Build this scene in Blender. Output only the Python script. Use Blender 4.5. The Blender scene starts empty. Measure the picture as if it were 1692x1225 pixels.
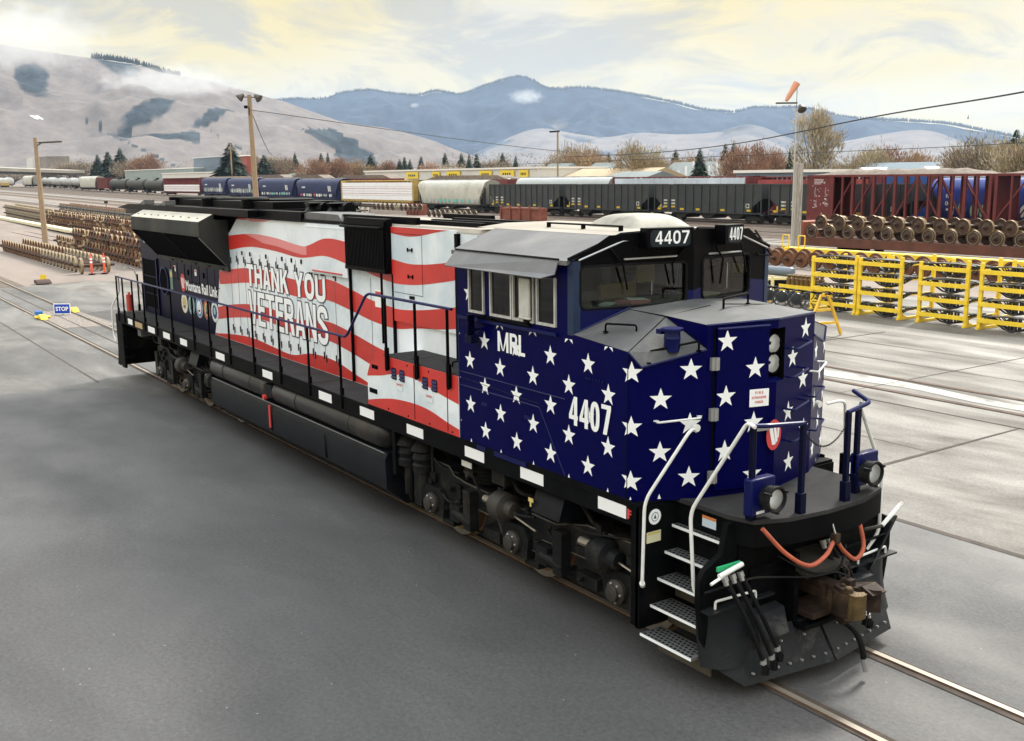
import bpy, math, random
from mathutils import Vector, Matrix
random.seed(7)
R = math.radians
S = bpy.context.scene
COL = S.collection
# ---------------------------------------------------------------- camera
cam_d = bpy.data.cameras.new('camera'); CAM = bpy.data.objects.new('camera', cam_d); COL.objects.link(CAM)
CP = Vector((30.998, -8.629, 5.177)); H_, P_, RO = 2.53963, 0.182025, -0.010959
fw = Vector((math.cos(P_)*math.cos(H_), math.cos(P_)*math.sin(H_), -math.sin(P_)))
rt = Vector((math.sin(H_), -math.cos(H_), 0)); up = rt.cross(fw)
r2 = math.cos(RO)*rt + math.sin(RO)*up; u2 = -math.sin(RO)*rt + math.cos(RO)*up
CAM.matrix_world = Matrix(((r2.x, u2.x, -fw.x, CP.x), (r2.y, u2.y, -fw.y, CP.y), (r2.z, u2.z, -fw.z, CP.z), (0, 0, 0, 1)))
cam_d.sensor_width = 36.0; cam_d.lens = 1738.0/1692*36; cam_d.clip_start = .1; cam_d.clip_end = 60000
S.camera = CAM
# ---------------------------------------------------------------- world: overcast sky with a warm break in the cloud
W = bpy.data.worlds.new('World'); S.world = W; W.use_nodes = True
nt = W.node_tree; nt.nodes.clear()
def N(t, **k):
    n = nt.nodes.new(t)
    for a, b in k.items():
        if a == 'ins':
            for i, v in b.items(): n.inputs[i].default_value = v
        else: setattr(n, a, b)
    return n
L_ = lambda a, b: nt.links.new(a, b)
SUN_EL, SUN_AZ = R(43), R(112)
sky = N('ShaderNodeTexSky', sky_type='NISHITA', sun_disc=False, sun_elevation=SUN_EL, sun_rotation=R(90)-SUN_AZ, altitude=900, air_density=1.0, dust_density=2.5, ozone_density=1.0)
tc = N('ShaderNodeTexCoord'); sx = N('ShaderNodeSeparateXYZ'); L_(tc.outputs['Generated'], sx.inputs[0])
zc = N('ShaderNodeMath', operation='MAXIMUM', ins={1: 0.0}); L_(sx.outputs['Z'], zc.inputs[0])
zp = N('ShaderNodeMath', operation='ADD', ins={1: 0.24}); L_(zc.outputs[0], zp.inputs[0])
dx = N('ShaderNodeMath', operation='DIVIDE'); L_(sx.outputs['X'], dx.inputs[0]); L_(zp.outputs[0], dx.inputs[1])
dy = N('ShaderNodeMath', operation='DIVIDE'); L_(sx.outputs['Y'], dy.inputs[0]); L_(zp.outputs[0], dy.inputs[1])
cv = N('ShaderNodeCombineXYZ'); L_(dx.outputs[0], cv.inputs[0]); L_(dy.outputs[0], cv.inputs[1])
def noise(scale, detail, rough, dist=0.0, w=None):
    n = N('ShaderNodeTexNoise', ins={'Scale': scale, 'Detail': detail, 'Roughness': rough, 'Distortion': dist}); L_(w or cv.outputs[0], n.inputs['Vector']); return n
def ramp(src, stops):
    r = N('ShaderNodeValToRGB'); L_(src, r.inputs[0]); e = r.color_ramp.elements
    while len(e) > len(stops): e.remove(e[-1])
    while len(e) < len(stops): e.new(1)
    for x, (p, c) in zip(e, stops): x.position = p; x.color = (*c, 1) if len(c) == 3 else c
    return r
def mixc(f, a, b, mode='MIX'):
    m = N('ShaderNodeMix', data_type='RGBA', blend_type=mode)
    if isinstance(f, float): m.inputs['Factor'].default_value = f
    else: L_(f, m.inputs['Factor'])
    for s, v in (('A', a), ('B', b)):
        k = [i for i in m.inputs if i.name == s and i.type == 'RGBA'][0]
        if isinstance(v, tuple): k.default_value = (*v, 1)
        else: L_(v, k)
    return [o for o in m.outputs if o.type == 'RGBA'][0]
n1 = noise(1.1, 6, .55, .4); n2 = noise(3.0, 9, .62, .6); n3 = noise(2.0, 10, .6, .8)
cream = ramp(n1.outputs[0], [(.38, (1.0, .79, .30)), (.50, (1.0, .83, .42)), (.66, (.97, .85, .58))])
soft = ramp(n2.outputs[0], [(.50, (0, 0, 0)), (.68, (.55, .55, .55))])
c1 = mixc(soft.outputs[0], cream.outputs[0], (.73, .69, .60))
# blue-grey cloud scraps, commoner towards the left-hand hill
lm = N('ShaderNodeMapRange', ins={1: -.3, 2: -.95, 3: 0, 4: .15}); L_(sx.outputs['X'], lm.inputs[0])
ad = N('ShaderNodeMath', operation='ADD'); L_(n3.outputs[0], ad.inputs[0]); L_(lm.outputs[0], ad.inputs[1])
scr = ramp(ad.outputs[0], [(.57, (0, 0, 0)), (.70, (.62, .62, .62))])
c2 = mixc(scr.outputs[0], c1, (.44, .44, .44))
hz = N('ShaderNodeMapRange', ins={1: .0, 2: .05, 3: .55, 4: 0}); L_(sx.outputs['Z'], hz.inputs[0])
c3 = mixc(hz.outputs[0], c2, (1.0, .82, .44))
# brighter overhead, where the cloud is thinnest
br = N('ShaderNodeMapRange', ins={1: .19, 2: .60, 3: .80, 4: 2.25}); L_(sx.outputs['Z'], br.inputs[0])
tm = N('ShaderNodeMapRange', ins={1: .25, 2: .6, 3: 0, 4: .95}); L_(sx.outputs['Z'], tm.inputs[0])
c4 = mixc(tm.outputs[0], c3, (.90, .96, 1.0))
vm = N('ShaderNodeVectorMath', operation='SCALE'); L_(c4, vm.inputs[0]); L_(br.outputs[0], vm.inputs['Scale'])
sk = N('ShaderNodeBackground', ins={1: .008}); L_(sky.outputs[0], sk.inputs[0])
cl = N('ShaderNodeBackground', ins={1: .92}); L_(vm.outputs[0], cl.inputs[0])
ads = N('ShaderNodeAddShader'); L_(sk.outputs[0], ads.inputs[0]); L_(cl.outputs[0], ads.inputs[1])
wo = N('ShaderNodeOutputWorld'); L_(ads.outputs[0], wo.inputs[0])
# ---------------------------------------------------------------- sun
sd = bpy.data.lights.new('sun', 'SUN'); sd.energy = 3.9; sd.angle = R(11); sd.color = (1, .95, .86)
SO = bpy.data.objects.new('sun', sd); COL.objects.link(SO)
SO.rotation_euler = Vector((-math.cos(SUN_EL)*math.cos(SUN_AZ), -math.cos(SUN_EL)*math.sin(SUN_AZ), -math.sin(SUN_EL))).to_track_quat('-Z', 'Y').to_euler()
S.view_settings.view_transform = 'Standard'; S.view_settings.look = 'None'; S.view_settings.exposure = .32; S.view_settings.gamma = 1
try: S.view_settings.use_curve_mapping = False
except Exception: pass
S.render.engine = 'CYCLES'; S.cycles.max_bounces = 6; S.cycles.volume_bounces = 2; S.cycles.transparent_max_bounces = 24
# ---------------------------------------------------------------- materials
MATS = {}
def mat(name, col, rough=.6, metal=0., var=.0, vs=6., bump=.0, bs=30., col2=None, c2pos=(.5, .62), coat=0., detail=6, v3=(1, 1, 1), emit=None, spec=.5):
    if name in MATS: return MATS[name]
    m = bpy.data.materials.new(name); m.use_nodes = True; MATS[name] = m
    t = m.node_tree; b = t.nodes['Principled BSDF']
    b.inputs['Roughness'].default_value = rough; b.inputs['Metallic'].default_value = metal; b.inputs['Coat Weight'].default_value = coat; b.inputs['Specular IOR Level'].default_value = spec
    b.inputs['Coat Roughness'].default_value = .08
    b.inputs['Base Color'].default_value = (*col, 1)
    if emit: b.inputs['Emission Color'].default_value = (*col, 1); b.inputs['Emission Strength'].default_value = emit
    if var or col2 or bump:
        co = t.nodes.new('ShaderNodeTexCoord'); mp = t.nodes.new('ShaderNodeMapping'); mp.inputs['Scale'].default_value = v3
        t.links.new(co.outputs['Object'], mp.inputs[0])
        n = t.nodes.new('ShaderNodeTexNoise'); n.inputs['Scale'].default_value = vs; n.inputs['Detail'].default_value = detail; n.inputs['Roughness'].default_value = .62
        t.links.new(mp.outputs[0], n.inputs['Vector'])
        src = None
        if var:
            mr = t.nodes.new('ShaderNodeMapRange'); mr.inputs[1].default_value = .3; mr.inputs[2].default_value = .7; mr.inputs[3].default_value = 1-var; mr.inputs[4].default_value = 1+var
            t.links.new(n.outputs[0], mr.inputs[0])
            v = t.nodes.new('ShaderNodeVectorMath'); v.operation = 'SCALE'; v.inputs[0].default_value = col; t.links.new(mr.outputs[0], v.inputs['Scale']); src = v.outputs[0]
        if col2:
            n2 = t.nodes.new('ShaderNodeTexNoise'); n2.inputs['Scale'].default_value = vs*.43; n2.inputs['Detail'].default_value = 8; n2.inputs['Roughness'].default_value = .68; n2.inputs['Distortion'].default_value = .5
            t.links.new(mp.outputs[0], n2.inputs['Vector'])
            cr = t.nodes.new('ShaderNodeMapRange'); cr.inputs[1].default_value = c2pos[0]; cr.inputs[2].default_value = c2pos[1]; t.links.new(n2.outputs[0], cr.inputs[0])
            mx = t.nodes.new('ShaderNodeMix'); mx.data_type = 'RGBA'; t.links.new(cr.outputs[0], mx.inputs['Factor'])
            if src: t.links.new(src, mx.inputs[6])
            else: mx.inputs[6].default_value = (*col, 1)
            mx.inputs[7].default_value = (*col2, 1); src = mx.outputs[2]
        if src: t.links.new(src, b.inputs['Base Color'])
        if bump:
            nb = t.nodes.new('ShaderNodeTexNoise'); nb.inputs['Scale'].default_value = bs; nb.inputs['Detail'].default_value = 5
            t.links.new(co.outputs['Object'], nb.inputs['Vector'])
            bp = t.nodes.new('ShaderNodeBump'); bp.inputs['Strength'].default_value = bump; bp.inputs['Distance'].default_value = .02
            t.links.new(nb.outputs[0], bp.inputs['Height']); t.links.new(bp.outputs[0], b.inputs['Normal'])
    return m
def glassmat(name, tint, gl=.1):
    m = bpy.data.materials.new(name); m.use_nodes = True; t = m.node_tree; t.nodes.clear()
    tr = t.nodes.new('ShaderNodeBsdfTransparent'); tr.inputs[0].default_value = (*tint, 1)
    g = t.nodes.new('ShaderNodeBsdfGlossy'); g.inputs['Roughness'].default_value = .02
    lw = t.nodes.new('ShaderNodeFresnel'); lw.inputs[0].default_value = 1.5
    mx = t.nodes.new('ShaderNodeMixShader'); o = t.nodes.new('ShaderNodeOutputMaterial')
    t.links.new(lw.outputs[0], mx.inputs[0]); t.links.new(tr.outputs[0], mx.inputs[1]); t.links.new(g.outputs[0], mx.inputs[2]); t.links.new(mx.outputs[0], o.inputs[0])
    return m
# ---------------------------------------------------------------- mesh builder
def tag(o, label=None, cat=None, group=None, kind=None):
    if label: o['label'] = label
    if cat: o['category'] = cat
    if group: o['group'] = group
    if kind: o['kind'] = kind
    return o
WPOS = {}
FONTS = {}
def textmesh(s, off=0.0, spacing=1.0):
    k = (s, off, spacing)
    if k in FONTS: return FONTS[k]
    c = bpy.data.curves.new('t', 'FONT'); c.body = s; c.offset = off; c.space_character = spacing; c.resolution_u = 3; c.align_x = 'LEFT'
    o = bpy.data.objects.new('t', c); COL.objects.link(o)
    bpy.context.view_layer.update()
    me = bpy.data.meshes.new_from_object(o.evaluated_get(bpy.context.evaluated_depsgraph_get()))
    vs = [tuple(v.co) for v in me.vertices]; fs = [tuple(p.vertices) for p in me.polygons]
    bpy.data.objects.remove(o); bpy.data.curves.remove(c); bpy.data.meshes.remove(me)
    x0 = min(v[0] for v in vs); x1 = max(v[0] for v in vs); y0 = min(v[1] for v in vs); y1 = max(v[1] for v in vs)
    FONTS[k] = (vs, fs, x0, x1, y0, y1); return FONTS[k]
def star_pts(r): return [(r*(1 if i % 2 == 0 else .40)*math.sin(math.pi*i/5), r*(1 if i % 2 == 0 else .40)*math.cos(math.pi*i/5)) for i in range(10)]
def clip(poly, x0, x1, y0, y1):
    for ax, lim, sg in ((0, x0, 1), (0, x1, -1), (1, y0, 1), (1, y1, -1)):
        out = []
        for i in range(len(poly)):
            a, b = poly[i-1], poly[i]; da = (a[ax]-lim)*sg; db = (b[ax]-lim)*sg
            if (da >= 0) != (db >= 0):
                t = da/(da-db); out.append((a[0]+t*(b[0]-a[0]), a[1]+t*(b[1]-a[1])))
            if db >= 0: out.append(b)
        poly = out
        if len(poly) < 3: return []
    return poly
class MB:
    def __init__(s, flip=False): s.v = []; s.f = []; s.m = []; s.flip = flip
    def add(s, vs, fs, mi=0):
        o = len(s.v)
        if s.flip: s.v += [(a, -b, c) for a, b, c in vs]; s.f += [tuple(reversed([i+o for i in f])) for f in fs]
        else: s.v += [tuple(v) for v in vs]; s.f += [tuple(i+o for i in f) for f in fs]
        s.m += [mi]*len(fs); return s
    def box(s, x0, x1, y0, y1, z0, z1, mi=0):
        return s.add([(x0, y0, z0), (x1, y0, z0), (x1, y1, z0), (x0, y1, z0), (x0, y0, z1), (x1, y0, z1), (x1, y1, z1), (x0, y1, z1)],
                     [(0, 3, 2, 1), (4, 5, 6, 7), (0, 1, 5, 4), (1, 2, 6, 5), (2, 3, 7, 6), (3, 0, 4, 7)], mi)
    def obox(s, c, size, ux, uz, mi=0):
        ux = Vector(ux).normalized(); uz = Vector(uz); uz = (uz-ux*uz.dot(ux)).normalized(); uy = uz.cross(ux); c = Vector(c)
        vs = [c+ux*size[0]/2*a+uy*size[1]/2*b+uz*size[2]/2*d for d in (-1, 1) for a, b in ((-1, -1), (1, -1), (1, 1), (-1, 1))]
        return s.add(vs, [(0, 3, 2, 1), (4, 5, 6, 7), (0, 1, 5, 4), (1, 2, 6, 5), (2, 3, 7, 6), (3, 0, 4, 7)], mi)
    def prism(s, pts, a, b, ax='y', mi=0, mic=None):
        def P(p, h): return (h, p[0], p[1]) if ax == 'x' else (p[0], h, p[1]) if ax == 'y' else (p[0], p[1], h)
        n = len(pts); ar = sum(pts[i-1][0]*pts[i][1]-pts[i][0]*pts[i-1][1] for i in range(n))
        if (ar < 0): pts = pts[::-1]
        if ax == 'y': pts = pts[::-1]
        vs = [P(p, min(a, b)) for p in pts]+[P(p, max(a, b)) for p in pts]
        s.add(vs, [(i, (i+1) % n, (i+1) % n+n, i+n) for i in range(n)], mi)
        return s.add(vs, [tuple(reversed(range(n))), tuple(range(n, 2*n))], mi if mic is None else mic)
    def quad(s, pts, mi=0): return s.add(pts, [tuple(range(len(pts)))], mi)
    def sheet(s, pts, th, mi=0):
        a = [Vector(p) for p in pts]; n = (a[1]-a[0]).cross(a[2]-a[0]).normalized(); k = len(a)
        vs = a+[p-n*th for p in a]
        return s.add(vs, [tuple(range(k)), tuple(reversed(range(k, 2*k)))]+[(i+k, (i+1) % k+k, (i+1) % k, i) for i in range(k)], mi)
    def ring(s, c, d, r, n, ph=0):
        d = Vector(d).normalized(); a = Vector((0, 0, 1)) if abs(d.z) < .9 else Vector((1, 0, 0)); u = d.cross(a).normalized(); w = d.cross(u)
        return [Vector(c)+u*r*math.cos(2*math.pi*i/n+ph)+w*r*math.sin(2*math.pi*i/n+ph) for i in range(n)]
    def lathe(s, prof, c, d, n=16, mi=0, caps=True):
        d = Vector(d).normalized(); c = Vector(c); vs = []; fs = []
        for r, h in prof: vs += s.ring(c+d*h, d, max(r, 1e-4), n)
        for k in range(len(prof)-1):
            for i in range(n): j = (i+1) % n; fs.append((k*n+i, k*n+j, (k+1)*n+j, (k+1)*n+i))
        if caps: fs.append(tuple(reversed(range(n)))); fs.append(tuple(range((len(prof)-1)*n, len(prof)*n)))
        return s.add(vs, fs, mi)
    def cyl(s, a, b, r, r1=None, n=12, mi=0):
        a = Vector(a); b = Vector(b); return s.lathe([(r, 0), (r if r1 is None else r1, (b-a).length)], a, b-a, n, mi)
    def tube(s, path, r, n=6, mi=0):
        p = [Vector(q) for q in path]; vs = []; fs = []; m = len(p)
        d0 = (p[1]-p[0]).normalized(); a = Vector((0, 0, 1)) if abs(d0.z) < .9 else Vector((1, 0, 0)); u = d0.cross(a).normalized()
        for k in range(m):
            d = (p[min(k+1, m-1)]-p[max(k-1, 0)]).normalized(); u = (u-d*u.dot(d)).normalized(); w = d.cross(u)
            rr = r[k] if isinstance(r, (list, tuple)) else r
            vs += [p[k]+u*rr*math.cos(2*math.pi*i/n)+w*rr*math.sin(2*math.pi*i/n) for i in range(n)]
        for k in range(m-1):
            for i in range(n): j = (i+1) % n; fs.append((k*n+i, k*n+j, (k+1)*n+j, (k+1)*n+i))
        fs.append(tuple(reversed(range(n)))); fs.append(tuple(range((m-1)*n, m*n)))
        return s.add(vs, fs, mi)
    def ell(s, c, rx, ry, rz, nu=12, nv=8, mi=0, jit=0.):
        vs = []; fs = []; c = Vector(c)
        for j in range(nv+1):
            t = math.pi*j/nv
            for i in range(nu):
                a = 2*math.pi*i/nu; k = 1+random.uniform(-jit, jit) if jit else 1
                vs.append(c+Vector((rx*math.sin(t)*math.cos(a)*k, ry*math.sin(t)*math.sin(a)*k, rz*math.cos(t)*k)))
        for j in range(nv):
            for i in range(nu): k = (i+1) % nu; fs.append((j*nu+i, (j+1)*nu+i, (j+1)*nu+k, j*nu+k))
        return s.add(vs, fs, mi)
    def text(s, t, o, ux, uz, w, h, mi=0, off=0., spacing=1.0):
        vs, fs, x0, x1, y0, y1 = textmesh(t, off, spacing); o = Vector(o); ux = Vector(ux); uz = Vector(uz)
        return s.add([o+ux*((x-x0)/(x1-x0)*w)+uz*((y-y0)/(y1-y0)*h) for x, y, z in vs], fs, mi)
    def ribbon(s, P, t, closed=False):
        n = len(P); out = []
        for i in range(n):
            a = P[i-1] if (i or closed) else P[0]; b = P[(i+1) % n] if (i < n-1 or closed) else P[-1]
            dx, dy = b[0]-a[0], b[1]-a[1]; l = math.hypot(dx, dy) or 1; out.append(((P[i][0]-dy/l*t/2, P[i][1]+dx/l*t/2), (P[i][0]+dy/l*t/2, P[i][1]-dx/l*t/2)))
        return [[out[i][0], out[i][1], out[(i+1) % n][1], out[(i+1) % n][0]] for i in range(n if closed else n-1)]
    def glyph(s, c, w, h, t):
        bx = lambda x0, x1, y0, y1: [(x0, y0), (x1, y0), (x1, y1), (x0, y1)]; m = w/2; v = t*.86
        ov = lambda cx, cy, rx, ry, a0, a1, k=10: [(cx+rx*math.copysign(abs(math.cos(R(a)))**.8, math.cos(R(a))), cy+ry*math.copysign(abs(math.sin(R(a)))**.8, math.sin(R(a)))) for a in [a0+(a1-a0)*i/k for i in range(k+1)]]
        L, Rr = bx(0, t, 0, h), bx(w-t, w, 0, h)
        if c == 'T': return [bx(0, w, h-v, h), bx(m-t/2, m+t/2, 0, h-v)]
        if c == 'H': return [L, Rr, bx(t, w-t, h*.43, h*.43+v)]
        if c == 'A': return [[(0, 0), (t*1.05, 0), (m+t*.1, h), (m-t*.62, h)], [(w-t*1.05, 0), (w, 0), (m+t*.62, h), (m-t*.1, h)], bx(w*.24, w*.76, h*.2, h*.2+v*.9)]
        if c == 'V': return [[(0, h), (m-t*.62, 0), (m+t*.1, 0), (t*1.05, h)], [(w, h), (w-t*1.05, h), (m-t*.1, 0), (m+t*.62, 0)]]
        if c == 'N': return [L, Rr, [(t, h), (t*.2, h), (w-t, 0), (w-t*.2, 0)]]
        if c == 'M': return [L, Rr, [(t, h), (t*.9, h*.55), (m-t*.35, h*.05), (m, h*.05)], [(w-t, h), (m, h*.05), (m+t*.35, h*.05), (w-t*.9, h*.55)]]
        if c == 'K': return [L, [(t, h*.34), (w, h), (w-t*1.15, h), (t, h*.58)], [(t*1.15, h*.52), (w-t*1.1, 0), (w+t*.06, 0), (t*1.9, h*.70)]]
        if c == 'Y': return [[(0, h), (m-t/2, h*.42), (m+t/2, h*.42), (t*1.1, h)], [(w, h), (w-t*1.1, h), (m-t/2, h*.42), (m+t/2, h*.42)], bx(m-t/2, m+t/2, 0, h*.42)]
        if c == 'E': return [L, bx(t, w, 0, v), bx(t, w*.93, h*.44, h*.44+v), bx(t, w, h-v, h)]
        if c == 'L': return [L, bx(t, w, 0, v)]
        if c in 'O0': return s.ribbon(ov(m, h/2, m-t/2, h/2-v/2, 0, 360, 28)[:-1], t, True)
        if c == 'U': return [bx(0, t, h*.32, h), bx(w-t, w, h*.32, h)]+s.ribbon(ov(m, h*.32, m-t/2, h*.32-v/2, 180, 360, 14), t)
        if c == 'R': return [L]+s.ribbon([(t, h-v/2), (w*.55, h-v/2)]+ov(w*.55, h*.72, w*.45-t/2, h*.28-v/2, 80, -80, 10)+[(w*.55, h*.44+v/2), (t, h*.44+v/2)], v)+[[(w*.48, h*.46), (w-t*1.05, 0), (w+t*.05, 0), (w*.88, h*.46)]]
        if c == 'S': return s.ribbon(ov(m, h*.73, m-t/2, h*.27-v/2, -5, 205, 12)+[(m-w*.1, h*.56), (m+w*.12, h*.47)]+ov(m, h*.28, m-t/2, h*.28-v/2, 25, -175, 12), t*.95)
        if c == '4': return [bx(w*.56, w*.56+t, 0, h), bx(0, w*.56, h*.2, h*.2+v), bx(w*.56+t, w, h*.2, h*.2+v), [(0, h*.2+v), (t*.95, h*.2+v), (w*.56, h*.80), (w*.56, h)]]
        if c == '7': return [bx(0, w, h-v, h), [(w*.18, 0), (w*.18+t*1.1, 0), (w, h-v), (w-t*1.1, h-v)]]
        return []
    def bold(s, txt, o, ux, uz, w, h, t, gap, mi=0, line=None, lmi=1, nrm=None, narrow=''):
        o = Vector(o); ux = Vector(ux); uz = Vector(uz); nrm = Vector(nrm) if nrm else ux.cross(uz); n = len(txt); WD = {'M': 1.45, 'L': .8}; gw = lambda c: .85 if c in narrow else WD.get(c, 1); tot = sum(gw(c) for c in txt); cw = (w-gap*(n-1))/tot; x = 0; k = 0
        for c in txt:
            g = cw*gw(c); ps = s.glyph(c, g, h, t)
            for p in ps:
                if line:
                    for i in range(len(p)):
                        a, b = p[i-1], p[i]; dx, dy = b[0]-a[0], b[1]-a[1]; l = math.hypot(dx, dy)
                        if l < 1e-6: continue
                        dx, dy = dx/l*line, dy/l*line; k += 1
                        s.quad([o+ux*(x+q[0])+uz*q[1]+nrm*(.0002*(k % 7)) for q in ((a[0]-dx+dy, a[1]-dy-dx), (b[0]+dx+dy, b[1]+dy-dx), (b[0]+dx-dy, b[1]+dy+dx), (a[0]-dx-dy, a[1]-dy+dx))], lmi)
            for q_, p in enumerate(ps): s.quad([o+ux*(x+q[0])+uz*q[1]+nrm*(.003+.0002*(q_ % 5)) for q in p], mi)
            x += g+gap
        return s
    def star(s, o, ux, uz, cx, cz, r, mi, cl=None):
        p = star_pts(r); o = Vector(o); ux = Vector(ux); uz = Vector(uz)
        for i in range(10):
            tri = [(cx, cz), (cx+p[i][0], cz+p[i][1]), (cx+p[i-1][0], cz+p[i-1][1])]
            if cl: tri = clip(tri, *cl)
            if len(tri) > 2: s.add([o+ux*a+uz*b for a, b in tri], [tuple(range(len(tri)))], mi)
        return s
    def disc(s, o, ux, uz, rx, rz, mi=0, n=20):
        o = Vector(o); ux = Vector(ux); uz = Vector(uz)
        return s.quad([o+ux*rx*math.cos(2*math.pi*i/n)+uz*rz*math.sin(2*math.pi*i/n) for i in range(n)], mi)
    def build(s, name, mats, parent=None, label=None, smooth=35, bevel=0, loc=None, **k):
        if not isinstance(mats, (list, tuple)): mats = [mats]
        if s.v:
            c = Vector([(min(v[i] for v in s.v)+max(v[i] for v in s.v))/2 for i in range(3)]) if loc is None else Vector(loc)
        else: c = Vector((0, 0, 0))
        me = bpy.data.meshes.new(name); me.from_pydata([Vector(v)-c for v in s.v], [], s.f)
        for m in mats: me.materials.append(m)
        me.polygons.foreach_set('material_index', s.m)
        if smooth:
            me.polygons.foreach_set('use_smooth', [True]*len(s.f)); me.set_sharp_from_angle(angle=R(smooth))
        me.update()
        o = bpy.data.objects.new(name, me); COL.objects.link(o)
        if parent: o.parent = parent; o.location = c-WPOS[parent.name]
        else: o.location = c
        WPOS[o.name] = c
        if bevel:
            b = o.modifiers.new('bevel', 'BEVEL'); b.width = bevel; b.segments = 2; b.limit_method = 'ANGLE'; b.angle_limit = R(40)
        return tag(o, label, **k)
def empty(name, loc, label, cat, group=None, rz=0):
    o = bpy.data.objects.new(name, None); COL.objects.link(o); o.location = loc; o.rotation_euler = (0, 0, rz); o.empty_display_size = .2
    WPOS[o.name] = Vector(loc); return tag(o, label, cat, group)
def copy_tree(o, parent=None, loc=None, rz=None, label=None, group=None):
    c = o.copy(); COL.objects.link(c)
    if parent: c.parent = parent
    for ch in o.children: copy_tree(ch, c)
    if loc is not None: c.location = loc
    if rz is not None: c.rotation_euler = (0, 0, rz)
    if label: c['label'] = label
    if group: c['group'] = group
    return c
def wpos_fix(o, p): WPOS[o.name] = Vector(p)
X, Y, Z = Vector((1, 0, 0)), Vector((0, 1, 0)), Vector((0, 0, 1))
def rrect(x0, x1, y0, y1, r, k=4):
    out = []
    for cx, cy, a0 in ((x1-r, y1-r, 0), (x0+r, y1-r, 90), (x0+r, y0+r, 180), (x1-r, y0+r, 270)):
        out += [(cx+r*math.cos(R(a0+90*i/k)), cy+r*math.sin(R(a0+90*i/k))) for i in range(k+1)]
    return out
def rayhit(poly, c, a):
    dx, dy = math.cos(a), math.sin(a); best = None
    for i in range(len(poly)):
        p, q = poly[i-1], poly[i]; ex, ey = q[0]-p[0], q[1]-p[1]; den = dx*ey-dy*ex
        if abs(den) < 1e-12: continue
        t = ((p[0]-c[0])*ey-(p[1]-c[1])*ex)/den; u = ((p[0]-c[0])*dy-(p[1]-c[1])*dx)/den
        if t > 0 and -1e-6 <= u <= 1+1e-6 and (best is None or t < best): best = t
    return (c[0]+dx*best, c[1]+dy*best)
def holeplate(mb, outer, inner, fn, mi=0, depth=.04, nrm=None):
    c = (sum(p[0] for p in inner)/len(inner), sum(p[1] for p in inner)/len(inner))
    an = sorted(set([round(math.atan2(p[1]-c[1], p[0]-c[0]), 5) for p in inner+outer]))
    n = len(an); I = [rayhit(inner, c, a) for a in an]; O = [rayhit(outer, c, a) for a in an]
    vs = [fn(*p) for p in I]+[fn(*p) for p in O]
    mb.add(vs, [(i, n+i, n+(i+1) % n, (i+1) % n) for i in range(n)], mi)
    if nrm is not None:
        vs = [fn(*p) for p in I]+[Vector(fn(*p))-Vector(nrm)*depth for p in I]
        mb.add(vs, [(i, (i+1) % n, n+(i+1) % n, n+i) for i in range(n)], mi)
def arc(pts, r, k=4):
    """round the corners of a polyline"""
    p = [Vector(q) for q in pts]; out = [p[0]]
    for i in range(1, len(p)-1):
        a = (p[i-1]-p[i]); b = (p[i+1]-p[i]); rr = min(r, a.length*.45, b.length*.45); s = p[i]+a.normalized()*rr; e = p[i]+b.normalized()*rr
        for j in range(k+1):
            t = j/k; out.append(s*(1-t)**2+p[i]*2*t*(1-t)+e*t*t)
    out.append(p[-1]); return out
# ---------------------------------------------------------------- palette
NAVY = mat('navy vinyl wrap', (.0009, .0010, .050), .34, coat=.0, spec=.06, var=.12, vs=1.5)
NAVYD = mat('dark navy paint', (.002, .003, .020), .4, var=.3, vs=3, coat=.0, spec=.10)
BLUEP = mat('blue paint', (.0016, .004, .062), .35, coat=.0, spec=.22)
RED = mat('red wrap', (.58, .032, .024), .4, var=.10, vs=.5, coat=.05, col2=(.40, .018, .015), c2pos=(.46, .66), detail=2)
WHITE = mat('white wrap', (.80, .84, .88), .38, var=.03, vs=1.2, coat=.1, col2=(.54, .63, .69), c2pos=(.44, .64), detail=2)
PURE = mat('white vinyl', (.88, .89, .90), .45)
BLACK = mat('black frame paint', (.0035, .0038, .0045), .55, spec=.05, var=.5, vs=4, col2=(.022, .019, .016), c2pos=(.58, .80))
BLACKG = mat('black gloss paint', (.0018, .0018, .0028), .4, coat=.0, spec=.06)
DECK = mat('dark walkway plate', (.034, .033, .034), .85, spec=.12, var=.25, vs=2.0, bump=.25, bs=60)
ROOFG = mat('grey weathered roof paint', (.115, .113, .116), .5, spec=.3, var=.22, vs=1.6, col2=(.19, .18, .17), c2pos=(.5, .75), bump=.08)
ROOFC = mat('dusty cream roof', (.28, .245, .20), .7, var=.25, vs=1.4, col2=(.22, .20, .18), c2pos=(.55, .75), v3=(.4, 1.5, 1))
NOSEG = mat('grey anti-glare nose top', (.075, .076, .078), .6, spec=.25, var=.28, vs=1.5, col2=(.17, .16, .15), c2pos=(.52, .72), bump=.15, bs=40)
GRIME = mat('grimy truck steel', (.0085, .009, .0098), .55, spec=.12, var=.5, vs=3, col2=(.042, .036, .028), c2pos=(.5, .72), bump=.3, bs=25)
BRONZE = mat('oily bronze dust', (.026, .022, .017), .65, var=.4, vs=5, bump=.3)
TREAD = mat('polished wheel tread', (.30, .27, .23), .35, .8, var=.3, vs=4)
WRUST = mat('worn wheel rust', (.15, .085, .045), .7, var=.4, vs=5)
STEEL = mat('bright steel', (.38, .38, .38), .4, .6)
WPAINT = mat('scuffed white paint', (.72, .72, .70), .5, var=.1, vs=8, col2=(.22, .16, .11), c2pos=(.58, .70))
REFL = mat('white reflective tape', (.85, .85, .86), .4)
LENS = glassmat('lamp glass', (.9, .92, .95))
REFLECTOR = mat('lamp reflector', (.95, .95, .95), .55, .0)  # matt white stands in for sky mirrored in the unlit bowls
WING = glassmat('tinted cab glass', (.36, .43, .39))
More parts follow.
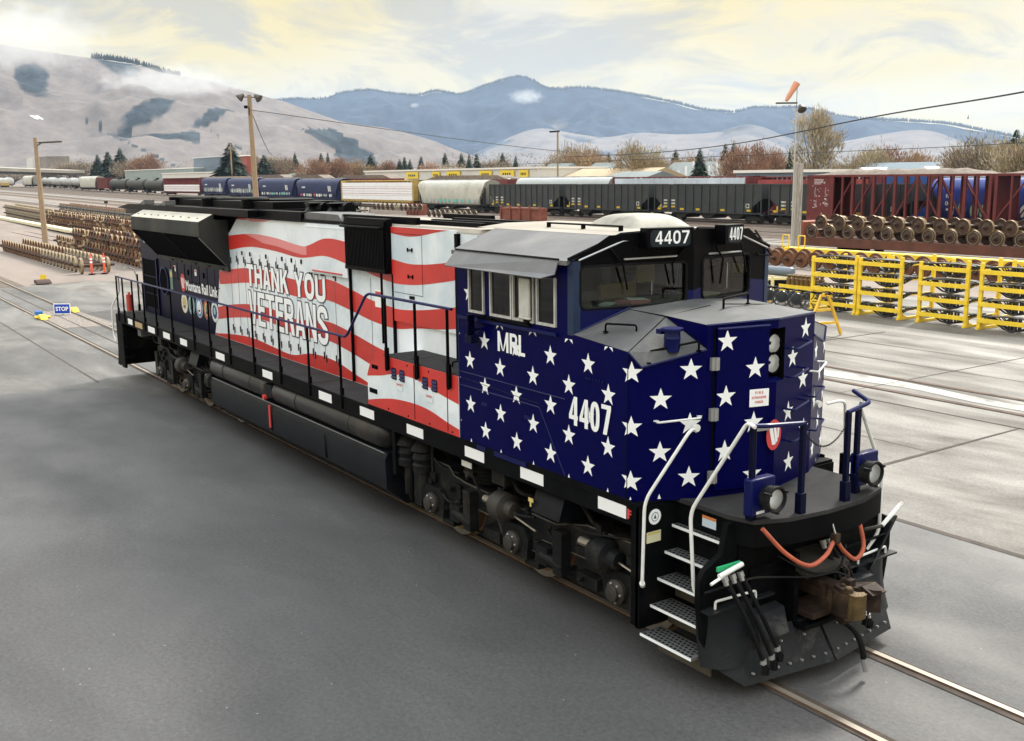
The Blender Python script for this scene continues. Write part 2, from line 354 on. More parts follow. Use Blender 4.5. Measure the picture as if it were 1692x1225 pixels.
ORANGE = mat('orange cable', (.40, .085, .04), .55, var=.25, vs=8)
GREEN = mat('green tape', (.02, .35, .14), .5)
RUBBER = mat('black rubber', (.007, .007, .008), .6, spec=.10, var=.3, vs=9)
TEXTD = mat('dark outline vinyl', (.015, .02, .05), .4)
REDT = mat('red label print', (.6, .05, .05), .5)
YEL = mat('yellow steel paint', (.86, .60, .035), .45, var=.1, vs=3, col2=(.55, .38, .06), c2pos=(.62, .8))
BOARD = mat('number board glass', (.012, .02, .026), .3, spec=.2)
TRDECK = mat('grated step plate', (.13, .13, .13), .5, .3, var=.2, vs=8)
HOLE = mat('dark grating hole', (.004, .004, .005), .9, spec=.03)
COUP = mat('rusty coupler casting', (.028, .017, .013), .65, .1, spec=.2, var=.45, vs=6, col2=(.085, .055, .03), c2pos=(.5, .68), bump=.5, bs=18)
PLOWM = mat('grey plow plate', (.013, .0145, .017), .45, .0, spec=.16, var=.35, vs=3, col2=(.11, .105, .10), c2pos=(.55, .75), bump=.2)
DUSTB = mat('dusty black tank', (.005, .0065, .0095), .42, spec=.12, var=.4, vs=2.5, col2=(.022, .019, .017), c2pos=(.56, .8))
TANKM = mat('dusty air reservoir', (.018, .017, .017), .33, .05, spec=.35, var=.35, vs=2.2, col2=(.07, .052, .04), c2pos=(.55, .8))
SEAT = mat('blue seat', (.01, .02, .06), .8)
PAPER = mat('paper', (.8, .8, .78), .8); PINK = mat('pink paper', (.75, .30, .32), .8)
CABIN = mat('cab lining', (.16, .15, .12), .8, var=.2, vs=3)
TAN = mat('tan board', (.42, .30, .16), .8)
# ================================================================ the locomotive
LOCO = empty('locomotive', (12.9, 0, 0), 'long diesel locomotive wrapped in red and white stripes and white stars on navy', 'locomotive')
def part(mb, name, mats, parent=LOCO, label=None, **k): return mb.build(name, mats, parent, label, **k)
# --- underframe and walkways
m = MB(); m.box(2.35, 23.0, -1.5, 1.5, 1.56, 1.765); m.box(2.4, 23.4, -.5, .5, 1.0, 1.56)
for s in (-1, 1):
    m.flip = s > 0
    m.box(2.30, 22.98, -1.552, -1.50, 1.52, 1.765); m.box(16.8, 22.9, -1.56, -1.552, 1.72, 1.80)
    for x in (9.2, 17.35, 2.5): m.box(x, x+.1, -1.45, -.5, .8, 1.56)
m.flip = False; m.box(2.25, 2.35, -1.5, 1.5, .9, 1.765)
part(m, 'underframe', [BLACK], bevel=.008)
m = MB()
for s in (-1, 1):
    m.flip = s > 0
    m.box(2.28, 16.8, -1.555, -.88, 1.765, 1.782)
    for x in (4.6, 7.1, 9.7, 12.2, 14.7): m.box(x, x+.012, -1.55, -.9, 1.782, 1.785, 1)
m.flip = False; m.box(2.28, 2.75, -.88, .88, 1.765, 1.782)
part(m, 'walkway', [DECK, BLACK])
for a, b in [(22.35, 22.82), (20.86, 21.33), (19.59, 20.05), (18.02, 18.49), (16.53, 17.0), (15.01, 15.5), (12.51, 12.98), (9.95, 10.46), (7.6, 8.07), (6.33, 6.84), (5.1, 5.65), (3.31, 3.71)]:
    for s in (-1, 1):
        m = MB(s > 0); m.box(a, b, -1.558, -1.553, 1.575, 1.715); part(m, 'reflective_strip', [REFL])
m = MB(); m.box(3.95, 4.6, -1.558, -1.553, 1.57, 1.71); part(m, 'fuel_gauge_plate', [TAN])
# --- flag stripes: edges of each red band as (x, z) points along the hood
def lerp(pts, x):
    if x <= pts[0][0]: return pts[0][1]
    for i in range(1, len(pts)):
        if x <= pts[i][0]:
            p0 = pts[max(i-2, 0)]; p1 = pts[i-1]; p2 = pts[i]; p3 = pts[min(i+1, len(pts)-1)]; t = (x-p1[0])/(p2[0]-p1[0]); h = p2[0]-p1[0]
            m1 = (p2[1]-p0[1])/(p2[0]-p0[0])*h; m2 = (p3[1]-p1[1])/(p3[0]-p1[0])*h
            return (2*t**3-3*t*t+1)*p1[1]+(t**3-2*t*t+t)*m1+(-2*t**3+3*t*t)*p2[1]+(t**3-t*t)*m2
    return pts[-1][1]
BANDS = [
 ([(9.2, 4.02), (10.5, 4.11), (11.8, 4.08), (13.1, 3.98), (13.5, 4.02), (14.2, 4.17), (15, 4.15), (16, 4.02), (16.6, 3.95), (17.2, 3.91), (18.1, 3.98), (19, 4.12)],
  [(9.2, 3.72), (10.5, 3.85), (11.8, 3.83), (12.9, 3.77), (13.5, 3.81), (14.2, 3.87), (15, 3.79), (15.8, 3.66), (16.4, 3.59), (17.2, 3.60), (18.1, 3.71), (19, 3.86)]),
 ([(8.7, 3.24), (9.2, 3.31), (10.3, 3.41), (11.4, 3.42), (12.6, 3.35), (13.4, 3.38), (14.1, 3.46), (15, 3.36), (15.8, 3.24), (16.6, 3.19), (17.2, 3.22), (18.1, 3.33), (19, 3.48)],
  [(8.7, 2.96), (9.2, 3.01), (10.3, 3.11), (11.4, 3.12), (12.6, 3.04), (13.4, 3.06), (14.1, 3.09), (15, 3.0), (15.8, 2.90), (16.6, 2.87), (17.2, 2.94), (18.1, 3.03), (19, 3.16)]),
 ([(8.4, 2.44), (9.1, 2.55), (10.3, 2.67), (11.4, 2.69), (12.6, 2.61), (13.4, 2.66), (14.1, 2.71), (15, 2.62), (16, 2.48), (17, 2.40), (19, 2.55)],
  [(8.4, 2.17), (9.1, 2.27), (10.3, 2.39), (11.4, 2.41), (12.6, 2.31), (13.4, 2.34), (14.1, 2.37), (15, 2.27), (15.8, 2.15), (16.6, 2.08), (19, 2.2)]),
 ([(8.2, 1.83), (9.3, 1.93), (10.4, 1.98), (11.5, 1.93), (12.4, 1.90), (13.3, 2.04), (14.3, 2.04), (15.2, 1.9), (16, 1.80), (19, 1.8)], [(8, 1.7), (19, 1.7)]),
 ([(9, 4.8), (19, 4.8)], [(9.2, 4.44), (10, 4.38), (11, 4.43), (11.6, 4.6), (15, 4.55), (16.5, 4.36), (17.2, 4.32), (18.1, 4.43), (18.8, 4.5)])]
def stripes(m, xa, xb, za, zb, y, mi=1, bands=BANDS, left=None):
    n = max(2, int((xb-xa)/.12))
    for up_, lo_ in bands:
        for i in range(n):
            a = xa+(xb-xa)*i/n; b = xa+(xb-xa)*(i+1)/n
            q = [min(max(v, za), zb) for v in (lerp(lo_, a), lerp(lo_, b), lerp(up_, b), lerp(up_, a))]
            if q[3]-q[0] > 1e-4 or q[2]-q[1] > 1e-4:
                L = (left(.5*(q[0]+q[3])) if left else -9)
                if b > L: m.quad([(max(a, L), y, q[0]), (b, y, q[1]), (b, y, q[2]), (max(a, L), y, q[3])], mi)
# --- long hood
def blue_edge(z): return lerp([(1.7, 8.02), (2.0, 8.15), (2.3, 8.3), (2.7, 8.42), (3.3, 8.62)], z)
HT = 4.47
m = MB(); m.prism([(-.9, 1.77), (.9, 1.77), (.9, HT-.05), (.83, HT), (-.83, HT), (-.9, HT-.05)], 9.24, 19.6, 'x')
m.box(8.0, 9.24, -.9, .9, 1.77, 3.3)
for s in (-1, 1):
    m.flip = s > 0
    m.box(16.56, 18.45, -.935, -.9, 3.0, HT-.02)
    stripes(m, 9.24, 13.42, 1.79, HT-.05, -.903); stripes(m, 15.05, 16.56, 1.79, 3.72, -.903); stripes(m, 16.56, 18.5, 2.62, 3.0, -.903)
    stripes(m, 16.56, 18.45, 3.0, HT-.02, -.938); stripes(m, 13.42, 15.05, 1.79, 3.55, -.903)
    stripes(m, 8.0, 9.24, 1.79, 3.29, -.903, left=blue_edge)
    # navy field behind the ragged left edge of the flag
    for i in range(12):
        z0 = 1.78+i*1.515/12; z1 = z0+1.515/12
        m.quad([(7.98, -.9025, z0), (blue_edge(z0), -.9025, z0), (blue_edge(z1), -.9025, z1), (7.98, -.9025, z1)], 2)
    for i in range(24):
        a = 10.2+i*3.2/24; b = a+3.2/24; ua, ub_ = lerp(BANDS[0][0], a), lerp(BANDS[0][0], b); wa = .20*min(1, (a-10.2)/1.0); wb = .20*min(1, (b-10.2)/1.0)
        m.quad([(a, -.9045, ua-wa*.75), (b, -.9045, ub_-wb*.75), (b, -.9045, ub_+.02*wb), (a, -.9045, ua+.02*wa)], 5)
    m.quad([(10.2, -.9045, 4.415), (10.6, -.9045, 4.36), (11.3, -.9045, 4.37), (11.7, -.9045, 4.415)], 5)
    m.quad([(9.22, -.9035, 4.44), (9.22, -.9035, 4.04), (9.45, -.9035, 4.16), (9.8, -.9035, 4.38), (10.0, -.9035, 4.44)], 3)
    # door seams, hinges and latches
    for i, x in enumerate([9.3, 9.72, 10.13, 10.56, 11.0, 11.42, 11.85, 12.3, 12.75, 13.42, 13.9, 14.4, 15.05, 15.75, 16.5]):
        m.box(x, x+.006, -.9065, -.9005, 1.82, 3.72 if x < 15 else 3.6, 4)
        if x < 15:
            for z in (3.50, 2.02): m.box(x-.05, x-.03, -.915, -.9, z, z+.13, 3); m.box(x+.045, x+.06, -.915, -.9, z-.05, z+.08, 3)
    for x in (10.0, 10.45, 11.3, 12.1, 12.55, 13.0, 13.7, 14.15, 14.7): m.box(x, x+.045, -.918, -.9, 3.66, 3.74, 3)
    for x, z in ((17.15, 4.12), (17.15, 3.72)): m.box(x-.07, x+.07, -.955, -.935, z-.008, z+.008, 3); m.box(x-.075, x-.06, -.955, -.935, z-.03, z+.03, 3); m.box(x+.06, x+.075, -.955, -.935, z-.03, z+.03, 3)
    for z in (3.45, 4.35): m.box(16.62, 17.5, -.9405, -.9385, z, z+.006, 3)
    m.box(17.5, 17.506, -.9405, -.9385, 3.45, 4.35, 3); m.box(17.1, 17.25, -.945, -.935, 3.38, 3.43, 3)
    m.box(8.95, 9.24, -.905, -.9, 1.8, 1.83, 1)
m.flip = False
part(m, 'long_hood', [WHITE, RED, NAVYD, BLACKG, mat('panel seam', (.16, .15, .17), .6), mat('pink fold print', (.72, .23, .23), .4), mat('bright fold print', (.86, .88, .9), .4)], label='white and red waving flag stripes along the hood')
m = MB(); m.prism([(-.91, HT-.045), (.91, HT-.045), (.85, HT+.012), (-.85, HT+.012)], 9.24, 19.6, 'x'); part(m, 'hood_roof', [ROOFC])
# --- blower duct box and inertial grille
for s in (-1, 1):
    m = MB(s > 0); m.box(13.42, 15.05, -.965, -.9, 3.55, HT-.06); stripes(m, 13.42, 15.05, 3.55, HT-.06, -.968)
    m.box(13.65, 14.85, -.985, -.965, 3.585, 3.605, 1); m.box(13.45, 15.03, -.972, -.965, HT-.12, HT-.11, 0)
    part(m, 'blower_duct', [WHITE, RED])
    m = MB(s > 0); m.box(15.07, 16.54, -1.0, -.9, 3.72, 4.56)
    m.box(15.1, 16.5, -1.03, -1.0, 3.72, 3.78); m.box(15.1, 16.5, -1.03, -1.0, 4.46, 4.52)
    for i in range(28): x = 15.13+i*.0495; m.box(x, x+.018, -1.035, -1.0, 3.78, 4.46)
    m.tube(arc([(15.02, -.95, 4.46), (15.0, -1.06, 4.42), (16.45, -1.06, 4.42), (16.5, -.95, 4.46)], .05), .022)
    part(m, 'intake_grille', [BLACKG])
# --- roof gear
m = MB(); m.prism([(12.6, HT), (14.75, HT), (14.6, HT+.11), (13.35, HT+.13)], -.88, -.2, 'y'); m.box(14.6, 17.1, -.80, -.72, HT, HT+.12, 1); m.box(12.6, 14.9, -.93, -.88, HT-.05, HT+.005, 1)
part(m, 'roof_hatch', [ROOFG, BLACKG])
m = MB()
for y, a, b in ((-.55, 16.4, 18.6), (-.2, 16.6, 19.4), (.3, 16.4, 20.2)): m.box(a, b, y-.04, y+.04, HT+.01, HT+.075)
part(m, 'roof_rail', [BLACKG])
m = MB()
for dx, dy in ((0, 0), (.75, .1), (.35, .35)): m.lathe([(.28, 0), (.3, .12), (.22, .2), (.3, .27)], (12.5+dx, -.25+dy, HT), Z, 14); m.cyl((12.2+dx, -.3+dy, HT+.16), (12.9+dx, -.3+dy, HT+.16), .13, n=10)
part(m, 'exhaust_silencer', [BLACKG])
# --- rear hood with flared radiators
m = MB()
m.box(2.55, 8.0, -.9, .9, 1.77, 3.3)
m.box(2.55, 4.2, -.9, .9, 3.3, 4.36)
for s in (-1, 1):
    m.flip = s > 0
    m.quad([(2.56, -.903, 3.3), (4.2, -.903, 3.3), (4.2, -.903, 4.36), (2.56, -.903, 4.36)], 1)
    # deep door recess with louvre bars at the rear, and the round access
    m.box(2.75, 3.9, -.915, -.9, 1.95, 3.18, 2)
    for z in (2.3, 2.75): m.box(2.8, 3.9, -.922, -.914, z, z+.012, 3)
    m.box(2.7, 2.75, -.93, -.9, 1.85, 3.2, 0); m.box(3.92, 4.0, -.94, -.9, 1.8, 3.25, 0)
    m.lathe([(.36, 0), (.36, .03), (.32, .03), (.32, .01)], (4.52, -.9, 2.72), -Y, 28, 3); m.disc((4.52, -.915, 2.72), X, Z, .32, .32, 2, 28)
    for i, x in enumerate([5.05, 5.6, 6.15, 6.65, 7.2, 7.75, 8.25]):
        m.box(x, x+.008, -.907, -.9, 2.85, 3.28, 2)
        if i % 2: m.box(x-.25, x-.2, -.92, -.9, 3.0, 3.12, 2)
    m.box(5.05, 8.55, -.907, -.9, 2.845, 2.855, 2)
m.flip = False
part(m, 'radiator_section', [NAVYD, NAVYD, HOLE, BLUEP], label='dark navy rear hood below the flared radiators')
m = MB()
for s in (-1, 1):
    m.flip = s > 0
    # fascia, sloping top, end cheeks
    m.add([(4.2, -1.53, 4.02), (9.28, -1.53, 4.02), (9.28, -1.53, 4.33), (4.2, -1.53, 4.33), (4.2, -1.22, 4.48), (9.28, -1.22, 4.48), (4.2, -.9, 4.48), (9.28, -.9, 4.48), (4.2, -.9, 3.3), (9.28, -.9, 3.3)],
          [(0, 1, 2, 3), (0, 3, 4, 6, 8), (1, 9, 7, 5, 2)], 0)
    m.quad([(4.2, -1.53, 4.33), (9.28, -1.53, 4.33), (9.28, -1.22, 4.48), (4.2, -1.22, 4.48)], 1)
    # the dark screen below, ribs and bolts
    m.quad([(9.28, -.92, 3.36), (9.28, -1.5, 4.02), (4.2, -1.5, 4.02), (4.2, -.92, 3.36)], 2)
    for x in (4.22, 6.7, 9.24): m.tube([(x, -1.52, 4.0), (x, -.93, 3.36)], .016, 5, 3 if x > 9 else 0)
    m.box(4.3, 9.3, -.96, -.9, 3.27, 3.37, 0)
    for i in range(18): m.cyl((4.4+i*.28, -1.538, 4.06), (4.4+i*.28, -1.53, 4.06), .012, n=6)
    for i in range(9): m.cyl((4.5+i*.55, -1.42, 4.39), (4.5+i*.55, -1.42, 4.405), .02, n=6)
    for x in (5.2, 5.9, 6.9, 7.8, 8.7): m.box(x, x+.35, -1.0, -.94, 3.30, 3.33, 0)
m.flip = False; m.box(2.5, 9.28, -1.2, 1.2, 4.36, 4.46)
part(m, 'radiator_flare', [mat('grimy black fascia', (.022, .025, .025), .5, spec=.15, var=.45, vs=1.2, col2=(.07, .065, .05), c2pos=(.5, .8), v3=(1, 1, .4)), mat('dusty pale ledge', (.42, .39, .33), .7, var=.15, vs=3), HOLE, STEEL])
m = MB(); m.prism([(1.6, 4.49), (2.7, 4.60), (11.2, 4.60), (11.2, 4.46), (2.7, 4.46)], -1.18, 1.18, 'y'); m.box(7.6, 13.2, -.95, -.75, 4.42, 4.60)
for x in (3.6, 5.3): m.prism([(x, 4.6), (x+.5, 4.6), (x+.5, 4.72)], -1.15, -.9, 'y', 1)
part(m, 'roof_frame', [BLACKG, ROOFG], bevel=.01)
m = MB(); m.box(4.6, 11.1, -.62, .9, 4.6, 4.74)
for x in (5.0, 7.4, 9.9): m.lathe([(.6, 0), (.62, .17), (.55, .19)], (x, .12, 4.6), Z, 24); m.cyl((x-.1, -.55, 4.6), (x-.1, -.55, 4.78), .22, n=14)
m.tube([(4.6, -.66, 4.77), (7.7, -.66, 4.78)], .02); m.tube([(8.3, -.66, 4.78), (11.0, -.66, 4.79)], .02)
part(m, 'cooling_fan_housing', [BLACKG])
# --- lettering and seals on the flag and rear hood
m = MB()
m.bold('THANK', (10.24, -.9085, 3.05), X, Z, 2.14, .45, .112, .05, 0, .020, 1); m.bold('YOU', (12.66, -.9085, 3.04), X, Z, 1.36, .46, .112, .05, 0, .020, 1); m.bold('VETERANS', (10.27, -.9085, 2.28), X, Z, 3.80, .68, .122, .055, 0, .020, 1, narrow='E')
part(m, 'slogan_lettering', [PURE, TEXTD], label='white capitals THANK YOU VETERANS with a dark outline')
m = MB(); m.disc((5.98, -.908, 2.79), X, Z, .17, .22, 0, 24)
m.quad([(5.85, -.911, 2.9), (5.92, -.911, 2.9), (5.99, -.911, 2.66), (5.93, -.911, 2.66)], 1); m.quad([(5.97, -.911, 2.9), (6.02, -.911, 2.9), (6.06, -.911, 2.66), (6.01, -.911, 2.66)], 1); m.quad([(6.06, -.911, 2.9), (6.1, -.911, 2.9), (6.12, -.911, 2.78), (6.08, -.911, 2.78)], 1)
m.text('Montana Rail Link', (6.2, -.911, 2.63), X, Z, 2.2, .24, 1, .03); part(m, 'railroad_lettering', [REDT, PURE], label='white Montana Rail Link lettering beside a red oval')
SC = {'gold': (.62, .48, .16), 'navy': (.02, .03, .12), 'white': (.8, .8, .8), 'blue': (.08, .22, .5), 'green': (.12, .2, .16), 'red': (.5, .05, .04), 'sky': (.3, .5, .62)}
SCM = {k: mat('seal '+k, v, .45) for k, v in SC.items()}
for x, a, b, c in ((6.0, 'gold', 'white', 'gold'), (6.52, 'green', 'sky', 'green'), (7.07, 'white', 'blue', 'white'), (7.6, 'green', 'red', 'gold'), (8.13, 'sky', 'white', 'navy')):
    m = MB(); m.disc((x, -.906, 2.30), X, Z, .235, .24, 0, 28); m.disc((x, -.908, 2.30), X, Z, .215, .22, 1, 28); m.disc((x, -.910, 2.30), X, Z, .15, .155, 2, 24); m.disc((x, -.912, 2.31), X, Z, .07, .10, 0, 8)
    for i in range(10): t = i*.628; m.disc((x+.18*math.cos(t), -.912, 2.3+.185*math.sin(t)), X, Z, .012, .012, 3, 6)
    m.quad([(x-.07, -.9125, 2.24), (x+.08, -.9125, 2.25), (x+.05, -.9125, 2.20), (x-.05, -.9125, 2.19)], 3)
    part(m, 'service_seal', [SCM[a], SCM[b], SCM[c], SCM['navy']])
m = MB(); m.disc((3.0, -.909, 3.9), X, Z, .28, .30, 0, 24); m.disc((3.0, -.911, 3.9), X, Z, .25, .27, 1, 24); m.quad([(2.82, -.913, 3.82), (3.0, -.913, 4.0), (3.18, -.913, 3.86), (3.18, -.913, 3.82)], 2)
part(m, 'service_seal', [PURE, SCM['sky'], SCM['green']], label='pale green round seal high on the rear hood')
for x, z, w, h in ((4.98, 2.55, .22, .5), (5.35, 3.02, .14, .14), (6.9, 3.02, .14, .14), (15.9, 3.15, .3, .28)):
    m = MB(); m.quad([(x, -.909, z), (x+w, -.909, z), (x+w, -.909, z+h), (x, -.909, z+h)], 0 if w != .22 else 2)
    m.quad([(x+.02, -.911, z+h*.62), (x+w-.02, -.911, z+h*.62), (x+w-.02, -.911, z+h*.9), (x+.02, -.911, z+h*.9)], 1 if w != .22 else 3)
    part(m, 'warning_decal', [PURE, REDT, SCM['green'], SCM['gold']])
# --- equipment box beside the hood, raised deck
m = MB(); ol = [(16.84, 1.80), (19.47, 1.80), (19.47, 2.62), (17.40, 2.62), (16.95, 2.46), (16.84, 2.26)]
m.prism(ol, -1.56, -.9, 'y', 0)
LB = [([(16.8, 2.7), (19.5, 2.7)], [(16.84, 2.24), (17.3, 2.31), (17.65, 2.38), (18.3, 2.41), (18.96, 2.31), (19.5, 2.24)]),
      ([(16.84, 1.87), (17.3, 1.96), (17.7, 2.02), (18.26, 2.05), (18.7, 2.03), (19.16, 1.95), (19.5, 1.90)], [(16.8, 1.7), (19.5, 1.7)])]
def topz(x): return lerp([(16.84, 2.26), (16.95, 2.46), (17.4, 2.62), (19.5, 2.62)], x) if x < 17.4 else 2.62
for i in range(24):
    a = 16.84+2.63*i/24; b = 16.84+2.63*(i+1)/24
    m.quad([(a, -1.563, lerp(LB[0][1], a)), (b, -1.563, lerp(LB[0][1], b)), (b, -1.563, max(topz(b), lerp(LB[0][1], b))), (a, -1.563, max(topz(a), lerp(LB[0][1], a)))], 1)
    m.quad([(a, -1.563, 1.801), (b, -1.563, 1.801), (b, -1.563, lerp(LB[1][0], b)), (a, -1.563, lerp(LB[1][0], a))], 1)
for x in (17.63, 17.87, 18.53, 18.78):
    m.box(x, x+.14, -1.566, -1.56, 2.31, 2.48, 2)
    for k in range(3): m.prism([(-1.566, 2.33+k*.05), (-1.585, 2.33+k*.05), (-1.566, 2.365+k*.05)], x, x+.14, 'x', 3)
for x in (18.28, 19.18): m.box(x, x+.008, -1.568, -1.56, 1.83, 2.6, 2)
m.box(16.9, 17.15, -1.567, -1.56, 2.0, 2.07, 2); m.box(17.0, 17.2, -1.567, -1.56, 2.38, 2.44, 2)
for x, z in ((17.75, 2.17), (18.6, 2.14)): m.quad([(x, -1.567, z), (x+.2, -1.567, z), (x+.2, -1.567, z+.12), (x, -1.567, z+.12)], 0); m.text('DANGER', (x+.02, -1.569, z+.07), X, Z, .16, .035, 1, .02)
for x in (17.5, 18.1, 18.7, 19.3):
    for z in (1.84, 2.57): m.cyl((x, -1.572, z), (x, -1.56, z), .012, n=6, mi=2)
part(m, 'equipment_box', [WHITE, RED, HOLE, BLUEP], label='low white box with a red wave on the walkway beside the cab')
m = MB(); m.box(17.38, 19.47, -1.56, -.9, 2.62, 2.635); m.box(18.0, 18.01, -1.5, -.95, 2.635, 2.638, 1); m.box(18.55, 18.75, -1.2, -1.17, 2.635, 2.645, 1); m.tube([(18.9, -1.3, 2.635), (18.9, -1.3, 2.7), (18.95, -1.2, 2.72)], .012, 5, 1)
part(m, 'raised_deck', [DECK, BLACKG])
m = MB(); m.box(16.8, 19.45, .9, 1.55, 1.78, 1.80); part(m, 'walkway', [DECK])
m = MB(); m.box(19.3, 19.36, -1.12, -.9, 2.66, HT-.05); m.box(18.45, 18.52, -.96, -.9, 2.64, HT-.06); m.box(19.2, 19.36, -1.14, -1.08, 3.3, 3.45)
part(m, 'corner_post', [BLACKG])
for x in (15.05, 16.56): m = MB(); m.box(x, x+.03, -.95, -.9, 1.8, 3.72); part(m, 'hood_corner_bar', [BLACKG])
# --- handrails
def rail(path, posts, name='handrail', top=BLUEP, r=.021, flip=False, extra=None):
    m = MB(flip); m.tube(arc(path, .12), r, 8); h = part(m, name, [top])
    for p in posts:
        m = MB(flip); x, y, z0, z1 = p; m.cyl((x, y, z0-.22), (x, y, z1), .022, n=8); m.box(x-.035, x+.035, y-.012, y+.03, z0-.2, z0+.12); part(m, 'handrail_post', [BLACKG])
for s in (-1, 1):
    rail([(2.42, -1.56, 2.73), (9, -1.56, 2.74), (16.15, -1.56, 2.745), (16.95, -1.58, 3.50), (19.4, -1.6, 3.50)] if s < 0 else [(2.42, -1.56, 2.73), (9, -1.56, 2.74), (19.3, -1.56, 2.745)],
         [(x, -1.56, 1.78, 2.73) for x in (2.45, 3.02, 3.91, 4.90, 5.88, 7.10, 8.62, 9.66, 10.82, 12.12, 13.40, 14.66, 15.90)]+([(x, -1.6, 2.64, 3.48) for x in (17.55, 18.42, 19.28)] if s < 0 else []), flip=s > 0)
m = MB(); m.tube([(16.36, -1.02, 2.62), (16.36, -1.02, 3.74)], .022); part(m, 'hood_grab_bar', [BLACKG])
m = MB(); m.tube(arc([(2.42, -1.50, 2.76), (2.15, -1.42, 2.3), (2.0, -1.62, 1.9), (2.0, -1.62, 1.15), (2.25, -1.62, 1.0)], .12), .022, 8); m.tube(arc([(2.4, -1.3, 2.95), (2.3, -1.05, 2.9), (2.3, -.9, 2.2), (2.3, -.7, 1.9)], .15), .02)
part(m, 'step_handrail', [WPAINT], label='white rear step handrail')
for y in (-1.0, -.3, .3, 1.0): m = MB(); m.cyl((2.4, y, 1.7), (2.4, y, 2.75), .022); m.box(2.37, 2.43, y-.03, y+.03, 1.78, 1.95); part(m, 'handrail_post', [BLACKG])
# --- rear pilot
m = MB(); m.box(1.95, 2.25, -1.52, 1.52, .35, 1.7); m.prism([(1.75, .30), (2.0, .30), (2.0, 1.5), (1.9, 1.5), (1.88, .75)], -1.5, 1.5, 'y'); m.box(2.25, 2.55, -1.52, -1.46, .3, 1.7)
for z in (.55, .85, 1.15, 1.45): m.box(2.2, 2.6, -1.54, -1.2, z, z+.03)
part(m, 'rear_pilot', [BLACK])
m = MB(); m.cyl((2.6, -1.3, 1.82), (2.6, -1.3, 2.25), .08); m.lathe([(.03, 0), (.03, .06)], (2.6, -1.3, 2.25), Z, 8)
FE = m.build('fire_extinguisher', [mat('extinguisher red', (.5, .06, .05), .35)]); tag(FE, 'small red fire extinguisher standing at the rear corner of the locomotive walkway', 'extinguisher')
# --- air tanks and fuel tank
for a, b in ((9.35, 12.35), (12.75, 17.0)):
    for s in (-1, 1):
        m = MB(s > 0); m.lathe([(.02, -.13), (.12, -.11), (.2, -.04), (.235, .05), (.235, b-a-.05), (.2, b-a+.04), (.12, b-a+.11), (.02, b-a+.13)], (a, -1.28, 1.30), X, 24)
        for t in (.25, .75): m.lathe([(.242, 0), (.242, .04)], (a+(b-a)*t, -1.28, 1.30), X, 24)
        part(m, 'air_reservoir', [TANKM])
m = MB(); m.prism([(-1.45, 1.08), (-1.50, .98), (-1.48, .52), (-1.15, .24), (1.15, .24), (1.48, .52), (1.5, .98), (1.45, 1.08)], 9.35, 17.2, 'x')
m.box(9.35, 17.2, -1.0, 1.0, 1.08, 1.5)
for s in (-1, 1):
    m.flip = s > 0
    for x in (12.6, 15.0): m.box(x, x+.06, -1.51, -1.485, .55, .98)
    m.cyl((12.55, -1.48, 1.25), (12.55, -1.2, 1.25), .09); m.box(12.4, 12.75, -1.5, -1.2, 1.18, 1.42)
m.flip = False
part(m, 'fuel_tank', [DUSTB], bevel=.015)
m = MB(); m.tube([(9.4, -1.475, 1.075), (17.15, -1.475, 1.075)], .009); part(m, 'tank_edge', [mat('pale tank edge', (.16, .16, .16), .4, .3)])  # thin paler line along the upper edge of the tank
m = MB(); m.box(12.62, 12.68, -1.525, -1.505, .62, 1.05); m.cyl((12.45, -1.55, 1.17), (12.45, -1.48, 1.17), .05); part(m, 'fuel_shutoff', [REDT])
for x in (17.5, 17.95):
    m = MB(); m.lathe([(.16, 0), (.17, .1), (.14, .13), (.17, .2), (.14, .28), (.19, .32), (.15, .4), (.04, .5)], (x, -1.25, .95), Z, 18); m.cyl((x, -1.25, .5), (x, -1.25, .95), .07); part(m, 'air_filter', [GRIME])
m = MB()
for x, z0, z1 in ((17.4, .4, 1.5), (17.75, .3, 1.45), (18.15, .5, 1.5), (17.3, .3, 1.2)): m.tube(arc([(x, -1.2, z1), (x+.04, -1.25, (z0+z1)/2), (x, -1.1, z0)], .2), .03)
m.box(17.3, 18.3, -1.0, -.6, .5, 1.5); part(m, 'brake_pipe_stand', [GRIME])
